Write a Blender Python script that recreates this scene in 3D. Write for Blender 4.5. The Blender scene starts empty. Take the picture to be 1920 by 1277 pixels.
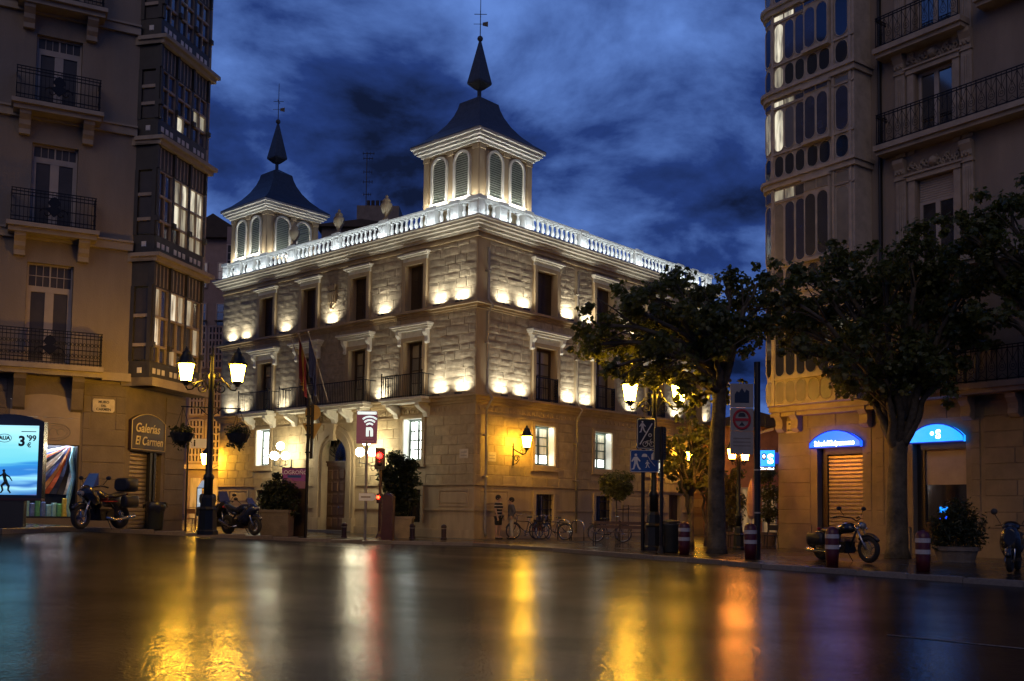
import bpy, bmesh, math, random
from mathutils import Vector, Matrix
random.seed(11)
S = bpy.context.scene
COL = S.collection
RAD = math.radians
# ------------------------------------------------------------------ camera
FPX, PITCH, ROLL, CYP, EYE = 1879.85, RAD(3.481), RAD(0.775), 838.8, 1.25
cd = bpy.data.cameras.new('camera')
cam = bpy.data.objects.new('camera', cd)
COL.objects.link(cam)
S.camera = cam
cd.sensor_width = 36
cd.lens = FPX / 1920 * 36
cd.shift_y = (CYP - 638.5) / 1920
cd.clip_start = 0.1
cd.clip_end = 3000
_f = Vector((0, math.cos(PITCH), math.sin(PITCH)))
_r0 = Vector((1, 0, 0))
_u0 = Vector((0, -math.sin(PITCH), math.cos(PITCH)))
_r = _r0 * math.cos(ROLL) + _u0 * math.sin(ROLL)
_u = _u0 * math.cos(ROLL) - _r0 * math.sin(ROLL)
cam.matrix_world = Matrix(((_r.x, _u.x, -_f.x, 0), (_r.y, _u.y, -_f.y, 0), (_r.z, _u.z, -_f.z, EYE), (0, 0, 0, 1)))
# ------------------------------------------------------------------ world: dusk sky with broken cloud
W = bpy.data.worlds.new('World')
S.world = W
W.use_nodes = True
wt = W.node_tree
for n in list(wt.nodes):
    wt.nodes.remove(n)
def wn(t, **k):
    n = wt.nodes.new(t)
    for a, b in k.items():
        setattr(n, a, b)
    return n
wo = wn('ShaderNodeOutputWorld')
wb = wn('ShaderNodeBackground')
wb.inputs['Strength'].default_value = 0.1
sky = wn('ShaderNodeTexSky', sky_type='NISHITA')
sky.sun_disc = False
sky.sun_elevation = RAD(-4)
sky.sun_rotation = RAD(190)
tc = wn('ShaderNodeTexCoord')
sep = wn('ShaderNodeSeparateXYZ')
wt.links.new(tc.outputs['Generated'], sep.inputs[0])
def wm(op, a, b):
    n = wn('ShaderNodeMath', operation=op)
    for i, v in enumerate((a, b)):
        if isinstance(v, (int, float)):
            n.inputs[i].default_value = v
        else:
            wt.links.new(v, n.inputs[i])
    return n.outputs[0]
zc = wm('ADD', wm('MAXIMUM', sep.outputs['Z'], 0.0), 0.30)
cmb = wn('ShaderNodeCombineXYZ')
wt.links.new(wm('DIVIDE', sep.outputs['X'], zc), cmb.inputs[0])
wt.links.new(wm('DIVIDE', sep.outputs['Y'], zc), cmb.inputs[1])
cmb.inputs[2].default_value = 3.7
nz = wn('ShaderNodeTexNoise')
nz.inputs['Scale'].default_value = 2.9
nz.inputs['Detail'].default_value = 9
nz.inputs['Roughness'].default_value = 0.57
nz.inputs['Distortion'].default_value = 0.2
wt.links.new(cmb.outputs[0], nz.inputs['Vector'])
rp = wn('ShaderNodeValToRGB')
e = rp.color_ramp.elements
e[0].position = 0.36; e[0].color = (0.04, 0.09, 0.34, 1)
e[1].position = 0.70; e[1].color = (1.2, 2.4, 6.4, 1)
m = rp.color_ramp.elements.new(0.50); m.color = (0.17, 0.43, 1.85, 1)
wt.links.new(nz.outputs['Fac'], rp.inputs[0])
mx = wn('ShaderNodeMixRGB', blend_type='ADD')
mx.inputs[0].default_value = 1.0
wt.links.new(rp.outputs[0], mx.inputs[1])
wt.links.new(sky.outputs[0], mx.inputs[2])
wt.links.new(mx.outputs[0], wb.inputs['Color'])
wt.links.new(wb.outputs[0], wo.inputs[0])
# faint, very soft warm glow of the town, in place of the sun
sl = bpy.data.lights.new('sun', 'SUN')
sl.energy = 0.30
sl.angle = RAD(40)
sl.color = (1.0, 0.72, 0.44)
so = bpy.data.objects.new('sun', sl)
COL.objects.link(so)
so.rotation_euler = (RAD(58), 0, RAD(-14))
vs = S.view_settings
vs.view_transform = 'Standard'
vs.look = 'None'
vs.exposure = 0.0
vs.gamma = 1.0
S.render.engine = 'CYCLES'
cy = S.cycles
cy.use_denoising = True
cy.max_bounces = 6
cy.diffuse_bounces = 3
cy.glossy_bounces = 3
cy.transmission_bounces = 4
cy.transparent_max_bounces = 6
cy.sample_clamp_indirect = 4.0
cy.sample_clamp_direct = 0.0
cy.caustics_reflective = False
cy.caustics_refractive = False
# ------------------------------------------------------------------ picking points of the place
def ray(px, py):
    a, b = px - 960, py - CYP
    c, s = math.cos(ROLL), math.sin(ROLL)
    u, v = c * a + s * b, -s * a + c * b
    return Vector((u / FPX, math.cos(PITCH) + v / FPX * math.sin(PITCH), math.sin(PITCH) - v / FPX * math.cos(PITCH)))
def at(px, py, Y):
    r = ray(px, py)
    return Vector((0, 0, EYE)) + r * (Y / r.y)
def clamp(a, lo=0.0, hi=1.0):
    return max(lo, min(hi, a))
def zg(x, y):                      # lie of the land: the square rises gently to the left and away from the road
    base = -0.42 * (1 - clamp((y - 6) / 20))
    l = 0.3 + 0.05 * (-x - 8.6) - 0.035 * (clamp(y, 26, 42) - 31)
    l = 0.5 * (l + math.sqrt(l * l + 0.02)) * clamp((y - 5) / 21) * clamp((-x + 1) / 5)
    return base + min(l, 0.9)
def gp(px, Y):                     # a spot on the ground, in that direction and that far off
    p = at(px, 1000, Y)
    return Vector((p.x, p.y, zg(p.x, p.y)))
# ------------------------------------------------------------------ materials
MATS = {}
def mat(name, col, rough=0.7, metal=0.0, var=0.18, scale=2.5, bump=0.0, bscale=18, rand=0.0, emit=None, es=0.0, spec=0.5, coat=0.0, streak=False):
    if name in MATS:
        return MATS[name]
    M = bpy.data.materials.new(name)
    M.use_nodes = True
    t = M.node_tree
    b = t.nodes['Principled BSDF']
    b.inputs['Roughness'].default_value = rough
    b.inputs['Metallic'].default_value = metal
    b.inputs['Specular IOR Level'].default_value = spec
    b.inputs['Coat Weight'].default_value = coat
    if var > 0 or bump > 0:
        g = t.nodes.new('ShaderNodeNewGeometry')
        vec = g.outputs['Position']
        if streak:
            mp = t.nodes.new('ShaderNodeMapping')
            mp.inputs['Scale'].default_value = (1, 1, 0.22)
            t.links.new(vec, mp.inputs[0])
            vec = mp.outputs[0]
        n = t.nodes.new('ShaderNodeTexNoise')
        n.inputs['Scale'].default_value = scale
        n.inputs['Detail'].default_value = 7
        n.inputs['Roughness'].default_value = 0.62
        t.links.new(vec, n.inputs['Vector'])
        r = t.nodes.new('ShaderNodeValToRGB')
        r.color_ramp.elements[0].position = 0.3
        r.color_ramp.elements[1].position = 0.7
        r.color_ramp.elements[0].color = (*[c * (1 - var) for c in col], 1)
        r.color_ramp.elements[1].color = (*[min(1, c * (1 + var)) for c in col], 1)
        t.links.new(n.outputs['Fac'], r.inputs[0])
        out = r.outputs[0]
        if rand > 0:
            oi = t.nodes.new('ShaderNodeObjectInfo')
            mr = t.nodes.new('ShaderNodeMapRange')
            mr.inputs['To Min'].default_value = 1 - rand
            mr.inputs['To Max'].default_value = 1 + rand
            t.links.new(oi.outputs['Random'], mr.inputs['Value'])
            mm = t.nodes.new('ShaderNodeMixRGB')
            mm.blend_type = 'MULTIPLY'
            mm.inputs[0].default_value = 1
            t.links.new(out, mm.inputs[1])
            t.links.new(mr.outputs[0], mm.inputs[2])
            out = mm.outputs[0]
        t.links.new(out, b.inputs['Base Color'])
        if bump > 0:
            n2 = t.nodes.new('ShaderNodeTexNoise')
            n2.inputs['Scale'].default_value = bscale
            n2.inputs['Detail'].default_value = 6
            t.links.new(g.outputs['Position'], n2.inputs['Vector'])
            bp = t.nodes.new('ShaderNodeBump')
            bp.inputs['Strength'].default_value = bump
            bp.inputs['Distance'].default_value = 0.05
            t.links.new(n2.outputs['Fac'], bp.inputs['Height'])
            t.links.new(bp.outputs[0], b.inputs['Normal'])
    else:
        b.inputs['Base Color'].default_value = (*col, 1)
    if name.startswith('glass') or name == 'pane_sky_blue':
        b.inputs['IOR'].default_value = 2.1
    if emit:
        b.inputs['Emission Color'].default_value = (*emit, 1)
        b.inputs['Emission Strength'].default_value = es
        if name.startswith('lit_'):            # curtains and furniture dimly made out behind the lit glass
            g = t.nodes.new('ShaderNodeNewGeometry')
            mp = t.nodes.new('ShaderNodeMapping')
            mp.inputs['Scale'].default_value = (7, 7, 1.1)
            t.links.new(g.outputs['Position'], mp.inputs[0])
            n = t.nodes.new('ShaderNodeTexNoise')
            n.inputs['Scale'].default_value = 1.0
            n.inputs['Detail'].default_value = 4
            t.links.new(mp.outputs[0], n.inputs['Vector'])
            mr = t.nodes.new('ShaderNodeMapRange')
            mr.inputs['From Min'].default_value = 0.35
            mr.inputs['From Max'].default_value = 0.62
            mr.inputs['To Min'].default_value = es * 0.12
            mr.inputs['To Max'].default_value = es * 1.25
            t.links.new(n.outputs['Fac'], mr.inputs['Value'])
            t.links.new(mr.outputs[0], b.inputs['Emission Strength'])
            b.inputs['Roughness'].default_value = 0.12
    if name.startswith('leaf'):        # thin leaves let some lamp light through
        tl = t.nodes.new('ShaderNodeBsdfTranslucent')
        tl.inputs['Color'].default_value = (col[0] * 2.2, col[1] * 2.0, col[2] * 1.2, 1)
        ms = t.nodes.new('ShaderNodeMixShader')
        ms.inputs[0].default_value = 0.38
        t.links.new(b.outputs[0], ms.inputs[1])
        t.links.new(tl.outputs[0], ms.inputs[2])
        t.links.new(ms.outputs[0], t.nodes['Material Output'].inputs[0])
    MATS[name] = M
    return M
def wet(name, col, rlo, rhi, bstr, bscale, brick=None, wave=True, coat=0.55, film=None):
    M = bpy.data.materials.new(name)
    M.use_nodes = True
    t = M.node_tree
    b = t.nodes['Principled BSDF']
    g = t.nodes.new('ShaderNodeNewGeometry')
    def noise(s, d=4, rg=0.55):
        n = t.nodes.new('ShaderNodeTexNoise')
        n.inputs['Scale'].default_value = s
        n.inputs['Detail'].default_value = d
        n.inputs['Roughness'].default_value = rg
        t.links.new(g.outputs['Position'], n.inputs['Vector'])
        return n.outputs['Fac']
    def mr(v, a, c, lo, hi):
        n = t.nodes.new('ShaderNodeMapRange')
        for k, x in zip(('From Min', 'From Max', 'To Min', 'To Max'), (a, c, lo, hi)):
            n.inputs[k].default_value = x
        t.links.new(v, n.inputs['Value'])
        return n.outputs[0]
    r = t.nodes.new('ShaderNodeValToRGB')
    r.color_ramp.elements[0].position, r.color_ramp.elements[1].position = 0.3, 0.7
    r.color_ramp.elements[0].color = (*[c * 0.6 for c in col], 1)
    r.color_ramp.elements[1].color = (*[c * 1.4 for c in col], 1)
    t.links.new(noise(9, 8), r.inputs[0])
    out = r.outputs[0]
    if brick:
        bk = t.nodes.new('ShaderNodeTexBrick')
        bk.inputs['Scale'].default_value = brick
        bk.inputs['Mortar Size'].default_value = 0.03
        bk.inputs['Color1'].default_value = (1, 1, 1, 1)
        bk.inputs['Color2'].default_value = (0.75, 0.75, 0.75, 1)
        bk.inputs['Mortar'].default_value = (0.3, 0.3, 0.3, 1)
        t.links.new(g.outputs['Position'], bk.inputs['Vector'])
        mm = t.nodes.new('ShaderNodeMixRGB')
        mm.blend_type = 'MULTIPLY'
        mm.inputs[0].default_value = 1
        t.links.new(out, mm.inputs[1])
        t.links.new(bk.outputs['Color'], mm.inputs[2])
        out = mm.outputs[0]
    t.links.new(out, b.inputs['Base Color'])
    t.links.new(mr(noise(0.4, 3), 0.3, 0.7, rlo, rhi), b.inputs['Roughness'])
    b.inputs['IOR'].default_value = 1.24
    b.inputs['Specular IOR Level'].default_value = 0.5
    bp = t.nodes.new('ShaderNodeBump')
    bp.inputs['Strength'].default_value = bstr
    bp.inputs['Distance'].default_value = 0.0025
    t.links.new(noise(bscale, 3, 0.7), bp.inputs['Height'])
    last = bp
    if wave:
        b2 = t.nodes.new('ShaderNodeBump')
        b2.inputs['Strength'].default_value = 0.14
        b2.inputs['Distance'].default_value = 0.02
        t.links.new(noise(1.6, 3), b2.inputs['Height'])
        t.links.new(b2.outputs[0], bp.inputs['Normal'])
    t.links.new(bp.outputs[0], b.inputs['Normal'])
    b.inputs['Coat Weight'].default_value = coat
    b.inputs['Coat Roughness'].default_value = 0.15
    b.inputs['Coat IOR'].default_value = 1.24
    t.links.new(bp.outputs[0], b.inputs['Coat Normal'])
    if film:                       # water film over the tar: even gloss broken by the stones of the surface
        gl = t.nodes.new('ShaderNodeBsdfGlossy')
        gl.inputs['Roughness'].default_value = film[1]
        b3 = t.nodes.new('ShaderNodeBump')
        b3.inputs['Strength'].default_value = 1.0
        b3.inputs['Distance'].default_value = film[2]
        t.links.new(noise(film[3], 2, 0.5), b3.inputs['Height'])
        b4 = t.nodes.new('ShaderNodeBump')
        b4.inputs['Strength'].default_value = 1.0
        b4.inputs['Distance'].default_value = film[4]
        t.links.new(noise(film[5], 2, 0.5), b4.inputs['Height'])
        t.links.new(b3.outputs[0], b4.inputs['Normal'])
        t.links.new(b4.outputs[0], gl.inputs['Normal'])
        b.inputs['Coat Weight'].default_value = 0
        b.inputs['Specular IOR Level'].default_value = 0
        ms = t.nodes.new('ShaderNodeMixShader')
        t.links.new(mr(noise(0.35, 4), 0.35, 0.65, film[0] * 0.75, film[0] * 1.25), ms.inputs[0])
        t.links.new(b.outputs[0], ms.inputs[1])
        t.links.new(gl.outputs[0], ms.inputs[2])
        t.links.new(ms.outputs[0], t.nodes['Material Output'].inputs[0])
    MATS[name] = M
    return M
mat('ashlar', (0.38, 0.295, 0.175), 0.75, var=0.22, scale=3.5, bump=0.25, bscale=25, rand=0.13)
mat('rubble', (0.37, 0.31, 0.225), 0.85, var=0.3, scale=4, bump=0.3, bscale=22, rand=0.14)
mat('mortar', (0.25, 0.21, 0.155), 0.9, var=0.2, bump=0.3)
mat('trim', (0.39, 0.30, 0.185), 0.7, var=0.2, scale=2, bump=0.12, streak=True)
mat('whitened_stone', (0.62, 0.60, 0.55), 0.7, var=0.15, scale=4, bump=0.15)
mat('slate', (0.045, 0.05, 0.065), 0.45, var=0.35, scale=6, bump=0.4, bscale=14)
mat('lead', (0.05, 0.05, 0.055), 0.5, var=0.2)
mat('dark_wood', (0.045, 0.028, 0.016), 0.5, var=0.3, scale=5, streak=True)
mat('door_wood', (0.13, 0.065, 0.03), 0.45, var=0.35, scale=4, streak=True)
mat('louvre_paint', (0.42, 0.46, 0.40), 0.6)
mat('green_frame', (0.05, 0.07, 0.055), 0.5)
mat('iron', (0.018, 0.018, 0.02), 0.42, metal=0.6, var=0.2)
mat('lamp_iron', (0.02, 0.022, 0.02), 0.4, metal=0.5, var=0.2)
mat('zinc', (0.33, 0.30, 0.25), 0.45, metal=0.5, var=0.2)
mat('plaster_left', (0.27, 0.22, 0.17), 0.85, var=0.16, scale=1.3, bump=0.25, bscale=30, streak=True)
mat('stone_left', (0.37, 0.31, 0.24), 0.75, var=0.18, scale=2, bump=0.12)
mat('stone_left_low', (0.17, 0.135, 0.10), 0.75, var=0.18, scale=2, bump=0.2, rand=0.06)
mat('plaster_right', (0.27, 0.215, 0.165), 0.85, var=0.18, scale=1.2, bump=0.25, bscale=30, streak=True)
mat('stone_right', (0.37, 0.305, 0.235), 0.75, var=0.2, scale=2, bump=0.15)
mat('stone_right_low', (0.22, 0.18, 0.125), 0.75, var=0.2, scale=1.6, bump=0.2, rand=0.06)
mat('gallery_wood', (0.46, 0.39, 0.31), 0.6, var=0.2, scale=3)
mat('gallery_dark', (0.05, 0.045, 0.036), 0.5, var=0.25, scale=3)
mat('gallery_bar', (0.36, 0.29, 0.22), 0.5, var=0.25, scale=3)
mat('tile_white', (0.75, 0.70, 0.62), 0.35, var=0.1)
mat('win_paint', (0.42, 0.36, 0.30), 0.5, var=0.12)
mat('glass_dark', (0.010, 0.011, 0.014), 0.06, var=0, spec=0.9)
mat('glass_grey', (0.06, 0.055, 0.05), 0.10, var=0.3, scale=1.5, spec=0.8)
mat('pane_sky_blue', (0.05, 0.056, 0.10), 0.12, var=0.4, scale=2.5, spec=0.8)  # blue of the mirrored sky put into the pane's base colour
mat('pane_dull', (0.055, 0.048, 0.043), 0.45, var=0.25, scale=2)
mat('glass_frost', (0.16, 0.15, 0.13), 0.35, var=0.1)
mat('glass_cream', (0.30, 0.26, 0.19), 0.25, var=0.3, scale=1.2)
mat('lit_cool', (0.8, 0.8, 0.75), 0.5, var=0, emit=(0.86, 0.95, 0.88), es=6.5)
mat('lit_dim', (0.5, 0.45, 0.35), 0.5, var=0, emit=(0.72, 0.66, 0.45), es=0.38)
mat('lit_warm', (0.6, 0.55, 0.4), 0.5, var=0, emit=(0.95, 0.88, 0.66), es=0.75)
mat('lit_amber', (0.5, 0.4, 0.25), 0.5, var=0, emit=(0.9, 0.55, 0.22), es=0.22)
mat('reveal_white', (0.82, 0.82, 0.78), 0.6, var=0.05)  # brightness of the lit window jambs put into the white
mat('lantern_glow', (1, 0.9, 0.7), 0.5, var=0, emit=(1.0, 0.50, 0.035), es=180)
mat('lantern_red', (1, 0.8, 0.6), 0.5, var=0, emit=(1.0, 0.30, 0.03), es=110)
mat('globe_glow', (1, 1, 0.95), 0.4, var=0, emit=(1.0, 0.90, 0.60), es=46)
mat('uplight_glow', (1, 1, 1), 0.4, var=0, emit=(1.0, 1.0, 0.86), es=6)
mat('red_glow', (0.6, 0.02, 0.02), 0.4, var=0, emit=(1.0, 0.004, 0.003), es=55)
mat('red_hot', (1, 0.5, 0.1), 0.4, var=0, emit=(1.0, 0.012, 0.004), es=45)
mat('black_plastic', (0.015, 0.015, 0.016), 0.45, var=0.1)
mat('rubber', (0.012, 0.012, 0.012), 0.8, var=0.1)
mat('chrome', (0.55, 0.54, 0.52), 0.2, metal=1.0, var=0.1)
mat('black_paint', (0.012, 0.012, 0.014), 0.22, var=0.1, coat=0.6)
mat('navy_paint', (0.012, 0.018, 0.05), 0.22, var=0.1, coat=0.6)
mat('red_paint', (0.32, 0.015, 0.02), 0.3, var=0.1)
mat('bollard_black', (0.03, 0.014, 0.016), 0.4, var=0.2, scale=4)
mat('maroon', (0.045, 0.007, 0.014), 0.4, var=0.2, scale=4)
mat('bollard_maroon', (0.075, 0.010, 0.016), 0.35, var=0.2, scale=6)
mat('reflector', (0.42, 0.41, 0.40), 0.35, var=0.15, scale=12)
mat('purple_sign', (0.14, 0.03, 0.10), 0.4, var=0.1, emit=(0.20, 0.035, 0.12), es=0.25)
mat('mauve_sign', (0.34, 0.16, 0.27), 0.4, var=0.15)
mat('sign_white', (0.82, 0.84, 0.84), 0.4, var=0.05)
mat('sign_white_lit', (0.85, 0.9, 0.9), 0.4, var=0, emit=(0.75, 0.95, 0.95), es=0.9)
mat('sign_grey', (0.30, 0.27, 0.23), 0.5, var=0.15)
mat('sign_blue', (0.02, 0.09, 0.34), 0.35, var=0.1)
mat('sign_navy', (0.012, 0.018, 0.035), 0.35, var=0.1)
mat('sign_back_lit', (0.45, 0.30, 0.08), 0.4, var=0.1)  # yellow lamplight on the sign backs put into the colour
mat('sign_red', (0.40, 0.02, 0.02), 0.4, var=0.1)
mat('bank_blue', (0.01, 0.1, 0.5), 0.3, var=0, emit=(0.006, 0.06, 0.8), es=4.2)
mat('bank_cyan', (0.01, 0.3, 0.6), 0.3, var=0, emit=(0.006, 0.15, 0.62), es=3.6)
mat('bank_white', (0.9, 0.95, 1), 0.3, var=0, emit=(0.9, 0.97, 1.0), es=3.5)
mat('bank_edge', (0.01, 0.02, 0.25), 0.3, var=0, emit=(0.02, 0.04, 0.5), es=0.5)
mat('letter_gold', (0.75, 0.62, 0.30), 0.35, var=0.1)
mat('sign_brown', (0.03, 0.014, 0.010), 0.4, var=0.2)
mat('letter_black', (0.02, 0.02, 0.02), 0.5, var=0)
mat('shutter_metal', (0.40, 0.34, 0.25), 0.38, metal=0.55, var=0.15, scale=4)
mat('panel_cream', (0.36, 0.29, 0.22), 0.6, var=0.12)
mat('ceramic', (0.55, 0.48, 0.38), 0.4, var=0.2, scale=6)
mat('skin', (0.42, 0.26, 0.18), 0.6, var=0.1)
mat('hair', (0.02, 0.014, 0.01), 0.7, var=0.2)
mat('shirt_dark', (0.03, 0.03, 0.035), 0.85, var=0.2)
mat('shirt_grey', (0.10, 0.095, 0.11), 0.85, var=0.2)
mat('shorts_black', (0.015, 0.015, 0.018), 0.85, var=0.2)
mat('jeans_pale', (0.40, 0.36, 0.30), 0.85, var=0.15)
mat('stripe_white', (0.6, 0.56, 0.5), 0.85, var=0.1)
mat('flag_red', (0.18, 0.008, 0.012), 0.8, var=0.2)
mat('flag_yellow', (0.36, 0.19, 0.02), 0.8, var=0.2)
mat('flag_blue', (0.014, 0.016, 0.07), 0.8, var=0.2)
mat('flag_white', (0.55, 0.52, 0.46), 0.8, var=0.15)
mat('bench_wood', (0.05, 0.03, 0.018), 0.35, var=0.3, scale=8)
mat('planter_stone', (0.15, 0.125, 0.10), 0.8, var=0.25, bump=0.4)
mat('planter_pale', (0.30, 0.24, 0.16), 0.8, var=0.25, bump=0.3)
mat('bark', (0.085, 0.07, 0.048), 0.8, var=0.65, scale=3.0, bump=0.8, bscale=12)
mat('leaf_plane', (0.075, 0.09, 0.024), 0.36, var=0.45, scale=4)
mat('leaf_dark', (0.02, 0.03, 0.010), 0.4, var=0.45, scale=5)
mat('leaf_olive', (0.07, 0.08, 0.022), 0.4, var=0.4, scale=5)
mat('flower_dark', (0.05, 0.03, 0.03), 0.7, var=0.5, scale=9)
mat('pannier', (0.30, 0.10, 0.04), 0.7, var=0.2)
mat('parasol_pink', (0.50, 0.28, 0.20), 0.8, var=0.15)
mat('awning_lit', (0.8, 0.85, 0.9), 0.7, var=0, emit=(0.55, 0.75, 1.0), es=0.35)  # bluish light on the awning cloth put in as emission
mat('cafe_wood', (0.35, 0.17, 0.07), 0.5, var=0.2)
mat('pink_wall', (0.36, 0.26, 0.235), 0.85, var=0.12)
mat('pink_trim', (0.55, 0.43, 0.38), 0.7, var=0.1)
mat('far_wall', (0.20, 0.16, 0.13), 0.85, var=0.2)
mat('far_roof', (0.06, 0.045, 0.035), 0.85, var=0.2)
mat('red_wall', (0.32, 0.14, 0.09), 0.85, var=0.25)
mat('bin_green', (0.02, 0.024, 0.022), 0.45, var=0.2)
mat('bin_bag', (0.012, 0.012, 0.013), 0.3, var=0.2)
mat('line_paint', (0.16, 0.15, 0.13), 0.4, var=0.8, scale=9, spec=0.12)
mat('granite', (0.16, 0.145, 0.125), 0.35, var=0.25, scale=20, rand=0.12)
wet('wet_asphalt', (0.007, 0.0063, 0.0056), 0.25, 0.29, 0.5, 26, film=(0.36, 0.205, 0.0055, 10, 0.0013, 40))
wet('wet_paving', (0.042, 0.035, 0.026), 0.18, 0.36, 0.2, 40, brick=2.0, wave=False)
# ------------------------------------------------------------------ mesh building
def ident(x, y, z):
    return (x, y, z)
class MB:
    def __init__(s, xf=None):
        s.v, s.f, s.xf = [], [], xf or ident
    def add(s, vs, fs):
        o = len(s.v)
        s.v += [s.xf(*p) for p in vs]
        s.f += [tuple(i + o for i in f) for f in fs]
        return s
    def box(s, a0, a1, b0, b1, c0, c1):
        return s.add([(a0, b0, c0), (a1, b0, c0), (a1, b1, c0), (a0, b1, c0), (a0, b0, c1), (a1, b0, c1), (a1, b1, c1), (a0, b1, c1)],
                     [(0, 3, 2, 1), (4, 5, 6, 7), (0, 1, 5, 4), (1, 2, 6, 5), (2, 3, 7, 6), (3, 0, 4, 7)])
    def block(s, a0, a1, b0, b1, c0, c1, ch=0.02):       # open-backed block with chamfered face (c1 = face)
        k = min(ch, (a1 - a0) / 3, (b1 - b0) / 3)
        return s.add([(a0, b0, c0), (a1, b0, c0), (a1, b1, c0), (a0, b1, c0), (a0, b0, c1 - k), (a1, b0, c1 - k), (a1, b1, c1 - k), (a0, b1, c1 - k),
                      (a0 + k, b0 + k, c1), (a1 - k, b0 + k, c1), (a1 - k, b1 - k, c1), (a0 + k, b1 - k, c1)],
                     [(0, 1, 5, 4), (1, 2, 6, 5), (2, 3, 7, 6), (3, 0, 4, 7), (4, 5, 9, 8), (5, 6, 10, 9), (6, 7, 11, 10), (7, 4, 8, 11), (8, 9, 10, 11)])
    def prism(s, poly, c0, c1, fn=None):                 # polygon (a,b) extruded over c
        fn = fn or (lambda a, b, c: (a, b, c))
        n = len(poly)
        return s.add([fn(a, b, c0) for a, b in poly] + [fn(a, b, c1) for a, b in poly],
                     [tuple(range(n - 1, -1, -1)), tuple(range(n, 2 * n))] + [(i, (i + 1) % n, n + (i + 1) % n, n + i) for i in range(n)])
    def cyl(s, p0, p1, r0, r1=None, n=10, caps=True):
        return s.tube([p0, p1], [r0, r0 if r1 is None else r1], n, caps)
    def tube(s, pts, r, n=6, caps=True, closed=False):
        P = [Vector(p) for p in pts]
        k = len(P)
        rs = r if isinstance(r, (list, tuple)) else [r] * k
        vs, fs = [], []
        nrm = None
        for i in range(k):
            d = (P[(i + 1) % k] - P[i - 1]) if closed else (P[min(i + 1, k - 1)] - P[max(i - 1, 0)])
            d = d.normalized() if d.length > 1e-9 else Vector((0, 0, 1))
            if nrm is None:
                nrm = d.cross(Vector((0, 0, 1)) if abs(d.z) < 0.9 else Vector((1, 0, 0))).normalized()
            else:
                nrm = (nrm - d * nrm.dot(d))
                nrm = nrm.normalized() if nrm.length > 1e-6 else d.orthogonal().normalized()
            b = d.cross(nrm)
            for j in range(n):
                a = 2 * math.pi * j / n
                vs.append(tuple(P[i] + (nrm * math.cos(a) + b * math.sin(a)) * rs[i]))
        for i in range(k if closed else k - 1):
            i2 = (i + 1) % k
            for j in range(n):
                fs.append((i * n + j, i * n + (j + 1) % n, i2 * n + (j + 1) % n, i2 * n + j))
        if caps and not closed:
            fs.append(tuple(range(n - 1, -1, -1)))
            fs.append(tuple((k - 1) * n + j for j in range(n)))
        return s.add(vs, fs)
    def lathe(s, prof, c=(0, 0, 0), n=12, rot=0.0, sq=None):
        vs, fs = [], []
        k = len(prof)
        for r, z in prof:
            for j in range(n):
                a = rot + 2 * math.pi * j / n
                vs.append((c[0] + r * math.cos(a), c[1] + r * math.sin(a), c[2] + z))
        for i in range(k - 1):
            for j in range(n):
                fs.append((i * n + j, i * n + (j + 1) % n, (i + 1) * n + (j + 1) % n, (i + 1) * n + j))
        fs.append(tuple(range(n - 1, -1, -1)))
        fs.append(tuple((k - 1) * n + j for j in range(n)))
        return s.add(vs, fs)
    def ball(s, c, r, n=12, m=8, sx=1, sy=1, sz=1):
        vs, fs = [(c[0], c[1], c[2] - r * sz)], []
        for i in range(1, m):
            p = math.pi * i / m
            for j in range(n):
                a = 2 * math.pi * j / n
                vs.append((c[0] + r * sx * math.sin(p) * math.cos(a), c[1] + r * sy * math.sin(p) * math.sin(a), c[2] - r * sz * math.cos(p)))
        vs.append((c[0], c[1], c[2] + r * sz))
        for j in range(n):
            fs.append((0, 1 + (j + 1) % n, 1 + j))
            fs.append((len(vs) - 1, 1 + (m - 2) * n + j, 1 + (m - 2) * n + (j + 1) % n))
        for i in range(m - 2):
            for j in range(n):
                fs.append((1 + i * n + j, 1 + i * n + (j + 1) % n, 1 + (i + 1) * n + (j + 1) % n, 1 + (i + 1) * n + j))
        return s.add(vs, fs)
    def torus(s, c, R_, r, axis='y', n=24, m=6):
        pts = []
        for i in range(n):
            a = 2 * math.pi * i / n
            u, w = R_ * math.cos(a), R_ * math.sin(a)
            pts.append((c[0] + u, c[1], c[2] + w) if axis == 'y' else ((c[0] + u, c[1] + w, c[2]) if axis == 'z' else (c[0], c[1] + u, c[2] + w)))
        return s.tube(pts, r, m, False, True)
    def mesh(s, name, smooth=False, angle=None):
        me = bpy.data.meshes.new(name)
        me.from_pydata(s.v, [], s.f)
        bm = bmesh.new()
        bm.from_mesh(me)
        bmesh.ops.recalc_face_normals(bm, faces=bm.faces)
        bm.to_mesh(me)
        bm.free()
        if smooth:
            me.polygons.foreach_set('use_smooth', [len(p.vertices) < 5 for p in me.polygons])
        return me
    def build(s, name, material, parent=None, smooth=False, kind=None, label=None):
        return obj(name, s.mesh(name, smooth), material, parent, kind, label)
def obj(name, me, material, parent=None, kind=None, label=None):
    o = bpy.data.objects.new(name, me)
    COL.objects.link(o)
    if material is not None and not me.materials:
        me.materials.append(MATS[material] if isinstance(material, str) else material)
    if parent is not None:
        o.parent = parent
    if kind:
        o['kind'] = kind
    if label:
        o['label'] = label
    return o
def tag(o, label, cat, group=None):
    o['label'] = label
    o['category'] = cat
    if group:
        o['group'] = group
    return o
def thing(name, label, cat, loc=(0, 0, 0), rz=0.0, group=None):
    o = bpy.data.objects.new(name, None)
    COL.objects.link(o)
    o.location = loc
    o.rotation_euler = (0, 0, rz)
    o.empty_display_size = 0.2
    return tag(o, label, cat, group)
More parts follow.
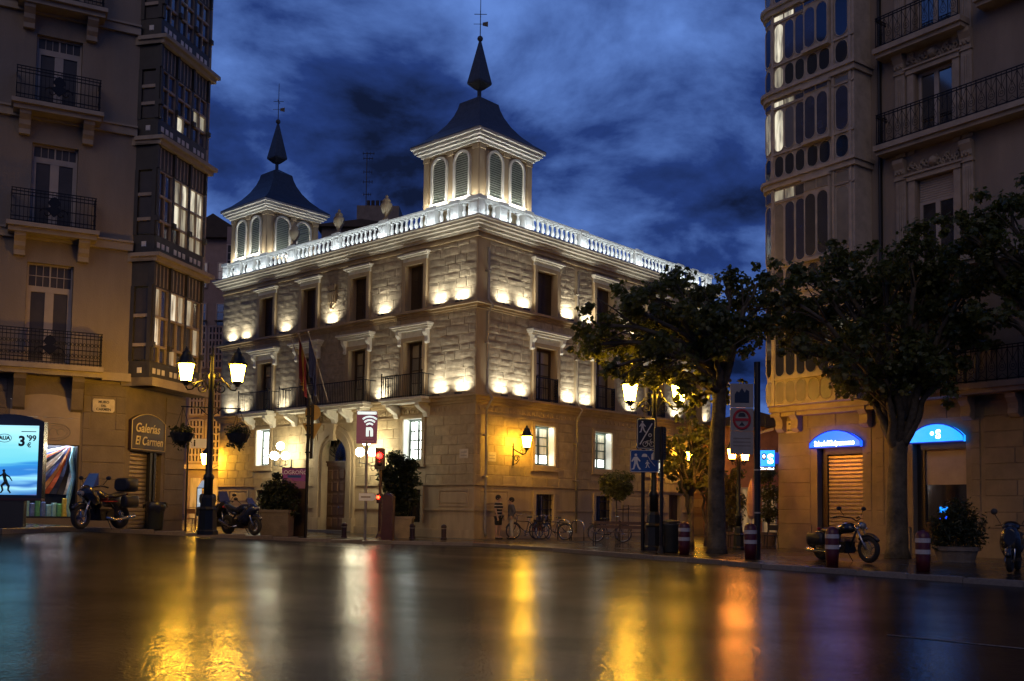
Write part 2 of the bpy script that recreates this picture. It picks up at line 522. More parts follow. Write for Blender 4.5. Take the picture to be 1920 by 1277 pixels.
def dup(root, loc, rz, label, group=None):
    r = root.copy()
    COL.objects.link(r)
    r.location = loc
    r.rotation_euler = (0, 0, rz)
    r['label'] = label
    if group:
        r['group'] = group
    def rec(a, b):
        for ch in list(a.children):
            c = ch.copy()
            COL.objects.link(c)
            c.parent = b
            rec(ch, c)
    rec(root, r)
    return r
def text(s, size, material, parent, fn, name='lettering', depth=0.004, align='CENTER', bold=0.0, shear=0.0, sx=1.0):
    cu = bpy.data.curves.new('t', 'FONT')
    cu.body = s
    cu.size = size
    cu.align_x = align
    cu.align_y = 'CENTER'
    cu.extrude = depth
    cu.offset = bold
    cu.shear = shear
    cu.resolution_u = 3
    t = bpy.data.objects.new('t', cu)
    me = bpy.data.meshes.new_from_object(t)
    bpy.data.objects.remove(t)
    for v in me.vertices:
        v.co = Vector(fn(v.co.x * sx, v.co.y, v.co.z))
    return obj(name, me, material, parent)
class Fac:                          # a vertical face of the place: t along it, h up, d out of it
    def __init__(s, o, u, base=(0, 0, 0), flip=False):
        s.o = Vector((o[0], o[1]))
        s.u = Vector(u).normalized()
        n = Vector((s.u.y, -s.u.x))
        if n.dot(-s.o) < 0:
            n = -n
        s.n = -n if flip else n
        s.b = base
    def __call__(s, t, h, d=0.0):
        p = s.o + s.u * t + s.n * d
        return (p.x - s.b[0], p.y - s.b[1], h - s.b[2])
    def world(s, t, h, d=0.0):
        p = s.o + s.u * t + s.n * d
        return Vector((p.x, p.y, h))
    def sub(s, **k):
        return Fac(k.get('o', s.o), k.get('u', s.u), s.b)
def wall(mb, t0, t1, h0, h1, holes, d=0.0, deep=0.3):
    ts = sorted({t0, t1, *[x for q in holes for x in q[:2] if t0 < x < t1]})
    hs = sorted({h0, h1, *[x for q in holes for x in q[2:4] if h0 < x < h1]})
    for i in range(len(ts) - 1):
        for j in range(len(hs) - 1):
            a, b, c, e_ = ts[i], ts[i + 1], hs[j], hs[j + 1]
            mt, mh = (a + b) / 2, (c + e_) / 2
            if any(q[0] < mt < q[1] and q[2] < mh < q[3] for q in holes):
                continue
            mb.add([(a, c, d), (b, c, d), (b, e_, d), (a, e_, d)], [(0, 1, 2, 3)])
    for q in holes:
        a, b, c, e_ = q[:4]
        for P in (((a, c), (a, e_)), ((b, c), (b, e_)), ((a, c), (b, c)), ((a, e_), (b, e_))):
            (x0, y0), (x1, y1) = P
            mb.add([(x0, y0, d), (x1, y1, d), (x1, y1, d - deep), (x0, y0, d - deep)], [(0, 1, 2, 3)])
def casement(root, fac, tc, w, h0, h1, cols, rows, d, frame, pane, bar=0.045, outer=0.07, pane_fn=None, name='window', thick=0.06):
    m = MB(fac)
    a, b = tc - w / 2, tc + w / 2
    m.box(a, a + outer, h0, h1, d, d + thick)
    m.box(b - outer, b, h0, h1, d, d + thick)
    m.box(a + outer, b - outer, h0, h0 + outer, d, d + thick)
    m.box(a + outer, b - outer, h1 - outer, h1, d, d + thick)
    ia, ib, ja, jb = a + outer, b - outer, h0 + outer, h1 - outer
    for i in range(1, cols):
        x = ia + (ib - ia) * i / cols
        k = bar * (1.5 if (cols % 2 == 0 and i == cols // 2) else 0.6)
        m.box(x - k / 2, x + k / 2, ja, jb, d, d + thick * 0.9)
    for j in range(1, rows):
        y = ja + (jb - ja) * j / rows
        m.box(ia, ib, y - bar * 0.35, y + bar * 0.35, d, d + thick * 0.8)
    f = m.build(name, frame, root)
    for i in range(cols):
        for j in range(rows):
            p = MB(fac)
            x0, x1 = ia + (ib - ia) * i / cols, ia + (ib - ia) * (i + 1) / cols
            y0, y1 = ja + (jb - ja) * j / rows, ja + (jb - ja) * (j + 1) / rows
            p.box(x0 + 0.002, x1 - 0.002, y0 + 0.002, y1 - 0.002, d + 0.012, d + 0.022)
            p.build('pane', pane_fn(i, j) if pane_fn else pane, f)
    return f
def arcpoly(a, b, y0, ys, rise, n=14):         # flat sides up to ys, segmental top of the given rise
    w = (b - a) / 2
    pts = [(a, y0), (b, y0)]
    if rise >= w - 1e-6:
        for i in range(n + 1):
            t = math.pi * i / n
            pts.append(((a + b) / 2 + w * math.cos(t), ys + rise * math.sin(t)))
    else:
        r = (w * w + rise * rise) / (2 * rise)
        cx_, cy_ = (a + b) / 2, ys + rise - r
        t0 = math.asin(w / r)
        for i in range(n + 1):
            t = t0 - 2 * t0 * i / n
            pts.append((cx_ + r * math.sin(t), cy_ + r * math.cos(t)))
    return pts
def spot(loc, aim, energy, size, blend, color, parent=None, radius=0.04):
    L = bpy.data.lights.new('uplight_lamp', 'SPOT')
    L.energy, L.spot_size, L.spot_blend, L.color, L.shadow_soft_size = energy, size, blend, color, radius
    o = bpy.data.objects.new('uplight_lamp', L)
    COL.objects.link(o)
    o.location = loc
    o.rotation_euler = (Vector(aim)).to_track_quat('-Z', 'Y').to_euler()
    if parent:
        o.parent = parent
    return o
def strip(p0, p1, normal, width, energy, color, parent=None):
    L = bpy.data.lights.new('strip_lamp', 'AREA')
    p0, p1 = Vector(p0), Vector(p1)
    L.shape, L.size, L.size_y, L.energy, L.color = 'RECTANGLE', (p1 - p0).length, width, energy, color
    o = bpy.data.objects.new('strip_lamp', L)
    COL.objects.link(o)
    x = (p1 - p0).normalized()
    z = -Vector(normal).normalized()
    z = (z - x * z.dot(x)).normalized()
    y = z.cross(x)
    c = (p0 + p1) / 2
    o.matrix_local = Matrix(((x.x, y.x, z.x, c.x), (x.y, y.y, z.y, c.y), (x.z, y.z, z.z, c.z), (0, 0, 0, 1)))
    if parent:
        o.parent = parent
    return o

def flood(loc, along, aim, w, energy, color, parent):
    L = bpy.data.lights.new('uplight_lamp', 'AREA')
    L.shape, L.size, L.size_y, L.energy, L.color, L.spread = 'RECTANGLE', w, .06, energy, color, RAD(128)
    o = bpy.data.objects.new('uplight_lamp', L)
    COL.objects.link(o)
    x = Vector(along).normalized()
    z = -Vector(aim).normalized()
    z = (z - x * z.dot(x)).normalized()
    y = z.cross(x)
    c = Vector(loc)
    o.matrix_local = Matrix(((x.x, y.x, z.x, c.x), (x.y, y.y, z.y, c.y), (x.z, y.z, z.z, c.z), (0, 0, 0, 1)))
    o.parent = parent
    return o
# ================================================================== the ground
def axis(fine0, fine1, step, far):
    a, x = [], fine0
    while x <= fine1 + 1e-6:
        a.append(x)
        x += step
    g, x = step, fine0
    lo = []
    while x > -far:
        g *= 1.6
        x -= g
        lo.append(x)
    g, x = step, fine1
    hi = []
    while x < far:
        g *= 1.6
        x += g
        hi.append(x)
    return lo[::-1] + a + hi
gx, gy = axis(-24, 24, 0.6, 400), axis(0, 46, 0.6, 500)
m = MB()
m.add([(x, y, zg(x, y) - 0.10) for y in gy for x in gx],
      [(j * len(gx) + i, j * len(gx) + i + 1, (j + 1) * len(gx) + i + 1, (j + 1) * len(gx) + i) for j in range(len(gy) - 1) for i in range(len(gx) - 1)])
m.build('road', 'wet_asphalt', smooth=True, kind='structure')
KERB = [(-46, 2), (-24, 13), (-16, 19.5), (-12.3, 24.2), (-9.6, 29.5), (-7.05, 33.2), (-4.2, 35.4), (-1.3, 35.6), (1.4, 32.2), (3.97, 27.5), (6.17, 24.6), (10.5, 20.6), (17, 14.8), (28, 6), (50, -8)]
kp = []
for (x0, y0), (x1, y1) in zip(KERB[:-1], KERB[1:]):
    n = max(1, int(math.hypot(x1 - x0, y1 - y0) / 1.0))
    for i in range(n):
        kp.append((x0 + (x1 - x0) * i / n, y0 + (y1 - y0) * i / n))
kp.append(KERB[-1])
m = MB()
ss = [1.0, 1.03, 1.06, 1.1, 1.15, 1.2, 1.26, 1.33, 1.42, 1.55, 1.75, 2.1, 2.7, 4.0]
m.add([(x * s_, max(y * s_, y), zg(x * s_, max(y * s_, y))) for s_ in ss for x, y in kp],
      [(j * len(kp) + i, j * len(kp) + i + 1, (j + 1) * len(kp) + i + 1, (j + 1) * len(kp) + i) for j in range(len(ss) - 1) for i in range(len(kp) - 1)])
m.build('pavement', 'wet_paving', smooth=True, kind='structure')
ku = MB().block(-0.5, 0.5, -0.5, 0.5, -0.5, 0.5, 0.06).mesh('kerb_stone')
kerb = bpy.data.objects.new('kerb', None)
COL.objects.link(kerb)
kerb['kind'] = 'structure'
for (x0, y0), (x1, y1) in zip(kp[:-1], kp[1:]):
    if not (8 < y0 and -18 < x0 < 18):
        continue
    l = math.hypot(x1 - x0, y1 - y0)
    o = obj('kerb_stone', ku, 'granite', kerb)
    mx_, my_ = (x0 + x1) / 2, (y0 + y1) / 2
    o.location = (mx_, my_, zg(mx_, my_) - 0.092 + random.uniform(-.004, .004))
    o.scale = (l - 0.012, 0.17, 0.22)
    o.rotation_euler = (0, 0, math.atan2(y1 - y0, x1 - x0))
# worn lane line
m = MB()
LP = [(5, 13.4), (8.5, 10.6), (14, 6.5)]
lp = []
for (x0, y0), (x1, y1) in zip(LP[:-1], LP[1:]):
    for i in range(12):
        lp.append((x0 + (x1 - x0) * i / 12, y0 + (y1 - y0) * i / 12))
m.add([q for x, y in lp for q in ((x, y, zg(x, y) - 0.094), (x + 0.03, y + 0.08, zg(x + 0.03, y + 0.08) - 0.094))],
      [(2 * i, 2 * i + 2, 2 * i + 3, 2 * i + 1) for i in range(len(lp) - 1)])
m.build('lane_marking', 'line_paint', kind='structure')
# ================================================================== the palace
YAW = RAD(41.895)
CX, CYY = -1.504, 40.53
PB = (CX, CYY, 0.0)
dL, dR = (-math.cos(YAW), math.sin(YAW)), (math.sin(YAW), math.cos(YAW))
FL, FR = Fac((CX, CYY), dL, PB), Fac((CX, CYY), dR, PB)
LL, LR = 18.85, 18.35
pal = thing('stone_palace', 'floodlit three storey stone palace with two slate spired towers and lit balustrade', 'palace', PB)
WL = [3.73, 7.5, 11.25, 14.78]
WR = [4.38, 8.65, 12.95, 16.6]
holesL = [(c - .575, c + .575, 9.68, 11.75) for c in WL] + [(c - .6, c + .6, 5.95, 8.4) for c in WL] + \
         [(c - .6, c + .6, 3.22, 5.05) for c in (3.73, 14.8)] + [(14.2, 15.2, .6, 2.0), (3.1, 4.1, .6, 2.0)] + [(8.115, 9.885, 0.0, 4.39)]
holesR = [(c - .68, c + .68, 9.72, 11.68) for c in WR] + [(c - .72, c + .72, 5.95, 8.28) for c in WR] + \
         [(c - .68, c + .68, 3.13, 4.88) for c in WR[:3]] + [(c - .6, c + .6, .55, 1.88) for c in WR[:2]] + [(14.3, 15.4, 0, 2.05)]
HOLES = {'L': holesL, 'R': holesR}
m = MB(FL)
wall(m, 0, LL, -0.4, 13.0, holesL, 0.0, 0.42)
m.xf = FR
wall(m, 0, LR, -0.4, 13.0, holesR, 0.0, 0.42)
m.xf = ident
def pin(t, s_, h):                      # a point inside the plan: t along left face, s along right face
    return (dL[0] * t + dR[0] * s_, dL[1] * t + dR[1] * s_, h)
m.add([pin(LL, 0, -.4), pin(LL, LR, -.4), pin(LL, LR, 13), pin(LL, 0, 13)], [(0, 1, 2, 3)])
m.add([pin(0, LR, -.4), pin(LL, LR, -.4), pin(LL, LR, 13), pin(0, LR, 13)], [(0, 1, 2, 3)])
m.add([pin(0, 0, 13.12), pin(LL, 0, 13.12), pin(LL, LR, 13.12), pin(0, LR, 13.12)], [(0, 1, 2, 3)])
m.build('wall', 'trim', pal)
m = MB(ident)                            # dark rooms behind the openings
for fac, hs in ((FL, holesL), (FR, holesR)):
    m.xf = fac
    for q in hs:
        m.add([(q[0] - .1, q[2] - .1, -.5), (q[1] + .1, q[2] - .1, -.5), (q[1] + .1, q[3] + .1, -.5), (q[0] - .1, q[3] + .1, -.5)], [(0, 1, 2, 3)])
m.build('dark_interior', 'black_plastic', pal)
# --- dressed and rough stones
def unit_stone(sign, rough, seed):
    rnd = random.Random(seed)
    m = MB()
    n, k = 4, 3
    vs, fs = [], []
    for j in range(k + 1):
        for i in range(n + 1):
            x, z = i / n, j / k
            edge = i in (0, n) or j in (0, k)
            y = (0.55 if edge else 1.0 - (rnd.random() * 0.28 if rough else 0.04 * rnd.random()))
            if edge and rough:
                y = 0.42 + 0.3 * rnd.random()
            if not edge:
                x = (0.04 + 0.92 * (x - .25) / .5 if n == 4 and not rough else x)
                z = 0.05 + 0.9 * (z - 1 / 3) * 3 if not rough else z
            vs.append((x, sign * y, z))
    for j in range(k):
        for i in range(n):
            a = j * (n + 1) + i
            fs.append((a, a + 1, a + n + 2, a + n + 1))
    ring = [i for i in range(n + 1)] + [j * (n + 1) + n for j in range(1, k + 1)] + [k * (n + 1) + i for i in range(n - 1, -1, -1)] + [j * (n + 1) for j in range(k - 1, 0, -1)]
    b0 = len(vs)
    for r in ring:
        vs.append((vs[r][0], 0.0, vs[r][2]))
    for q in range(len(ring)):
        q2 = (q + 1) % len(ring)
        fs.append((ring[q], ring[q2], b0 + q2, b0 + q))
    m.add(vs, fs)
    me = m.mesh('stone')
    me.materials.append(MATS['rubble' if rough else 'ashlar'])
    return me
UST = {(sg, rg): [unit_stone(1 if sg == 'L' else -1, rg, 5 + i) for i in range(5 if rg else 2)] for sg in 'LR' for rg in (True, False)}
stones = []
def courses(side, t0, t1, h0, h1, rh, wlo, whi, keep, dlo, dhi, rough, stagger=False):
    h, r_i = h0, 0
    while h < h1 - 0.08:
        r = rh * (random.uniform(.75, 1.3) if rough else 1)
        if h + r > h1 - 0.14:
            r = h1 - h
        ivs = [(t0, t1)]
        for q in keep:
            if q[2] < h + r - .02 and q[3] > h + .02:
                nx = []
                for a, b in ivs:
                    if q[1] <= a or q[0] >= b:
                        nx.append((a, b))
                    else:
                        if q[0] - a > .12:
                            nx.append((a, q[0]))
                        if b - q[1] > .12:
                            nx.append((q[1], b))
                ivs = nx
        for a, b in ivs:
            x = a
            first = True
            while x < b - .05:
                w = random.uniform(wlo, whi)
                if first and r_i % 2:
                    w *= .5
                first = False
                if x + w > b - wlo * .45:
                    w = b - x
                stones.append((side, x, x + w, h, h + r, random.uniform(dlo, dhi), rough))
                x += w
        h += r
        r_i += 1
def keepout(side):
    k = []
    for q in HOLES[side]:
        pad = .30 if q[2] > 5 else .22
        k.append((q[0] - pad, q[1] + pad, q[2] - .25, q[3] + (.45 if q[2] > 9 else .75 if q[2] > 5.5 else .2)))
    return k
kL = keepout('L') + [(9 - 1.5, 9 + 1.5, 0, 3.6), (9 - 1.35, 9 + 1.35, 3.6, 4.5), (9 - .9, 9 + .9, 4.5, 5.02)]
kR = keepout('R') + [(0.32, 0.72, 0, 14), (6.38, 6.62, 0, 14)]
courses('L', 0.03, LL - .02, 2.2, 5.06, .41, .75, 1.05, kL, .022, .030, False)
courses('R', 0.03, LR - .02, 2.2, 5.06, .41, .75, 1.05, kR, .022, .030, False)
for sd, kk, l in (('L', kL, LL), ('R', kR, LR)):
    a = .05 if sd == 'L' else .60
    courses(sd, a, l - .1, 5.95, 9.42, .33, .5, 1.3, kk, .022, .045, True)
    courses(sd, a, l - .1, 9.74, 12.36, .33, .5, 1.3, kk, .022, .045, True)
stones.sort(key=lambda s: s[1])
for (sd, a, b, h0, h1, d, rg) in stones[:300]:
    fac = FL if sd == 'L' else FR
    o = obj('stone', random.choice(UST[(sd, rg)]), None, pal)
    p = fac(a + .008, h0 + .008, 0.0)
    o.location = p
    o.scale = (b - a - .016, d, h1 - h0 - .016)
    u = fac.u
    o.rotation_euler = (0, 0, math.atan2(u.y, u.x))
for rg, mt in ((False, 'ashlar'), (True, 'rubble')):
    m = MB()
    for (sd, a, b, h0, h1, d, r_) in stones[300:]:
        if r_ != rg:
            continue
        m.xf = FL if sd == 'L' else FR
        if rg:
            j = lambda: random.uniform(.78, 1.06) * d
            nn = max(2, int((b - a) / .3))
            xs = [a + .01 + (b - a - .02) * i / nn for i in range(nn + 1)]
            hm = (h0 + h1) / 2
            vs = []
            for q, hh in enumerate((h0 + .01, hm, h1 - .01)):
                for i, x in enumerate(xs):
                    vs.append((x, hh, (j() if q == 1 and 0 < i < nn else j() * .55)))
            fs = [(q * (nn + 1) + i, q * (nn + 1) + i + 1, (q + 1) * (nn + 1) + i + 1, (q + 1) * (nn + 1) + i) for q in range(2) for i in range(nn)]
            k0 = len(vs)
            vs += [(a + .01, h0 + .01, 0), (b - .01, h0 + .01, 0), (b - .01, h1 - .01, 0), (a + .01, h1 - .01, 0)]
            fs += [(k0, k0 + 1, nn, 0)] + [(k0 + 2, k0 + 3, 2 * (nn + 1), 2 * (nn + 1) + nn)]
            m.add(vs, fs)
        else:
            m.block(a + .008, b - .008, h0 + .008, h1 - .008, 0, d, .012)
    m.build('stone_courses', mt, pal, kind='stuff')
# --- mouldings that run round both faces
def run(m, prof, h_only=False, ext=True, l0=0.0):
    for (h0, h1, d) in prof:
        m.xf = FL
        m.box(-d, LL + d * .6, h0, h1, -.05, d)
        m.xf = FR
        m.box(-.001, LR + d * .6, h0, h1, -.05, d)
def mould(name, prof, mt='trim'):
    m = MB()
    run(m, prof)
    return m.build(name, mt, pal)
def broken(name, h0, h1, d, mt='trim'):
    for fac, l, hs in ((FL, LL, holesL), (FR, LR, holesR)):
        gaps = sorted([(q[0] - .16, q[1] + .16) for q in hs if q[2] - .0 < h1 and q[3] + .0 > h0 and q[1] - q[0] < 1.6] + ([(7.44, 10.56)] if fac is FL else []))
        x = -d if fac is FL else 0.0
        for g0, g1 in gaps + [(l, l)]:
            if g0 > x:
                MB(fac).box(x, g0, h0, h1, -.05, d).build(name, mt, pal)
            x = max(x, g1)
broken('plinth', -.4, .35, .10)
broken('panel_sill', 1.13, 1.22, .05)
broken('panel_cap', 2.17, 2.22, .06)
mould('frieze_sill', [(5.06, 5.13, .05)])
mould('ledge', [(5.55, 5.66, .10), (5.66, 5.80, .20), (5.80, 5.88, .34)])
mould('string_course', [(9.42, 9.50, .06), (9.50, 9.60, .14), (9.60, 9.70, .30)])
mould('architrave', [(12.38, 12.46, .09)])
mould('cornice', [(12.62, 12.72, .10), (12.72, 12.82, .20), (12.84, 12.95, .36), (12.95, 13.06, .47), (13.06, 13.13, .55)], 'whitened_stone')
# --- sunk panels of the base and frieze medallions
for fac, l, hs, dr in ((FL, LL, holesL, (7.5, 10.5)), (FR, LR, holesR, (14, 15.6))):
    t = .3
    while t < l - 1.2:
        w = 1.75
        a, b = t, min(t + w, l - .2)
        bad = any(q[3] < 2.3 and q[0] - .25 < b and q[1] + .25 > a for q in hs) or (dr[0] < b and dr[1] > a)
        if not bad:
            m = MB(fac)
            for x0, x1, y0, y1 in ((a, b, 1.30, 1.36), (a, b, 1.94, 2.0), (a, a + .06, 1.36, 1.94), (b - .06, b, 1.36, 1.94)):
                m.box(x0, x1, y0, y1, 0, .035)
            fr_ = m.build('base_panel', 'trim', pal)
            MB(fac).block(a + .14, b - .14, 1.43, 1.87, 0, .025, .02).build('panel_field', 'trim', fr_)
        t += w + .22
m = MB()
for fac, l in ((FL, LL), (FR, LR)):
    t = .3
    while t < l - .2:
        P = [(t + .085 * math.cos(q * math.pi / 4), 5.34 + .085 * math.sin(q * math.pi / 4)) for q in range(8)]
        m.xf = fac
        m.prism(P, 0, .035)
        m.box(t + .13, t + .15, 5.22, 5.46, 0, .02)
        t += .31
m.build('frieze_medallions', 'trim', pal, kind='stuff')
m = MB(FL)
for c in (.0,):
    m.box(-.055, .35, 5.13, 5.55, -.02, .045)
m.build('corner_block', 'trim', pal)
# --- windows with their surrounds
def surround(fac, c, w, h0, h1, hood, style):
    m = MB(fac)
    a, b = c - w / 2, c + w / 2
    k = .17
    m.box(a - k, a, h0 - .0, h1 + k, 0, .10)
    m.box(b, b + k, h0 - .0, h1 + k, 0, .10)
    m.box(a, b, h1, h1 + k, 0, .10)
    m.build('window_surround', 'trim', pal)
    if style == 'upper':
        m = MB(fac)
        m.box(a - .2, b + .2, h1 + .17, h1 + .36, 0, .05)
        m.box(a - .28, b + .28, h1 + .36, h1 + .43, 0, .17)
        m.box(a - .36, b + .36, h1 + .43, h1 + .50, 0, .27)
        m.build('window_hood', 'whitened_stone', pal)
    elif style == 'main':
        m = MB(fac)
        m.box(a - .25, b + .25, h1 + .17, h1 + .44, 0, .06)
        m.box(a - .46, b + .46, h1 + .44, h1 + .54, 0, .22)
        m.box(a - .54, b + .54, h1 + .54, h1 + .62, 0, .32)
        m.box(a - .60, b + .60, h1 + .62, h1 + .70, 0, .42)
        hd = m.build('window_hood', 'whitened_stone', pal)
        for sx in (a - .36, b + .16):
            m = MB(fac)
            m.prism([(h1 + .44, 0), (h1 + .44, .28), (h1 + .30, .27), (h1 + .16, .14), (h1 + .02, .12), (h1 - .1, .15), (h1 - .16, .08), (h1 - .16, 0)], sx, sx + .2, lambda p, q, r: (r, p, q))
            m.build('console', 'whitened_stone', hd)
for fac, cs, w3, w2, h3, h2 in ((FL, WL, 1.15, 1.2, (9.68, 11.75), (5.95, 8.4)), (FR, WR, 1.36, 1.44, (9.72, 11.68), (5.95, 8.28))):
    for c in cs:
        surround(fac, c, w3, *h3, 0, 'upper')
        surround(fac, c, w2, *h2, 0, 'main')
        m = MB(fac)                     # closed dark shutters
        a, b = c - w3 / 2, c + w3 / 2
        m.box(a, c - .01, h3[0], h3[1], -.34, -.28)
        m.box(c + .01, b, h3[0], h3[1], -.34, -.28)
        for x0, x1 in ((a, c), (c, b)):
            for q in range(3):
                y = h3[0] + .12 + q * .66
                m.box(x0 + .1, x1 - .1, y, y + .52, -.28, -.26)
        m.build('shutter', 'dark_wood', pal)
        casement(pal, fac, c, w2, h2[0], h2[1], 2, 4, -.36, 'dark_wood', 'glass_cream', bar=.06, outer=.12,
                 pane_fn=lambda i, j: 'glass_cream' if (i + j) % 3 else 'glass_frost')
for fac, cs, w, h0, h1 in ((FL, (3.73, 14.8), 1.2, 3.22, 5.05), (FR, WR[:3], 1.36, 3.13, 4.88)):
    for c in cs:
        m = MB(fac)
        a, b = c - w / 2, c + w / 2
        for x0, x1, y0, y1 in ((a - .18, a, h0 - .18, h1 + .12), (b, b + .18, h0 - .18, h1 + .12), (a, b, h0 - .18, h0), (a, b, h1, h1 + .12)):
            m.box(x0, x1, y0, y1, 0, .06)
        m.box(a - .24, b + .24, h0 - .26, h0 - .18, 0, .10)
        m.build('window_surround', 'trim', pal)
        m = MB(fac)
        m.box(a + .001, a + .012, h0, h1, -.40, -.005)
        m.box(b - .012, b - .001, h0, h1, -.40, -.005)
        m.box(a + .012, b - .012, h0 + .001, h0 + .012, -.40, -.005)
        m.box(a + .012, b - .012, h1 - .012, h1 - .001, -.40, -.005)
        m.build('window_reveal', 'reveal_white', pal)
        casement(pal, fac, c, w - .03, h0 + .02, h1 - .02, 2, 4, -.40, 'green_frame', 'lit_cool', bar=.075, outer=.09,
                 pane_fn=(lambda i, j: 'lit_cool' if j == 0 or (i + j) % 5 else 'lit_warm') if fac is FL else (lambda i, j: 'lit_cool' if j == 0 else 'lit_dim'))
        strip(fac(a + .06, h1 - .03, -.2), fac(b - .06, h1 - .03, -.2), (0, 0, -1), .08, 9, (.92, 1.0, .92), pal)  # assumed lamp and its fitting in the reveal head, added to light the jambs
        MB(fac).box(a + .05, b - .05, h1 - .028, h1 - .013, -.25, -.15).build('assumed_reveal_lamp', 'lead', pal)
def grille(fac, a, b, h0, h1):
    casement(pal, fac, (a + b) / 2, b - a, h0, h1, 2, 1, -.3, 'dark_wood', 'glass_grey', outer=.05)
    m = MB(fac)
    for i in range(7):
        x = a + (b - a) * (i + .5) / 7
        m.box(x - .012, x + .012, h0, h1, -.06, -.036)
    for y in (h0 + .25, (h0 + h1) / 2, h1 - .25):
        m.box(a, b, y - .015, y + .015, -.066, -.03)
    m.build('window_grille', 'iron', pal)
    m = MB(fac)
    for x0, x1, y0, y1 in ((a - .16, a, h0, h1 + .14), (b, b + .16, h0, h1 + .14), (a, b, h1, h1 + .14)):
        m.box(x0, x1, y0, y1, 0, .08)
    m.build('window_surround', 'trim', pal)
grille(FL, 14.2, 15.2, .6, 2.0)
grille(FL, 3.1, 4.1, .6, 2.0)
grille(FR, WR[0] - .6, WR[0] + .6, .55, 1.88)
grille(FR, WR[1] - .6, WR[1] + .6, .55, 1.88)
m = MB(FR)
m.box(14.3, 15.4, 0, 2.05, -.3, -.22)
m.box(14.4, 14.8, .2, 1.9, -.22, -.19)
m.box(14.9, 15.3, .2, 1.9, -.22, -.19)
m.build('side_door', 'dark_wood', pal)
# --- the great doorway
DC = 9.0
m = MB(FL)
for r0, r1, d in ((.885, 1.08, .10), (1.08, 1.30, .16), (1.30, 1.47, .12)):
    pts = []
    N = 20
    for i in range(N + 1):
        a = math.pi * i / N
        pts.append((DC + r1 * math.cos(a), 3.5 + r1 * math.sin(a)))
    pts2 = [(DC + r0 * math.cos(math.pi * i / N), 3.5 + r0 * math.sin(math.pi * i / N)) for i in range(N + 1)]
    for i in range(N):
        m.prism([pts[i], pts[i + 1], pts2[i + 1], pts2[i]], 0, d)
    for sg in (-1, 1):
        x0, x1 = sorted((DC + sg * r0, DC + sg * r1))
        m.box(x0, x1, .0, 3.5, 0, d)
for sg in (-1, 1):
    m.box(*sorted((DC + sg * .90, DC + sg * 1.55)), .0, .7, .001, .24)
m.build('door_surround', 'trim', pal)
m = MB(FL)
m.prism([(DC - .13, 4.28), (DC + .13, 4.28), (DC + .2, 5.05), (DC - .2, 5.05)], .02, .28)
m.build('keystone', 'trim', pal)
dr = MB(FL).box(DC - .885, DC + .885, 0, 3.1, -.35, -.27).build('door', 'door_wood', pal)
for cx_ in (-.66, -.24, .24, .66):
    for q in range(5):
        y = .25 + q * .56
        MB(FL).block(DC + cx_ - .17, DC + cx_ + .17, y, y + .45, -.27, -.225, .03).build('door_panel', 'door_wood', dr)
MB(FL).cyl((DC - .06, 1.2, -.26), (DC - .06, 1.2, -.2), .04, n=8).build('door_knob', 'chrome', dr)
m = MB(FL)
m.box(DC - .885, DC + .885, 3.1, 3.28, -.36, -.2)
m.box(DC - .885, DC + .885, 3.28, 3.34, -.36, -.14)
m.build('door_transom', 'door_wood', pal)
m = MB(FL)
m.prism(arcpoly(DC - .884, DC + .884, 3.34, 3.5, .884), -.34, -.30)
fan = m.build('fanlight', 'glass_dark', pal)
m = MB(FL)
for i in range(1, 12):
    a = math.pi * i / 12
    m.cyl((DC, 3.36, -.28), (DC + .86 * math.cos(a), 3.5 + .86 * math.sin(a), -.28), .014, n=4)
m.build('fanlight_bar', 'iron', fan)
MB(FL).box(DC - 1.5, DC + 1.5, -.3, .14, .0, .5).build('doorstep', 'granite', pal)
# --- balconies
def balcony(fac, a, b, cons, out=.72, h=5.88):
    m = MB(fac)
    m.box(a, b, h - .23, h - .10, .2, out)
    m.box(a - .08, b + .08, h - .10, h + .0, .36, out + .1)
    sl = m.build('balcony_slab', 'whitened_stone', pal)
    for c in cons:
        m = MB(fac)
        m.prism([(h - .23, .0), (h - .23, out - .06), (h - .36, out - .06), (h - .5, out - .25), (h - .62, .22), (h - .8, .16), (h - .8, 0)], c - .13, c + .13, lambda p, q, r: (r, p, q))
        m.build('balcony_console', 'whitened_stone', sl)
    m = MB(fac)
    n = int((b - a) / .12)
    for i in range(n + 1):
        x = a + (b - a) * i / n
        m.box(x - .009, x + .009, h, h + .98, out - .01, out + .01)
    for dd in [out * q / 5 for q in range(1, 5)]:
        for x in (a, b):
            m.box(x - .009, x + .009, h, h + .98, dd + .2 - .01, dd + .2 + .01) if dd + .2 < out else None
    for y in (h + .06, h + .98):
        m.box(a - .02, b + .02, y - .018, y + .018, out - .02, out + .02)
        m.box(a - .02, a + .02, y - .018, y + .018, .05, out - .02)
        m.box(b - .02, b + .02, y - .018, y + .018, .05, out - .02)
    for x in (a, b):
        m.cyl((x, h, out), (x, h + 1.06, out), .025, n=6)
        m.ball((x, h + 1.09, out), .04, 8, 6)
        for q in range(3):
            m.torus((x, h + .14 + q * .1, out + .03), .05, .01, 'y', 10, 4)
    m.build('balcony_railing', 'iron', pal)
balcony(FL, 2.45, 5.0, (2.8, 4.66))
balcony(FL, 6.2, 12.55, (6.6, 9.0 - .0, 12.1, 7.9, 10.4))
balcony(FL, 13.5, 16.05, (13.9, 15.7))
for c in WR[:3]:
    m = MB(FR)
    for i in range(13):
        x = c - .7 + 1.4 * i / 12
        m.box(x - .009, x + .009, 5.95, 6.95, .10, .12)
    for y in (6.0, 6.95):
        m.box(c - .75, c + .75, y - .02, y + .02, .09, .13)
    m.box(c - .75, c - .72, 5.95, 7, -.1, .13)
    m.box(c + .72, c + .75, 5.95, 7, -.1, .13)
    m.build('window_railing', 'iron', pal)
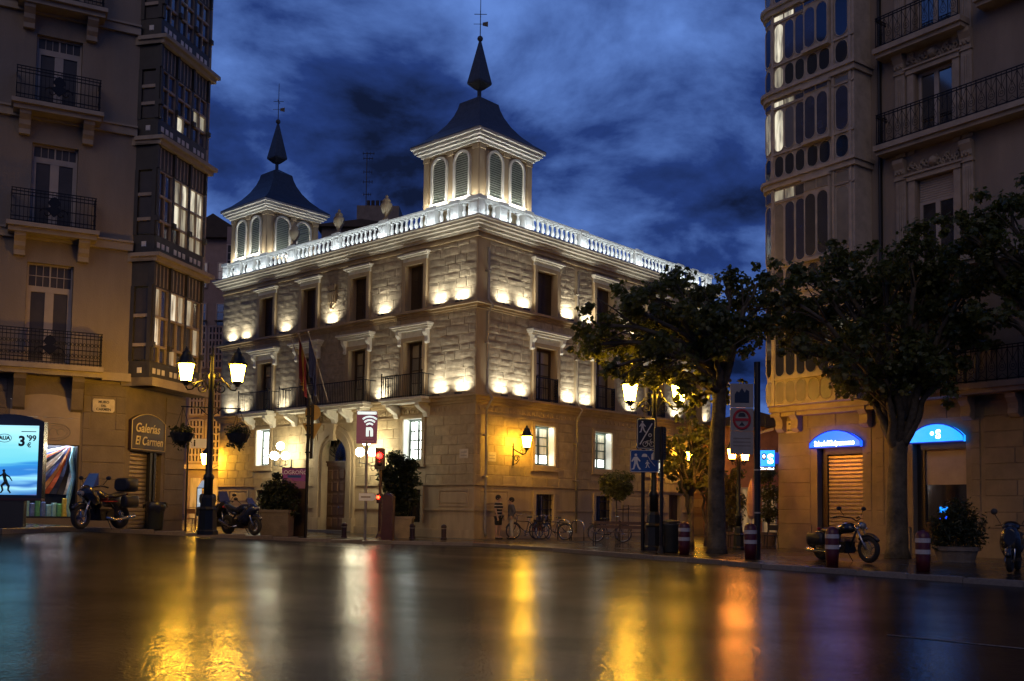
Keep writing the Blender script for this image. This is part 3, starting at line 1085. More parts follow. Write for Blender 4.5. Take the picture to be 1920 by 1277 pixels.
# --- drainpipes
for t, dd in ((.52, .14), (6.5, .13), (15.9, .13)):
    m = MB(FR)
    if t < 1:
        m.tube([(t, 12.0, .10), (t, 11.9, dd), (t, 9.85, dd), (t, 9.55, .42), (t, 9.3, dd), (t, 6.1, dd), (t, 5.7, .45), (t, 5.3, dd), (t, .3, dd), (t, .1, .2)], .055, 8)
    else:
        m.tube([(t + .08, 12.1, .05), (t, 12.0, dd), (t, 9.85, dd), (t, 9.55, .40), (t, 9.3, dd), (t, 6.1, dd), (t, 5.7, .43), (t, 5.3, dd), (t, .2, dd)], .05, 8)
    for y in (11, 8, 4.2, 2.5):
        m.box(t - .08, t + .08, y, y + .06, 0, dd + .06)
    m.build('drainpipe', 'zinc', pal, smooth=True)
# --- balustrade
def baluster_mesh():
    return MB().lathe([(.10, 0), (.10, .06), (.055, .09), (.05, .12), (.085, .20), (.095, .27), (.07, .36), (.045, .44), (.06, .47), (.045, .50), (.075, .56), (.10, .58), (.10, .62)], n=8).mesh('baluster', True)
bal_me = baluster_mesh()
bal_me.materials.append(MATS['whitened_stone'])
pedL = [0, 1.25, 2.65, 5.75, 9.15, 12.65, 15.0, 16.2, 17.4, 18.55]
pedR = [1.35, 2.95, 6.85, 11.25, 15.0, 16.45, 17.95]
m = MB()
run(m, [(13.13, 13.24, .16)])
m.build('balustrade_base', 'whitened_stone', pal)
m = MB()
for fac, l in ((FL, LL), (FR, LR)):
    m.xf = fac
    m.box(-.16 if fac is FL else .12, l, 13.88, 13.94, -.10, .12)
    m.box(-.20 if fac is FL else .16, l, 13.94, 14.02, -.14, .16)
m.build('balustrade_rail', 'whitened_stone', pal)
def pedestal(fac, t, w=.46, top=14.0):
    m = MB(fac)
    m.box(t - w / 2, t + w / 2, 13.24, top - .10, -.2, .17)
    m.box(t - w / 2 - .05, t + w / 2 + .05, top - .10, top + .06, -.25, .23)
    m.box(t - w / 2 + .08, t - w / 2 + .11, 13.36, top - .2, .17, .185)
    m.box(t + w / 2 - .11, t + w / 2 - .08, 13.36, top - .2, .17, .185)
    m.box(t - w / 2 + .11, t + w / 2 - .11, 13.36, 13.39, .17, .185)
    m.box(t - w / 2 + .11, t + w / 2 - .11, top - .23, top - .2, .17, .185)
    return m.build('pedestal', 'whitened_stone', pal)
urn_me = MB().lathe([(.19, 0), (.19, .08), (.10, .13), (.09, .24), (.16, .34), (.245, .52), (.27, .68), (.25, .78), (.16, .86), (.19, .92), (.14, .99), (.06, 1.06), (.07, 1.12), (.02, 1.2)], n=14).mesh('urn', True)
urn_me.materials.append(MATS['trim'])
for fac, peds, l in ((FL, pedL, LL), (FR, [0] + pedR, LR)):
    for i, t in enumerate(peds):
        if not (fac is FR and t == 0):
            pedestal(fac, t if t else .12, .62 if t == 0 else .46)
        if fac is FL and t in (5.75, 9.15, 12.65):
            o = obj('urn', urn_me, None, pal)
            o.location = fac(t, 14.06, 0)
        if i + 1 < len(peds):
            a, b = t + .3, peds[i + 1] - .26
            n = max(2, round((b - a) / .33)) if b - a > 1.4 else 2
            for k in range(n):
                o = obj('baluster', bal_me, None, pal)
                o.location = fac(a + (b - a) * (k + .5) / n, 13.245, 0)
# --- towers
def tower(t0, s0, side):
    h0, h1 = 13.1, 16.75
    tb = PB
    P = lambda t, s_: (CX + dL[0] * t + dR[0] * s_, CYY + dL[1] * t + dR[1] * s_)
    body = MB()
    faces = [Fac(P(t0, s0), dL, PB), Fac(P(t0, s0), dR, PB)]
    for f in faces:
        body.xf = f
        wall(body, 0, side, h0, h1, [], 0, .25)
    body.xf = ident
    a, b, c, d = (pin(t0, s0, 0), pin(t0 + side, s0, 0), pin(t0 + side, s0 + side, 0), pin(t0, s0 + side, 0))
    for p, q in ((b, c), (c, d)):
        body.add([(p[0], p[1], h0), (q[0], q[1], h0), (q[0], q[1], h1), (p[0], p[1], h1)], [(0, 1, 2, 3)])
    tw = body.build('tower', 'trim', pal)
    for f in faces:
        m = MB(f)
        for x in (.0, side / 2 - .13, side - .26):
            m.box(x - (.05 if x == 0 else 0), x + .26 + (.05 if x > side - .3 else 0), h0, 16.3, 0, .07)
            m.box(x - .06, x + .32, 16.3, 16.44, 0, .11)
        m.box(-.06, side + .06, 16.44, 16.52, 0, .10)
        m.box(-.06, side + .06, 13.9, 14.02, 0, .09)
        m.build('tower_pilasters', 'trim', tw)
        for c in (side * .29, side * .71):
            m = MB(f)
            N = 16
            r0, r1 = .40, .50
            for i in range(N):
                a0, a1 = math.pi * i / N, math.pi * (i + 1) / N
                m.prism([(c + r1 * math.cos(a0), 15.9 + r1 * math.sin(a0)), (c + r1 * math.cos(a1), 15.9 + r1 * math.sin(a1)),
                         (c + r0 * math.cos(a1), 15.9 + r0 * math.sin(a1)), (c + r0 * math.cos(a0), 15.9 + r0 * math.sin(a0))], 0, .12)
            m.box(c - .5, c - .4, 14.35, 15.9, 0, .12)
            m.box(c + .4, c + .5, 14.35, 15.9, 0, .12)
            m.box(c - .54, c + .54, 14.25, 14.35, 0, .15)
            m.build('arch_frame', 'whitened_stone', tw)  # part of the arch's lamplit outline put into this whiter colour
            m = MB(f)                       # round head recess + louvres
            m.prism(arcpoly(c - .395, c + .395, 14.35, 15.9, .395), .002, .014)
            m.build('arch_back', 'green_frame', tw)
            m = MB(f)
            y = 14.42
            while y < 16.25:
                hw = .37 if y < 15.9 else math.sqrt(max(.0, .38 ** 2 - (y - 15.9) ** 2))
                if hw > .08:
                    m.add([(c - hw, y, .075), (c + hw, y, .075), (c + hw, y + .075, .016), (c - hw, y + .075, .016), (c - hw, y - .014, .075), (c + hw, y - .014, .075)],
                          [(0, 1, 2, 3), (4, 5, 1, 0)])
                y += .098
            m.build('louvre_slats', 'louvre_paint', tw, kind='stuff')
    # eaves
    m = MB()
    for k, (z0, z1, o) in enumerate(((16.52, 16.64, .16), (16.64, 16.74, .30), (16.74, 16.88, .40), (16.88, 16.98, .50))):
        q = [pin(t0 - o, s0 - o, 0), pin(t0 + side + o, s0 - o, 0), pin(t0 + side + o, s0 + side + o, 0), pin(t0 - o, s0 + side + o, 0)]
        m.prism([(p[0], p[1]) for p in q], z0, z1)
    m.build('eaves', 'whitened_stone', tw)  # whiter colour carries some of the light on the eaves
    # bell-cast slate roof
    hz = lambda py: at(905, py, 43.36).z
    m = MB()
    cxp = pin(t0 + side / 2, s0 + side / 2, 0)
    ang = YAW + math.pi / 4
    half = (side / 2 + .52) * math.sqrt(2)
    zt = 19.05
    prof = [(half, 16.98), (half * .985, 17.04), (half * .80, 17.32), (half * .62, 17.68), (half * .47, 18.10), (half * .365, 18.52), (half * .31, 18.85), (half * .285, 19.10), (.12, 19.42)]
    m.lathe(prof, (cxp[0], cxp[1], 0), 4, math.pi / 4 - YAW + math.pi / 2)
    rf = m.build('tower_roof', 'slate', tw)
    m = MB()
    m.lathe([(.09, 19.3), (.09, 19.72), (.20, 19.75), (.53, 19.98), (.55, 20.06), (.42, 20.55), (.06, 21.95), (.03, 22.0)], (cxp[0], cxp[1], 0), 4, math.pi / 4 - YAW + math.pi / 2)
    m.build('spire', 'slate', tw)
    m = MB()
    m.ball((cxp[0], cxp[1], 22.08), .13, 12, 8)
    m.cyl((cxp[0], cxp[1], 22.0), (cxp[0], cxp[1], 24.2), .025, .015, 6)
    for a_ in (0, math.pi / 2):
        x, y = math.cos(a_) * .28, math.sin(a_) * .28
        m.cyl((cxp[0] - x, cxp[1] - y, 23.2), (cxp[0] + x, cxp[1] + y, 23.2), .016, n=5)
    m.cyl((cxp[0] - .3, cxp[1], 22.75), (cxp[0] + .3, cxp[1], 22.75), .012, n=5)
    m.prism([(.1, 22.68), (.34, 22.63), (.34, 22.87), (.1, 22.82)], -.008, .008, lambda p, q, r: (cxp[0] + p, cxp[1] + r, q))
    m.build('weather_vane', 'lead', tw)
    # bodiless lights added at the tower foot in place of eave and arch strips
    for f in faces:
        n = Vector((f.n.x, f.n.y, 0))
        b0 = Vector(f(.1, 14.15, .32))
        b1 = Vector(f(side - .1, 14.15, .32))
        strip(b0, b1, Vector((-n.x * .35, -n.y * .35, 1)), .08, 55, (1, .97, .84), pal)
    return tw
tower(.42, .42, 3.25)
tower(15.55, .35, 3.15)
# --- floodlights on the ledges
upm = MB().box(-.16, .16, -.06, .06, 0, .09).mesh('uplight')
upm.materials.append(MATS['lead'])
for fac, ts, h in ((FL, [.82, 2.15, 5.7, 9.43, 13.11, 16.55, 17.84], 9.70), (FL, [.73, 2.05, 5.75, 9.3, 13.15, 16.6, 17.83], 5.88),
                   (FR, [1.5, 2.79, 5.82, 7.25, 10.8, 14.8, 17.6], 9.70), (FR, [1.41, 2.69, 5.95, 7.21, 10.76, 14.8, 17.8], 5.88)):
    for t in ts:
        o = obj('uplight', upm, None, pal)
        dd = .24 if h > 8 else .28
        o.location = fac(t, h, dd)
        o.rotation_euler = (0, 0, math.atan2(fac.u.y, fac.u.x))
        n = Vector((fac.n.x, fac.n.y, 0))
        if h < 8 and t == 9.3:
            continue
        flood(fac(t, h + .10, dd), (fac.u.x, fac.u.y, 0), Vector((-n.x * .28, -n.y * .28, 1)), .62, 25 * random.uniform(.7, 1.2), (1, .95, .76), pal)
# --- light lines in front of the balustrade
for fac, l in ((FL, LL), (FR, LR)):
    n = Vector((fac.n.x, fac.n.y, 0))
    k = 4
    for i in range(k):
        a, b = l * i / k + .05, l * (i + 1) / k - .05
        strip(fac(a, 13.16, .45), fac(b, 13.16, .45), Vector((-n.x, -n.y, .75)), .05, 52, (.78, .91, 1.0), pal)
m = MB()
m.xf = FL
m.box(-.45, LL, 13.13, 13.15, .40, .46)
m.xf = FR
m.box(-.38, LR, 13.13, 13.15, .40, .46)
m.build('light_rail', 'lead', pal)
# --- coat of arms
m = MB(FL)
m.prism([(9.14, 10.75), (9.43, 10.5), (9.72, 10.75), (9.72, 11.35), (9.14, 11.35)], .05, .14)
m.prism([(9.2, 11.4), (9.1, 11.66), (9.23, 11.56), (9.31, 11.7), (9.43, 11.58), (9.55, 11.7), (9.63, 11.56), (9.76, 11.66), (9.66, 11.4)], .05, .16)
for i in range(3):
    m.box(9.22 + i * .16, 9.32 + i * .16, 10.8, 11.28, .14, .18)
m.ball((9.43, 10.52, .1), .1, 10, 6)
m.build('coat_of_arms', 'trim', pal)
# --- blank-looking ceramic plaques on the corner
for fac, t, h in ((FL, .58, 3.46), (FR, .98, 3.36)):
    pl = MB(fac).box(t - .24, t + .24, h - .19, h + .19, .03, .05).build('wall_plaque', 'ceramic', pal)
    m = MB(fac)
    for k in range(2):
        m.box(t - .17, t + .17, h + .035 - .13 * k, h + .075 - .13 * k, .05, .053)
    m.build('plaque_print', 'sign_grey', pl)
# ================================================================== building on the left
A2 = (-13.709, 29.4)
LBB = (A2[0], A2[1], 0.0)
uL = (math.sin(RAD(62.3)), math.cos(RAD(62.3)))
FA = Fac(A2, uL, LBB)
d3 = (math.sin(RAD(13.2)), math.cos(RAD(13.2)))
d2 = (math.sin(RAD(103.2)), math.cos(RAD(103.2)))
TW = 2.21
Wp = (A2[0] + uL[0] * TW, A2[1] + uL[1] * TW)
FC = Fac(Wp, d3, LBB)
FS = Fac(Wp, d2, LBB)
G0 = (Wp[0] + d2[0] * .74, Wp[1] + d2[1] * .74)
FG = Fac(G0, d3, LBB)
lb = thing('apartment_house', 'dark plastered apartment house with iron balconies and a glazed corner gallery over shops', 'building', LBB)
TOP = 27.0
hol = []
WTS = (-.05, -4.2)
for c in WTS:
    for h0, h1 in ((5.3, 8.3), (9.35, 11.88), (12.95, 15.18), (16.15, 18.4), (19.5, 21.8)):
        hol.append((c - .63, c + .63, h0, h1))
m = MB(FA)
wall(m, -9, TW, 4.95, TOP, hol, 0, .28)
m.xf = FC
wall(m, 0, 3.3, 4.95, TOP, [], 0, .2)
m.xf = ident
pe = Vector(FC(3.3, 0, 0))
pb = pe + Vector((math.sin(RAD(-27.7)), math.cos(RAD(-27.7)), 0)) * 14
pa = Vector(FA(-9, 0, 0))
pc = pa + Vector((math.sin(RAD(-27.7)), math.cos(RAD(-27.7)), 0)) * 12
for p, q in ((pe, pb), (pb, pc), (pc, pa)):
    m.add([(p.x, p.y, 0), (q.x, q.y, 0), (q.x, q.y, TOP), (p.x, p.y, TOP)], [(0, 1, 2, 3)])
m.add([(p.x, p.y, TOP) for p in (pa, Vector(FA(TW, 0, 0)), pe, pb, pc)], [(0, 1, 2, 3, 4)])
m.build('wall', 'plaster_left', lb)
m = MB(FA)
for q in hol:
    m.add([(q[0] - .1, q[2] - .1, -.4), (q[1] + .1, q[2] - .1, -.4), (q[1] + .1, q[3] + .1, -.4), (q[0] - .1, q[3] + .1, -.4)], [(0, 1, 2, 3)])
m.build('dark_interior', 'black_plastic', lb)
for z in (9.1, 12.7, 15.9, 19.1):
    m = MB(FA)
    m.box(-9, TW, z - .14, z + .10, 0, .12)
    m.box(-9, TW, z + .10, z + .16, 0, .18)
    m.build('string_course', 'stone_left', lb)
m = MB(FA)
m.box(-9, 1.45, 4.95, 5.10, 0, .55)
m.box(-9, 1.45, 5.10, 5.25, 0, .68)
m.build('balcony_slab', 'stone_left', lb)
m = MB(FA)
m.box(1.45, TW + .05, 4.92, 5.16, 0, .30)
m.xf = FS
m.box(-.12, .95, 4.80, 5.06, -.4, .16)
m.xf = FG
m.box(-.16, 3.2, 4.80, 5.06, -.5, .20)
m.build('ground_floor_cornice', 'stone_left', lb)
def panel_rail(root, fac, a, b, h, out, rich, mt='iron'):
    m = MB(fac)
    n = int((b - a) / .105)
    H_ = .98
    for i in range(n + 1):
        x = a + (b - a) * i / n
        m.box(x - .008, x + .008, h, h + H_, out - .008, out + .008)
        if rich and i < n:
            xm = x + (b - a) / n / 2
            for y in (h + .28, h + .62):
                m.torus((xm, y, 0), .035, .008, 'y', 8, 4) if False else m.tube([(xm + .035 * math.cos(q * math.pi / 4), y + .05 * math.sin(q * math.pi / 4), out) for q in range(8)], .008, 4, False, True)
    for y in (h + .05, h + .16, h + .45, h + .80, h + .90, h + H_):
        m.box(a - .02, b + .02, y - .012, y + .012, out - .014, out + .014)
    for k in range(1, 7):
        dd = out * k / 7
        for x in (a, b):
            m.box(x - .008, x + .008, h, h + H_, dd - .008, dd + .008)
    for y in (h + .05, h + .45, h + .9, h + H_):
        for x in (a, b):
            m.box(x - .014, x + .014, y - .012, y + .012, .0, out)
    cx_ = (a + b) / 2 if b - a < 4 else b - 1.4
    pr = [(0, .5), (.10, .42), (.16, .30), (.08, .2), (.2, .12), (.1, .0), (0, -.1), (-.1, 0), (-.2, .12), (-.08, .2), (-.16, .3), (-.1, .42)]
    m.prism([(cx_ + x * 1.1, h + .35 + y) for x, y in pr], out - .02, out + .03)
    for sg in (-1, 1):
        m.tube([(cx_ + sg * (.2 + .18 * math.cos(q * .5) * (1 - q / 16)), h + .35 + .18 * math.sin(q * .5) * (1 - q / 16), out) for q in range(14)], .014, 4)
    m.build('balcony_railing', mt, root)
panel_rail(lb, FA, -6, 1.38, 5.25, .62, True)
for z, zt in ((9.3, 9.1), (12.9, 12.7), (16.1, 15.9), (19.3, 19.1)):
    for c in WTS:
        a, b = c - 1.12, c + 1.12
        m = MB(FA)
        m.box(a - .06, b + .06, z - .26, z - .12, 0, .60)
        m.box(a - .12, b + .12, z - .12, z, 0, .72)
        sl = m.build('balcony_slab', 'stone_left', lb)
        for x in (a + .26, b - .26):
            m = MB(FA)
            m.prism([(z - .26, 0), (z - .26, .52), (z - .36, .50), (z - .5, .34), (z - .62, .30), (z - .72, .20), (z - .86, .18), (z - .86, 0)], x - .15, x + .15, lambda p, q, r: (r, p, q))
            m.build('balcony_corbel', 'stone_left', sl)
        panel_rail(lb, FA, a, b, z, .62, False)
for c in WTS:
    for x in (c - .7, c + .85):
        m = MB(FA)
        m.prism([(4.95, 0), (4.95, .45), (4.8, .44), (4.6, .26), (4.3, .2), (4.0, .12), (3.9, 0)], x - .16, x + .16, lambda p, q, r: (r, p, q))
        m.build('balcony_corbel', 'stone_left_low', lb)
for c in WTS:
    for h0, h1, gl in ((5.3, 8.3, 'pane_dull'), (9.35, 11.88, 'pane_dull'), (12.95, 15.18, 'pane_dull'), (16.15, 18.4, 'pane_dull'), (19.5, 21.8, 'pane_dull')):
        tr = h1 - (.72 if h0 < 6 else .42)
        casement(lb, FA, c, 1.24, h0, tr, 2, 1, -.22, 'win_paint', gl, bar=.16, outer=.12)
        casement(lb, FA, c, 1.24, tr, h1, 6, 2 if h0 < 6 else 1, -.22, 'win_paint', 'pane_dull', bar=.03, outer=.05)
# --- ground floor: piers, shop, street plaque
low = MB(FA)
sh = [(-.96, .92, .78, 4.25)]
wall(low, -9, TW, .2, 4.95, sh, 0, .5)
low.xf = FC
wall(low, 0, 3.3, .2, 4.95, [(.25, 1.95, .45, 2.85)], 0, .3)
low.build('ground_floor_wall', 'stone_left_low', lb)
lst = []
def coursed(fac, root, t0, t1, h0, h1, rh, keep, mt, wmin, wmax, d=.022):
    um = {}
    h = h0
    k = 0
    while h < h1 - .05:
        r = min(rh, h1 - h)
        ivs = [(t0, t1)]
        for q in keep:
            if q[2] < h + r - .02 and q[3] > h + .02:
                nx = []
                for a, b in ivs:
                    if q[1] <= a or q[0] >= b:
                        nx.append((a, b))
                    else:
                        if q[0] - a > .1:
                            nx.append((a, q[0]))
                        if b - q[1] > .1:
                            nx.append((q[1], b))
                ivs = nx
        for a, b in ivs:
            x = a
            while x < b - .05:
                w = random.uniform(wmin, wmax)
                if x + w > b - wmin * .5:
                    w = b - x
                MB(fac).block(x + .009, x + w - .009, h + .009, h + r - .009, 0, d, .012).build('stone', mt, root)
                x += w
        h += r
        k += 1
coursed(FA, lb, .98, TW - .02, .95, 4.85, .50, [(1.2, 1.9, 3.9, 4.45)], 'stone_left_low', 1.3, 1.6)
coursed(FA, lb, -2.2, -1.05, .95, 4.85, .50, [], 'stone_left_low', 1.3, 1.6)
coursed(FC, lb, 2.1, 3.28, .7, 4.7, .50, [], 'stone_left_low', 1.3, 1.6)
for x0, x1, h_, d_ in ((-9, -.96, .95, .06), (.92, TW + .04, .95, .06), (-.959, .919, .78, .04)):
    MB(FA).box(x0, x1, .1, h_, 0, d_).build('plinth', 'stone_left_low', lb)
m = MB(FA)
m.prism(arcpoly(-.96, .92, 3.74, 4.22, .2), -.08, .03)
fas = m.build('shop_fascia', 'panel_cream', lb)
m = MB(FA)
m.box(-.96, .92, 2.95, 3.73, -.06, .02)
m.build('shop_panel', 'panel_cream', fas)
m = MB(FA)
m.tube([(.2 + .46 * math.cos(q * math.pi / 14), 3.32 + .25 * math.sin(q * math.pi / 14), .025) for q in range(28)], .014, 4, False, True)
m.tube([(.2 + .38 * math.cos(q * math.pi / 14), 3.32 + .19 * math.sin(q * math.pi / 14), .025) for q in range(28)], .009, 4, False, True)
for s0 in (-.2, .0, .2):
    m.tube([(.2 + s0 + .1 * math.cos(q * .6), 3.32 + .1 * math.sin(q * .6), .025) for q in range(8)], .012, 4)
m.build('oval_emblem', 'sign_grey', fas)
# shop window with draped cloth
m = MB(FA)
m.add([(-.95, .8, -.45), (.9, .8, -.45), (.9, 2.94, -.45), (-.95, 2.94, -.45)], [(0, 1, 2, 3)])
m.add([(-.95, .8, -.45), (.9, .8, -.45), (.9, .8, 0), (-.95, .8, 0)], [(0, 1, 2, 3)])
m.build('display_back', 'sign_navy', lb)
clothc = [(.75, .75, .8), (.05, .08, .35), (.5, .12, .05), (.02, .02, .03), (.7, .62, .5), (.12, .2, .5), (.55, .3, .15), (.03, .05, .15), (.8, .78, .75), (.2, .45, .6), (.3, .1, .35), (.55, .05, .08), (.6, .5, .1), (.1, .35, .2)]
for i, c in enumerate(clothc):
    mat('cloth_%d' % i, c, .8, var=.25, scale=9)
for i in range(17):
    m = MB(FA)
    f0, f1 = i / 17, (i + 1) / 17 - .006
    pts0, pts1 = [], []
    for k in range(9):
        s_ = k / 8
        def P(f):
            ex, ey = -1.0 + .55 * f * 2.4, 2.75 - f * 1.55
            ex, ey = (-1.1 + 1.65 * max(0, f - .35) / .65, 2.85 - 2.6 * f) if f < .45 else (-1.0 + 1.75 * (f - .45) / .55, 1.62 - .15 * f)
            tx, ty = .60 + .12 * f, 2.93
            bx, by = (tx + ex) / 2 + .12, (ty + ey) / 2 - .22 * (1 - f)
            x = (1 - s_) ** 2 * tx + 2 * s_ * (1 - s_) * bx + s_ ** 2 * ex
            y = (1 - s_) ** 2 * ty + 2 * s_ * (1 - s_) * by + s_ ** 2 * ey
            return x, y
        pts0.append(P(f0))
        pts1.append(P(f1))
    dd = lambda k: -.30 + .06 * math.sin(k * 1.1 + i * 2.0)
    vs = [(max(-.94, x), max(.85, y), dd(k)) for k, (x, y) in enumerate(pts0)] + [(max(-.94, x), max(.85, y), dd(k) + .03) for k, (x, y) in enumerate(pts1)]
    m.add(vs, [(k, k + 1, 9 + k + 1, 9 + k) for k in range(8)])
    m.build('draped_cloth', 'cloth_%d' % (i * 5 % 9), lb)
m = MB(FA)
m.tube([(.8, 2.9, -.2), (.74, 2.5, -.2), (.82, 2.0, -.18), (.72, 1.5, -.2), (.66, 1.1, -.18), (.74, .82, -.2)], [.05, .07, .06, .08, .06, .07], 7)
m.build('draped_cloth', 'cloth_9', lb)
for i in range(11):
    x = -.92 + .145 * i
    hh = random.uniform(.35, .62)
    MB(FA).block(x, x + .135, .81, .81 + hh, -.35, -.12, .03).build('folded_cloth', 'cloth_%d' % random.choice([0, 1, 5, 8, 10, 11, 12, 13, 9, 10]), lb)
m = MB(FA)
m.box(-.9, .86, 2.97, 3.0, -.28, -.16)
m.build('assumed_display_lamp', mat('display_glow', (1, 1, 1), .5, var=0, emit=(.95, .95, 1.0), es=45), lb)  # assumed lamp out of sight behind the fascia, added to light the cloth
m = MB(FA)
for x0, x1, y0, y1 in ((-.96, -.91, .78, 2.95), (.87, .92, .78, 2.95), (-.91, .87, .78, .83), (-.91, .87, 2.92, 2.95)):
    m.box(x0, x1, y0, y1, -.05, .02)
m.build('shop_window_frame', 'black_plastic', lb)
def plaque(root, fac, t, h, lines, w=.62, hh=.40, size=.105):
    m = MB(fac)
    m.prism([(t - w / 2, h - hh / 2 + .05), (t - w / 2 + .05, h - hh / 2), (t + w / 2 - .05, h - hh / 2), (t + w / 2, h - hh / 2 + .05), (t + w / 2, h + hh / 2 - .04), (t + w / 2 - .03, h + hh / 2), (t - w / 2 + .03, h + hh / 2), (t - w / 2, h + hh / 2 - .04)], .0, .05)
    p = m.build('street_plaque', 'ceramic', root)
    for k, s_ in enumerate(lines):
        text(s_, size * (.8 if k == 1 else 1), 'letter_black', p, lambda x, y, z, k=k: fac(t + x, h + .105 - .11 * k + y, .052 + z), bold=.003)
    return p
plaque(lb, FA, 1.55, 4.17, ('MURO', 'DEL', 'CARMEN'))
# --- door sign and roller shutter on the cut corner
m = MB(FC)
m.prism(arcpoly(.12, 2.0, 2.88, 3.80, .26), .0, .10)
sg = m.build('shop_sign', 'sign_brown', lb)
P = arcpoly(.16, 1.96, 2.92, 3.79, .25)
m = MB(FC)
m.tube([(x, y, .105) for x, y in P], .014, 4, False, True)
m.build('sign_edge', 'letter_gold', sg)
text('Galerías', .40, 'letter_gold', sg, lambda x, y, z: FC(.98 + x, 3.58 + y, .105 + z), shear=.25, bold=.006)
text('El Carmen', .38, 'letter_gold', sg, lambda x, y, z: FC(1.08 + x, 3.18 + y, .105 + z), shear=.25, bold=.006, sx=.92)
for k in range(18):
    y = .46 + k * .132
    MB(FC).block(.27, 1.93, y, y + .125, -.16, -.12, .03).build('shutter_slat', 'shutter_metal', lb)
m = MB(FC)
m.box(1.3, 1.42, .3, 2.86, -.1, .02)
m.box(1.52, 1.62, .3, 2.86, -.1, .02)
m.build('shutter_guide', 'black_plastic', lb)
# --- the glazed corner gallery
def gallery_level(z0, z1, lit):
    m = MB(FG)
    w3 = 2.78
    bays = 3
    bw = w3 / bays
    m.box(-.1, w3 + .25, z1 - .34, z1 - .20, -.72, .16)
    m.box(-.16, w3 + .32, z1 - .20, z1 - .08, -.72, .28)
    m.xf = FS
    m.box(-.1, .8, z1 - .34, z1 - .08, -.2, .10)
    m.build('gallery_cornice', 'stone_left', lb)
    m = MB(FG)
    hB, hT = z0 + .0, z1 - .34
    m.box(-.02, w3 + .02, hB - .1, hB + .5, -.12, .0)
    m.box(-.02, w3 + .02, hT - .75, hT, -.12, .0)
    for i in range(bays + 1):
        x = bw * i
        m.box(x - .06, x + .06, hB + .5, hT - .75, -.12, .02)
        m.box(x - .05, x + .05, hT - .72, hT, 0, .07)
        m.box(x - .07, x + .07, hB + .92, hB + 1.08, .02, .12)
    m.xf = FS
    m.box(.0, .74, hB - .1, hB + .5, -.1, 0)
    m.box(.0, .74, hT - .75, hT, -.1, 0)
    m.box(.0, .12, hB + .5, hT - .75, -.1, .02)
    m.box(.62, .80, hB + .5, hT - .75, -.1, .02)
    fr = m.build('gallery', 'gallery_dark', lb)
    y0, y1 = hB + .5, hT - .75
    ys = [y0, y0 + .5, y0 + .5 + (y1 - y0 - .5) / 2, y1]
    m = MB(FG)
    for i in range(bays):
        a, b = bw * i + .06, bw * (i + 1) - .06
        for y in ys[1:-1]:
            m.box(a, b, y - .035, y + .035, -.1, .01)
        m.box((a + b) / 2 - .025, (a + b) / 2 + .025, y0, y1, -.1, .005)
        m.box(a, a + .03, y0, y1, -.1, .005)
        m.box(b - .03, b, y0, y1, -.1, .005)
        m.box(a, b, y1 - .03, y1, -.1, .005)
        for q in range(4):
            x = a + (b - a) * (q + .5) / 4
            m.box(x - .02, x + .02, hT - .7, hT - .05, 0, .02)
    m.xf = FS
    for y in ys[1:-1]:
        m.box(.12, .62, y - .05, y + .05, -.1, .01)
    m.build('gallery_bar', 'gallery_bar', fr)
    for i in range(bays):
        a, b = bw * i + .09, bw * (i + 1) - .09
        md = (a + b) / 2
        for r in range(3):
            for c, (x0, x1) in enumerate(((a, md - .025), (md + .025, b))):
                MB(FG).box(x0, x1, ys[r] + .035, ys[r + 1] - .035, -.07, -.06).build('pane', lit(i, r, c), fr)
        for q in range(3):
            x = a + (b - a) * (q + .5) / 3
            MB(FG).block(x - .075, x + .075, hB + .13, hB + .30, 0, .02, .015).build('white_tile', 'tile_white', fr)
    for r in range(3):
        MB(FS).box(.12, .62, ys[r] + .05, ys[r + 1] - .05, -.06, -.05).build('pane', 'pane_dull', fr)
    MB(FS).block(.30, .46, hB + .13, hB + .30, 0, .02, .015).build('white_tile', 'tile_white', fr)
gallery_level(5.08, 8.98, lambda i, r, c: {(0, 1, 0): 'lit_warm', (0, 2, 0): 'lit_dim', (1, 2, 1): 'lit_dim', (1, 2, 0): 'lit_warm', (2, 2, 0): 'lit_dim', (2, 1, 1): 'lit_dim', (1, 0, 0): 'lit_dim'}.get((i, r, c), 'pane_sky_blue' if (i + r + c) % 2 else 'glass_grey'))
gallery_level(8.98, 12.62, lambda i, r, c: ('lit_warm' if (i + r + c) % 3 else 'lit_dim') if i > 0 and r > 0 else ('lit_dim' if i == 2 or (i == 1 and c) else 'glass_grey'))
gallery_level(12.62, 15.80, lambda i, r, c: 'lit_dim' if (i, r, c) in ((2, 1, 0), (2, 1, 1)) else 'lit_warm' if (i, r, c) == (1, 0, 0) else ('glass_dark' if (i == 1 and r == 1) else 'pane_sky_blue' if (i + c) % 2 else 'glass_grey'))
gallery_level(15.80, 19.0, lambda i, r, c: 'pane_sky_blue' if (i + r) % 2 else 'glass_grey')
gallery_level(19.0, 22.3, lambda i, r, c: 'glass_grey')
m = MB(FG)
for z0, z1 in ((5, 22.2),):
    m.box(2.80, 2.98, z0, z1, -.72, -.02)
m.build('gallery_pilaster', 'stone_left', lb)
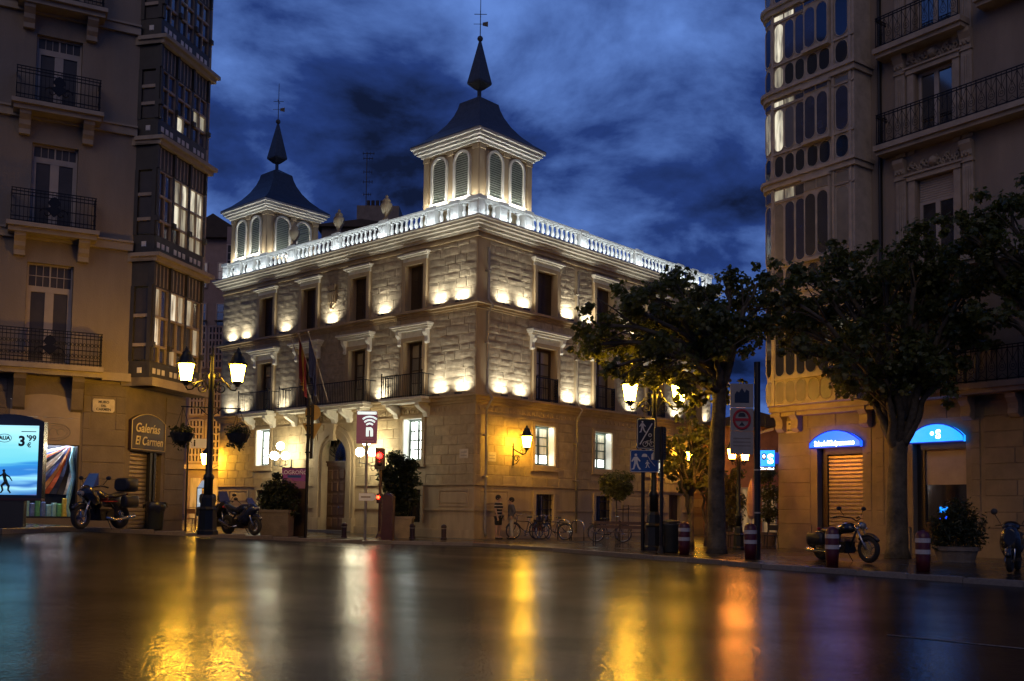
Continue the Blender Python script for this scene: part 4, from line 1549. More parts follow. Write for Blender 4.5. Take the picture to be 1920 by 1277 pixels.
# ================================================================== building on the right
B2 = (8.6714, 35.0)
RBB = (B2[0], B2[1], 0.0)
uR = (math.sin(RAD(35.8)), -math.cos(RAD(35.8)))
FRG = Fac(B2, uR, RBB)
q_ = FRG.world(0, 0, -.9)
FRF = Fac((q_.x, q_.y), uR, RBB)
rb = thing('bank_house', 'dim cream apartment house with carved window frames, oval paned gallery and bank on ground floor', 'building', RBB)
WX = (6.15, 10.6)
hol = []
for c in WX:
    for h0, h1 in ((5.1, 7.7), (9.0, 11.75), (13.05, 15.2), (16.25, 18.3), (19.4, 21.4)):
        hol.append((c - .62, c + .62, h0, h1))
m = MB(FRF)
wall(m, .07, 14, 4.75, TOP, hol, 0, .3)
m.xf = ident
c0, c1 = Vector(FRF(.07, 0, 0)), Vector(FRF(14, 0, 0))
nn = Vector((-FRF.n.x, -FRF.n.y, 0)) * 12
for p, q in ((c0, c0 + nn), (c0 + nn, c1 + nn), (c1 + nn, c1)):
    m.add([(p.x, p.y, -.1), (q.x, q.y, -.1), (q.x, q.y, TOP), (p.x, p.y, TOP)], [(0, 1, 2, 3)])
m.add([(p.x, p.y, TOP) for p in (c0, c0 + nn, c1 + nn, c1)], [(0, 1, 2, 3)])
m.build('wall', 'plaster_right', rb)
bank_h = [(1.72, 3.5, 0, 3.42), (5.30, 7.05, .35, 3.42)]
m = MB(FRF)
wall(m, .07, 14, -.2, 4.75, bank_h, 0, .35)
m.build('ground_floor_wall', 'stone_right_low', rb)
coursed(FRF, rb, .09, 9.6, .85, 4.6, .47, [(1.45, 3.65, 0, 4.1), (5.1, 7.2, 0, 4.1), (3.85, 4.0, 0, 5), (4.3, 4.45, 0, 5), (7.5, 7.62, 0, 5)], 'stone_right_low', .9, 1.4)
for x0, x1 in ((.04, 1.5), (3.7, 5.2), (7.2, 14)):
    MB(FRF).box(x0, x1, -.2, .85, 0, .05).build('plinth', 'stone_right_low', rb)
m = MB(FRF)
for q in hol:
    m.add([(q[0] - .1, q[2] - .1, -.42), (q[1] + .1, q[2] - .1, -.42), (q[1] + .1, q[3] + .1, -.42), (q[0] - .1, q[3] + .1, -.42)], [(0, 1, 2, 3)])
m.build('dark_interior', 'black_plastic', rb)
m = MB(FRF)
m.box(4.27, 4.33, 4.9, TOP, 0, .02)
m.cyl((4.30, 4.9, .1), (4.30, TOP, .1), .05, n=8)
m.build('drainpipe', 'black_plastic', rb)
def carved(root, fac, c, h1, mt='stone_right'):
    m = MB(fac)
    for sg in (-1, 1):
        x = c + sg * 1.12
        m.box(x - .17, x + .17, h1 - 2.6, h1 + .1, 0, .07)
        for q in (-.1, -.03, .04):
            m.box(x + q, x + q + .045, h1 - 2.5, h1 - .05, .07, .09)
        x2 = c + sg * .76
        m.box(x2 - .11, x2 + .11, h1 - 2.6, h1, 0, .05)
    m.box(c - .9, c + .9, h1, h1 + .16, 0, .10)
    m.box(c - .98, c + .98, h1 + .16, h1 + .22, 0, .16)
    fr = m.build('window_surround', mt, root)
    for sg in (-1, 1):
        m = MB(fac)
        x = c + sg * 1.12
        m.box(x - .20, x + .20, h1 + .1, h1 + .18, 0, .12)
        m.prism([(h1 + .74, 0), (h1 + .74, .26), (h1 + .62, .25), (h1 + .45, .14), (h1 + .18, .12), (h1 + .18, 0)], x - .18, x + .18, lambda p, q, r: (r, p, q))
        for q in range(5):
            m.ball((x - .12 + .06 * q, h1 + .3 + .06 * (q % 2), .14), .055, 6, 5)
        m.build('capital', mt, fr)
    m = MB(fac)
    rr = random.Random(int(c * 10 + h1 * 7))
    for k in range(26):
        x = c - .82 + 1.64 * k / 25
        y = h1 + .42 + .11 * math.sin(k * 1.05)
        r = .085 if abs(x - c) > .2 else .12
        m.tube([(x + r * math.cos(q * .75 + k) * (1 - q * .07), y + r * math.sin(q * .75 + k) * (1 - q * .07), .04 + .015 * rr.random()) for q in range(8)], .028, 4)
    m.ball((c, h1 + .45, .05), .16, 8, 6, sz=1.0)
    m.build('carved_frieze', mt, fr)
for c in WX:
    for h0, h1 in ((9.0, 11.75), (13.05, 15.2), (16.25, 18.3)):
        carved(rb, FRF, c, h1)
    carved(rb, FRF, c, 7.7)
    casement(rb, FRF, c, 1.22, 5.1, 7.7, 2, 1, -.22, 'win_paint', 'glass_grey', bar=.1, outer=.1)
    casement(rb, FRF, c, 1.22, 13.05, 15.2, 2, 1, -.22, 'win_paint', 'glass_dark', bar=.1, outer=.1)
    casement(rb, FRF, c, 1.22, 16.25, 18.3, 2, 1, -.22, 'win_paint', 'glass_dark', bar=.1, outer=.1)
    casement(rb, FRF, c, 1.22, 9.0, 11.05, 2, 1, -.22, 'win_paint', 'glass_dark', bar=.1, outer=.1)
    for k in range(9):
        y = 11.05 + k * .077
        MB(FRF).block(c - .61, c + .61, y + .004, y + .072, -.2, -.15, .015).build('blind_slat', 'win_paint', rb)
def slab(root, fac, a, b, z, out, mt):
    m = MB(fac)
    m.box(a + .04, b - .04, z - .30, z - .17, 0, out - .1)
    m.box(a, b, z - .17, z, 0, out)
    return m.build('balcony_slab', mt, root)
slab(rb, FRF, 4.4, 14, 13.02, .62, 'stone_right')
slab(rb, FRF, 4.4, 7.4, 16.22, .62, 'stone_right')
slab(rb, FRF, 7.8, 14, 16.22 + .35, .62, 'stone_right')
slab(rb, FRF, 4.4, 14, 8.95, .5, 'stone_right')
slab(rb, FRF, 4.9, 14, 5.06, .72, 'stone_right')
m = MB(FRF)
m.box(.1, 4.3, 4.72, 4.9, 0, .55)
m.box(.0, 4.3, 4.58, 4.72, 0, .35)
m.build('ground_floor_cornice', 'stone_right', rb)
for x in (.32, .98, 3.72, 7.2, 8.62, 4.75):
    m = MB(FRF)
    m.prism([(4.72, 0), (4.72, .42), (4.6, .42), (4.45, .28), (4.3, .26), (4.15, .30), (4.05, .18), (4.05, 0)], x - .15, x + .15, lambda p, q, r: (r, p, q))
    m.build('corbel', 'stone_right', rb)
def scroll_rail(root, fac, a, b, h, out):
    m = MB(fac)
    n = int((b - a) / .30)
    for i in range(n + 1):
        x = a + (b - a) * i / n
        m.box(x - .010, x + .010, h, h + 1.0, out - .01, out + .01)
        if i < n:
            w = (b - a) / n
            xm = x + w / 2
            m.tube([(x, h + .9, out), (xm - .02, h + .62, out), (xm - .1, h + .42, out), (xm - .08, h + .30, out), (xm, h + .26, out), (xm + .08, h + .30, out), (xm + .1, h + .42, out), (xm + .02, h + .62, out), (x + w, h + .9, out)], .009, 4)
            m.tube([(xm + .05 * math.cos(q), h + .40 + .05 * math.sin(q), out) for q in range(0, 7)], .009, 4)
            m.tube([(x, h + .06, out), (xm, h + .2, out), (x + w, h + .06, out)], .008, 4)
            m.box(xm - .007, xm + .007, h + .5, h + 1.0, out - .007, out + .007)
    for y in (h + .05, h + .92, h + 1.0):
        m.box(a - .02, b + .02, y - .014, y + .014, out - .018, out + .018)
        m.box(a - .02, a + .02, y - .014, y + .014, 0, out - .018)
    for k in range(1, 5):
        m.box(a - .008, a + .008, h, h + 1, out * k / 5 - .008, out * k / 5 + .008)
    m.build('balcony_railing', 'iron', root)
scroll_rail(rb, FRF, 4.5, 13, 13.02, .56)
scroll_rail(rb, FRF, 4.5, 7.3, 16.22, .56)
scroll_rail(rb, FRF, 4.98, 13, 5.06, .64)
# --- its oval-paned gallery
def gal_wall(m, z0, z1, d0=-.9):
    pts = [(3.92, -.9), (3.92, 0), (.62, 0)]
    for q in range(1, 8):
        a = math.pi / 2 * q / 7
        pts.append((.62 - .62 * math.sin(a), -.62 + .62 * math.cos(a)))
    pts.append((0, -.9))
    m.prism(pts, z0, z1, lambda p, q, r: (p, r, q))
def ovalpane(x0, x1, y0, y1, n=7):
    r = (x1 - x0) / 2
    rb_ = min(r, (y1 - y0) / 2)
    pts = []
    for i in range(n + 1):
        a = math.pi * i / n
        pts.append(((x0 + x1) / 2 + r * math.cos(a), y1 - rb_ + rb_ * math.sin(a)))
    for i in range(n + 1):
        a = math.pi + math.pi * i / n
        pts.append(((x0 + x1) / 2 + r * math.cos(a), y0 + rb_ + rb_ * math.sin(a)))
    return pts
FCUR = []
for q in range(2):
    am = math.pi / 2 * (q + .5) / 2
    tx, dx = .62 - .62 * math.sin(am), -.62 + .62 * math.cos(am)
    # direction along the curve
    ux, ud = math.cos(am), math.sin(am)
    o3 = FRG.world(tx, 0, dx)
    uw = FRG.u * ux + FRG.n * ud
    FCUR.append(Fac((o3.x, o3.y), (uw.x, uw.y), RBB))
def right_level(z0, z1, litf):
    m = MB(FRG)
    gal_wall(m, z0, z1 - .3)
    gw = m.build('gallery', 'gallery_wood', rb)
    m = MB(FRG)
    pts = [(4.0, -.9), (4.0, .12), (.62, .12)]
    for q in range(1, 8):
        a = math.pi / 2 * q / 7
        pts.append((.62 - .74 * math.sin(a), -.62 + .74 * math.cos(a)))
    pts.append((-.12, -.9))
    m.prism(pts, z1 - .3, z1 - .12, lambda p, q, r: (p, r, q))
    pts = [(p + (.06 if p > 3 else 0) - (.06 if p < .3 else 0), q + (.08 if q > -.5 else 0)) for p, q in pts]
    m.prism(pts, z1 - .12, z1, lambda p, q, r: (p, r, q))
    m.build('gallery_cornice', 'gallery_wood', rb)
    bays = [(FRG, .68, 1.08, 0), (FRG, 1.12, 1.53, 0), (FRG, 1.57, 1.97, 0), (FRG, 2.06, 2.51, .14), (FRG, 2.55, 3.0, .14), (FRG, 3.20, 3.70, 0)]
    bays = [(FCUR[1], -.20, .20, 0), (FCUR[0], -.20, .20, 0)] + bays
    m = MB(FRG)
    zs = z0 + .95
    zt = z1 - .85 if z1 - z0 > 3.5 else z1 - .68
    m.box(2.02, 3.04, zs + .0, z1 - .36, 0, .14)
    m.box(1.98, 3.08, zs - .10, zs, 0, .22)
    m.box(1.98, 3.08, z1 - .42, z1 - .32, 0, .22)
    m.box(.62, 3.92, zs - .07, zs - .01, 0, .06)
    m.box(.62, 3.92, zt + .02, zt + .07, 0, .05)
    for x in (.62, 3.12, 3.78):
        m.box(x - .05, x + .05, z0, z1 - .3, 0, .05)
    m.build('gallery_post', 'gallery_wood', gw)
    bead = MB()
    for k, (fc, x0, x1, dd) in enumerate(bays):
        for r, (y0, y1) in enumerate(((z0 + .07, zs - .11), (zs + .04, zt - .01), (zt + .10, z1 - .38))):
            if r == 0:
                d_ = 0
            else:
                d_ = dd
            poly = ovalpane(x0, x1, y0, y1) if r < 2 else [(x0, y0), (x1, y0), (x1, y1), (x0, y1)]
            mm = MB(fc)
            mm.prism(poly, d_ + .003, d_ + .010)
            mm.build('pane', litf(k, r), gw)
            bead.xf = fc
            bead.tube([(p, q, d_ + .012) for p, q in poly], .022, 4, False, True)
    bead.build('pane_bead', 'gallery_wood', gw)
right_level(4.9, 8.8, lambda k, r: 'glass_cream' if r == 0 else 'glass_dark')
right_level(8.8, 12.8, lambda k, r: {(2, 2): 'lit_dim', (3, 2): 'lit_dim', (5, 2): 'glass_cream', (6, 2): 'glass_cream', (0, 1): 'lit_warm', (2, 1): 'glass_cream', (7, 2): 'glass_cream', (4, 1): 'pane_sky_blue', (7, 1): 'glass_cream', (3, 1): 'pane_sky_blue'}.get((k, r), 'glass_grey'))
right_level(12.8, 15.98, lambda k, r: {(2, 2): 'lit_warm', (2, 1): 'lit_warm', (0, 1): 'lit_dim', (3, 2): 'lit_dim', (1, 1): 'lit_dim', (3, 1): 'glass_frost', (7, 2): 'glass_frost'}.get((k, r), 'pane_sky_blue' if r >= 1 else 'glass_dark'))
right_level(15.98, 19.06, lambda k, r: {(2, 2): 'lit_warm', (3, 2): 'lit_warm', (2, 1): 'lit_warm', (2, 0): 'lit_dim', (0, 1): 'lit_dim'}.get((k, r), 'pane_sky_blue' if (r == 1 and k in (3, 4, 5)) or r == 2 else 'glass_dark'))
right_level(19.06, 22.3, lambda k, r: 'pane_sky_blue' if k % 2 else 'glass_dark')
# --- the bank front
for (a, b, txt, mt, lit) in ((1.52, 3.52, 'name', 'bank_blue', 1), (5.26, 7.06, 'logo', 'bank_cyan', 1)):
    m = MB(FRF)
    m.prism(arcpoly(a, b, 3.43, 3.60, .40), .03, .16)
    sg = m.build('bank_sign', mt, rb)
    m = MB(FRF)
    m.tube([(x, y, .16) for x, y in arcpoly(a, b, 3.43, 3.60, .40)], .022, 4, False, True)
    m.build('sign_edge', 'bank_edge', sg)
    cxs = (a + b) / 2
    if txt == 'name':
        text('SabadellGuipuzcoano', .25, 'bank_white', sg, lambda x, y, z: FRF(cxs + x, 3.57 + y, .165 + z), bold=.004, sx=.74)
    else:
        text('S', .36, 'bank_white', sg, lambda x, y, z: FRF(cxs + .10 + x, 3.66 + y, .165 + z), bold=.012)
        text('o', .20, 'bank_white', sg, lambda x, y, z: FRF(cxs - .10 + x, 3.72 + y, .165 + z), bold=.01)
for k in range(24):
    y = .02 + k * .132
    MB(FRF).block(2.02, 3.46, y, y + .124, -.24, -.19, .03).build('shutter_slat', 'shutter_metal', rb)
m = MB(FRF)
m.box(1.72, 2.02, 0, 3.42, -.3, -.26)
m.box(2.0, 3.5, 3.20, 3.42, -.26, -.08)
m.box(1.98, 2.03, 0, 3.2, -.26, -.14)
m.build('shutter_box', 'dark_wood', rb)
m = MB(FRF)
m.box(5.30, 5.55, .35, 3.42, -.32, -.25)
m.box(5.55, 7.05, 3.22, 3.42, -.25, -.05)
m.box(5.55, 7.05, .35, 1.0, -.25, -.16)
m.box(5.55, 5.62, 1.0, 3.22, -.25, -.15)
m.box(6.98, 7.05, 1.0, 3.22, -.25, -.15)
m.build('bank_window_frame', 'dark_wood', rb)
MB(FRF).box(5.62, 6.98, 2.15, 3.22, -.23, -.20).build('window_blind', 'panel_cream', rb)
MB(FRF).box(5.62, 6.98, 1.0, 2.15, -.24, -.22).build('pane', 'glass_dark', rb)
atm = MB(FRF).box(6.08, 6.6, 1.05, 1.52, -.22, -.12).build('cash_machine', 'sign_navy', rb)
MB(FRF).box(6.12, 6.38, 1.30, 1.47, -.12, -.11).build('screen', 'bank_cyan', atm)
MB(FRF).box(6.12, 6.44, 1.10, 1.18, -.12, -.11).build('key_panel', 'bank_blue', atm)
plaque(rb, FRF, .68, 4.22, ('MURO', 'DE', 'CERVANTES'), .56, .42, .085)
# projecting lit sign, camera-side face and front
sgn = thing('projecting_sign', 'square blue lit bank sign with white S projecting from the cream house corner', 'sign', FRF.world(.06, 2.75, .0))
fx = Fac((FRF.world(.02, 0, .06).x, FRF.world(.02, 0, .06).y), (math.cos(RAD(-14)), math.sin(RAD(-14))), tuple(FRF.world(.06, 2.75, .0)))
m = MB(fx)
m.box(-.62, -.05, 2.86, 3.42, -.11, .11)
sb = m.build('sign_box', 'bank_cyan', sgn)
MB(fx).box(-.62, -.05, 2.70, 2.855, -.11, .11).build('sign_foot', 'sign_navy', sgn)
MB(fx).box(-.05, .20, 2.95, 3.35, -.02, .02).build('bracket', 'bank_edge', sgn)
text('S', .46, 'bank_white', sb, lambda x, y, z: fx(-.20 + x, 3.10 + y, .113 + z), bold=.016)
m = MB(fx)
m.prism([(-.42 + .085 * math.cos(q * math.pi / 8), 3.20 + .12 * math.sin(q * math.pi / 8)) for q in range(16)], .11, .118)
m.build('ring', 'sign_navy', sb)
text('0', .16, 'bank_white', sb, lambda x, y, z: fx(-.42 + x, 3.20 + y, .12 + z), bold=.008)
text('ServiRed', .115, 'bank_white', sgn, lambda x, y, z: fx(-.28 + x, 2.775 + y, .113 + z), bold=.002)
m = MB(fx)
m.tube([(-.54 + .045 * math.cos(q * math.pi / 5), 2.78 + .045 * math.sin(q * math.pi / 5), .114) for q in range(10)], .009, 4, False, True)
m.build('badge', 'bank_white', sgn)
# floodlight arm under the gallery
fl = thing('floodlight', 'grey floodlight hung under the gallery of the bank house', 'floodlight', FRF.world(-.1, 4.1, .3))
bz = tuple(FRF.world(-.1, 4.1, .3))
ff = Fac((FRF.world(0, 0, .3).x, FRF.world(0, 0, .3).y), (math.cos(RAD(-8)), math.sin(RAD(-8))), bz)
m = MB(ff)
m.cyl((-.2, 4.60, 0), (-.2, 4.22, 0), .02, n=6)
m.cyl((-.2, 4.22, 0), (.1, 4.25, -.1), .02, n=6)
m.build('arm', 'lamp_iron', fl)
m = MB(ff)
m.add([(-.42, 3.98, .1), (.08, 4.14, .1), (.06, 4.22, .1), (-.44, 4.06, .1), (-.42, 3.98, -.16), (.08, 4.14, -.16), (.06, 4.22, -.16), (-.44, 4.06, -.16)],
      [(0, 1, 2, 3), (4, 5, 6, 7), (0, 1, 5, 4), (1, 2, 6, 5), (2, 3, 7, 6), (3, 0, 4, 7)])
m.build('housing', 'sign_grey', fl)
# ================================================================== far houses
def facing(px, Y, base_h=0.0):
    p = at(px, 950, Y)
    return p.x, p.y
# pink house closing the alley on the left
def far_house(name, label, pxa, pxb, Y, toppy, wallm, roofm=None, cat='building', grid=None, depth=8, roof_h=.5, zb=0.0):
    a, b = at(pxa, 950, Y), at(pxb, 950, Y)
    top = at((pxa + pxb) / 2, toppy, Y).z
    w = b.x - a.x
    base = (a.x, Y, 0)
    r = thing(name, label, cat, base)
    f = Fac((a.x, Y), (1, 0), base)
    m = MB(f)
    m.box(0, w, -.3, top, -depth, 0)
    m.build('wall', wallm, r)
    if roofm:
        m = MB(f)
        m.prism([(-.4, top), (w + .4, top), (w + .4, top + .12), (w * .5, top + roof_h), (-.4, top + .12)], -depth, .5)
        m.build('roof', roofm, r)
    return r, f, w, top
r, f, w, top = far_house('gallery_house', 'pink house with rows of white framed gallery panes glowing in the alley', 346, 412, 56, 640, 'pink_wall')
k = 0
for lv in range(3):
    h0 = 3.6 + lv * 2.65
    for bay in range(2):
        x0 = .14 + bay * (w / 2 - .04)
        x1 = x0 + w / 2 - .22
        m = MB(f)
        nx, ny = 4, 6
        for i in range(nx + 1):
            x = x0 + (x1 - x0) * i / nx
            m.box(x - .05, x + .05, h0, h0 + 2.35, 0, .10)
        for j in range(ny + 1):
            y = h0 + 2.35 * j / ny
            m.box(x0, x1, y - .05, y + .05, 0, .095)
        fr = m.build('gallery_frame', 'pink_trim', r)
        MB(f).box(x0, x1, h0, h0 + 2.35, .01, .03).build('pane', 'glass_dark', fr)
m = MB(f)
m.box(0, w, 3.2, 3.45, 0, .4)
m.build('ledge', 'pink_trim', r)
for x in (.3, 1.25):
    MB(f).box(x, x + .55, .2, 2.7, 0, .03).build('shop_door', 'lit_amber', r)
r, f, w, top = far_house('tall_house', 'tall narrow pale house with dark tiled eaves rising behind the left street lamp', 330, 442, 66, 448, 'pink_wall', 'far_roof', roof_h=1.6)
for lv in range(5):
    h0 = 4.6 + lv * 2.75
    for x0 in (1.0, 2.25):
        casement(r, f, x0 + .3, .62, h0, h0 + 1.75, 1, 3, .02, 'pink_trim', 'glass_grey', bar=.05, outer=.07)
        m = MB(f)
        for i in range(6):
            m.box(x0 + .02 + i * .11, x0 + .035 + i * .11, h0, h0 + .55, .25, .27)
        m.box(x0 - .05, x0 + .65, h0 + .53, h0 + .56, .02, .28)
        m.build('railing', 'iron', r)
r, f, w, top = far_house('glazed_house', 'house with stacked white glazed bays beside the palace', 410, 440, 62, 425, 'pink_wall', None)
for lv in range(6):
    h0 = 2.2 + lv * 2.65
    m = MB(f)
    m.box(.1, w - .05, h0 - .3, h0, 0, .5)
    m.build('bay_floor', 'pink_trim', r)
    casement(r, f, .5, .8, h0, h0 + 2.0, 2, 4, .3, 'pink_trim', 'glass_grey', bar=.06, outer=.07)
# assumed lantern, hidden behind the left street lamp, added to light the alley houses
al = thing('assumed_alley_lantern', 'assumed warm wall lantern lighting the alley, hidden behind the left street lamp', 'lantern', (at(389, 800, 53).x, 53, 3.6))
MB().lathe([(.20, -.25), (.30, .3)], n=6).build('glass', 'lantern_glow', al)
MB().lathe([(.34, .3), (.16, .5), (.03, .62)], n=6).build('cap', 'lamp_iron', al)
m = MB()
m.tube([(0, 0, -.27), (0, 0, -.4), (.3, .1, -.45), (.75, .1, -.2), (.9, .1, .1)], .025, 6)
m.build('bracket', 'lamp_iron', al)
# dark roofs behind the palace
r, f, w, top = far_house('roof_house', 'dark house with chimney stack and aerial peeping over the palace roof', 590, 745, 76, 428, 'far_wall', 'far_roof', roof_h=.6)
m = MB(f)
a = at(652, 900, 76).x - at(590, 900, 76).x
zt = at(690, 378, 76).z
m.box(a, a + 3.3, 15, zt, -6, -1)
m.build('stair_tower', 'far_wall', r)
m = MB(f)
m.box(a + .4, a + 2.2, zt, zt + .5, -3.4, -2.6)
for i in range(5):
    m.cyl((a + .6 + i * .36, zt + .5, -3), (a + .6 + i * .36, zt + 1.0, -3), .14, n=8)
m.build('chimney', 'far_roof', r)
m = MB(f)
x = a + .55
m.cyl((x, zt, -2), (x, zt + 4.6, -2), .04, n=5)
for y, l in ((4.5, .6), (4.1, .5), (3.0, .45), (2.2, .5), (1.2, .4)):
    m.cyl((x - l * .6, zt + y, -2), (x + l, zt + y, -2), .03, n=4)
    for q in range(4):
        xx = x - l * .5 + l * 1.4 * q / 3
        m.cyl((xx, zt + y - .14, -2), (xx, zt + y + .14, -2), .02, n=4)
m.build('aerial', 'lead', r)
for px, dz in ((545, 1.0), (720, .6), (738, .9)):
    x = at(px, 900, 76).x - at(590, 900, 76).x
    MB(f).box(x, x + .7, top - 1, top + dz, -4, -3).build('chimney', 'far_roof', r)
# low house closing the alley on the right
r, f, w, top = far_house('alley_house', 'low reddish house at the far end of the right hand alley', 1330, 1490, 52, 800, 'red_wall', 'far_roof', roof_h=.8)
for i, x in enumerate((.6, 1.7, 2.8, 3.7)):
    MB(f).box(x, x + .6, .2, 2.4, 0, .04).build('shop_door', 'lit_amber' if i in (1, 2) else 'glass_grey', r)
    m = MB(f)
    m.box(x - .08, x, .2, 2.5, 0, .08)
    m.box(x + .6, x + .68, .2, 2.5, 0, .08)
    m.box(x - .08, x + .68, 2.4, 2.5, .08, .1)
    m.build('door_frame', 'win_paint', r)
# ================================================================== street lamps
def lantern(parent, c, glow='lantern_glow', s_=1.0):
    x, y, z = c
    m = MB()
    for j in range(6):
        a = math.pi / 3 * j
        m.cyl((x + .165 * s_ * math.cos(a), y + .165 * s_ * math.sin(a), z - .27 * s_), (x + .255 * s_ * math.cos(a), y + .255 * s_ * math.sin(a), z + .27 * s_), .013 * s_, n=4)
    m.lathe([(.06, -.42), (.08, -.36), (.17, -.30), (.18, -.26)], (x, y, z), 6) if s_ == 1 else m.lathe([(.06 * s_, -.42 * s_), (.18 * s_, -.26 * s_)], (x, y, z), 6)
    lt = m.build('lantern', 'lamp_iron', parent)
    MB().lathe([(.155 * s_, -.26 * s_), (.24 * s_, .26 * s_)], c, 6).build('glass', glow, lt)
    MB().lathe([(.31 * s_, .27 * s_), (.32 * s_, .31 * s_), (.22 * s_, .40 * s_), (.20 * s_, .50 * s_), (.13 * s_, .60 * s_), (.15 * s_, .63 * s_), (.10 * s_, .68 * s_), (.05 * s_, .72 * s_), (.06 * s_, .76 * s_), (.01, .84 * s_)], c, 12).build('cap', 'lamp_iron', lt, True)
    return lt
def spiral(cx_, cz, r, turns, sg, a0, y=0.0, n=22):
    return [(cx_ + sg * r * (1 - .75 * i / n) * math.cos(a0 + turns * 2 * math.pi * i / n), y, cz + r * (1 - .75 * i / n) * math.sin(a0 + turns * 2 * math.pi * i / n)) for i in range(n + 1)]
def street_lamp(label, loc, rz, glow='lantern_glow', basket=False, sc=1.0, group='double lantern street lamps'):
    r = thing('street_lamp', label, 'street lamp', loc, rz, group)
    r.scale = (sc, sc, sc)
    MB().lathe([(.34, 0), (.34, .12), (.30, .16), (.28, .75), (.30, .80), (.24, .88), (.22, 1.15), (.17, 1.25)], n=8).build('base', 'lamp_iron', r)
    MB().lathe([(.15, 1.2), (.14, 1.7), (.17, 1.76), (.17, 1.84), (.11, 1.92), (.085, 4.9), (.11, 4.95), (.11, 5.05), (.06, 5.10), (.05, 5.6), (.08, 5.65), (.03, 5.75), (.045, 5.82), (.0, 6.1)], n=12).build('pole', 'lamp_iron', r, True)
    for sg in (-1, 1):
        m = MB()
        m.tube([(sg * .08, 0, 4.62), (sg * .25, 0, 4.86), (sg * .45, 0, 4.80), (sg * .60, 0, 4.58), (sg * .74, 0, 4.56), (sg * .80, 0, 4.66)], .028, 6)
        m.tube(spiral(sg * .30, 4.62, .17, 1.4, sg, 2.2), .020, 5)
        m.tube(spiral(sg * .54, 4.70, .09, 1.2, sg, 0.5), .015, 5)
        m.tube(spiral(sg * .16, 5.05, .11, 1.3, sg, 3.6), .018, 5)
        m.tube([(sg * .06, 0, 4.95), (sg * .3, 0, 4.95), (sg * .38, 0, 4.84)], .02, 5)
        m.build('arm', 'lamp_iron', r)
        lantern(r, (sg * .80, 0, 5.10), glow)
    if basket:
        m = MB()
        m.cyl((-.92, 0, 4.02), (.92, 0, 3.98), .022, n=6)
        for sg in (-1, 1):
            m.tube([(sg * .07, 0, 3.75), (sg * .2, 0, 3.85), (sg * .35, 0, 4.0)], .014, 5)
            m.tube(spiral(sg * .22, 3.9, .07, 1.2, sg, 0), .01, 4)
        m.build('basket_bar', 'lamp_iron', r)
    return r
p = gp(388, 27.4)
street_lamp('tall ornate double lantern lamp with flower basket bar near the glazed corner gallery', p, RAD(4), basket=True, sc=.868)
LAMPL = p
pr_ = gp(1226, 31.4)
street_lamp('tall double lantern lamp behind the blue street signs', pr_, RAD(0), sc=.965)
street_lamp('short double lantern lamp glowing red in the right hand alley', gp(1385, 33), RAD(52), 'lantern_red', sc=.61)
def leaf_fan(m, c, size, nrm, rnd):
    n = nrm.normalized()
    t = n.orthogonal().normalized()
    a = rnd.random() * 6.283
    u = t * math.cos(a) + n.cross(t) * math.sin(a)
    v = n.cross(u)
    k = size
    pts = [(0, -.5, 0), (.34, -.30, .06), (.30, .02, 0), (.52, .22, -.05), (.16, .22, .03), (0, .62, -.06), (-.16, .22, .03), (-.52, .22, -.05), (-.30, .02, 0), (-.34, -.30, .06)]
    vs = [tuple(c + u * (x * k) + v * (y * k) + n * (z * k)) for x, y, z in pts]
    o = len(m.v)
    m.v += vs
    m.f += [(o, o + 1, o + 2), (o, o + 2, o + 4), (o + 2, o + 3, o + 4), (o, o + 4, o + 6), (o + 4, o + 5, o + 6), (o, o + 6, o + 8), (o + 6, o + 7, o + 8), (o, o + 8, o + 9)]
def leaf_slim(m, c, size, nrm, rnd):
    n = nrm.normalized()
    t = n.orthogonal().normalized()
    a = rnd.random() * 6.283
    u = t * math.cos(a) + n.cross(t) * math.sin(a)
    v = n.cross(u)
    vs = [tuple(c + u * (x * size) + v * (y * size) + n * (z * size)) for x, y, z in ((0, -.5, 0), (.2, 0, .05), (0, .5, -.08), (-.2, 0, .05))]
    o = len(m.v)
    m.v += vs
    m.f += [(o, o + 1, o + 2), (o, o + 2, o + 3)]
def clump(m, c, r, n, size, rnd, fn, squash=.85):
    for _ in range(n):
        d = Vector((rnd.gauss(0, 1), rnd.gauss(0, 1), rnd.gauss(0, 1))).normalized()
        q = r * (rnd.random() ** .45) * rnd.uniform(.75, 1.12)
        pos = c + Vector((d.x * q, d.y * q, d.z * q * squash))
        nr = (d * .6 + Vector((rnd.gauss(0, .5), rnd.gauss(0, .5), .5 + rnd.gauss(0, .4))))
        fn(m, pos, size * rnd.uniform(.7, 1.25), nr if nr.length > .05 else Vector((0, 0, 1)), rnd)
def leaves_build(m, name, material, parent):
    me = bpy.data.meshes.new(name)
    me.from_pydata(m.v, [], m.f)
    return obj(name, me, material, parent)
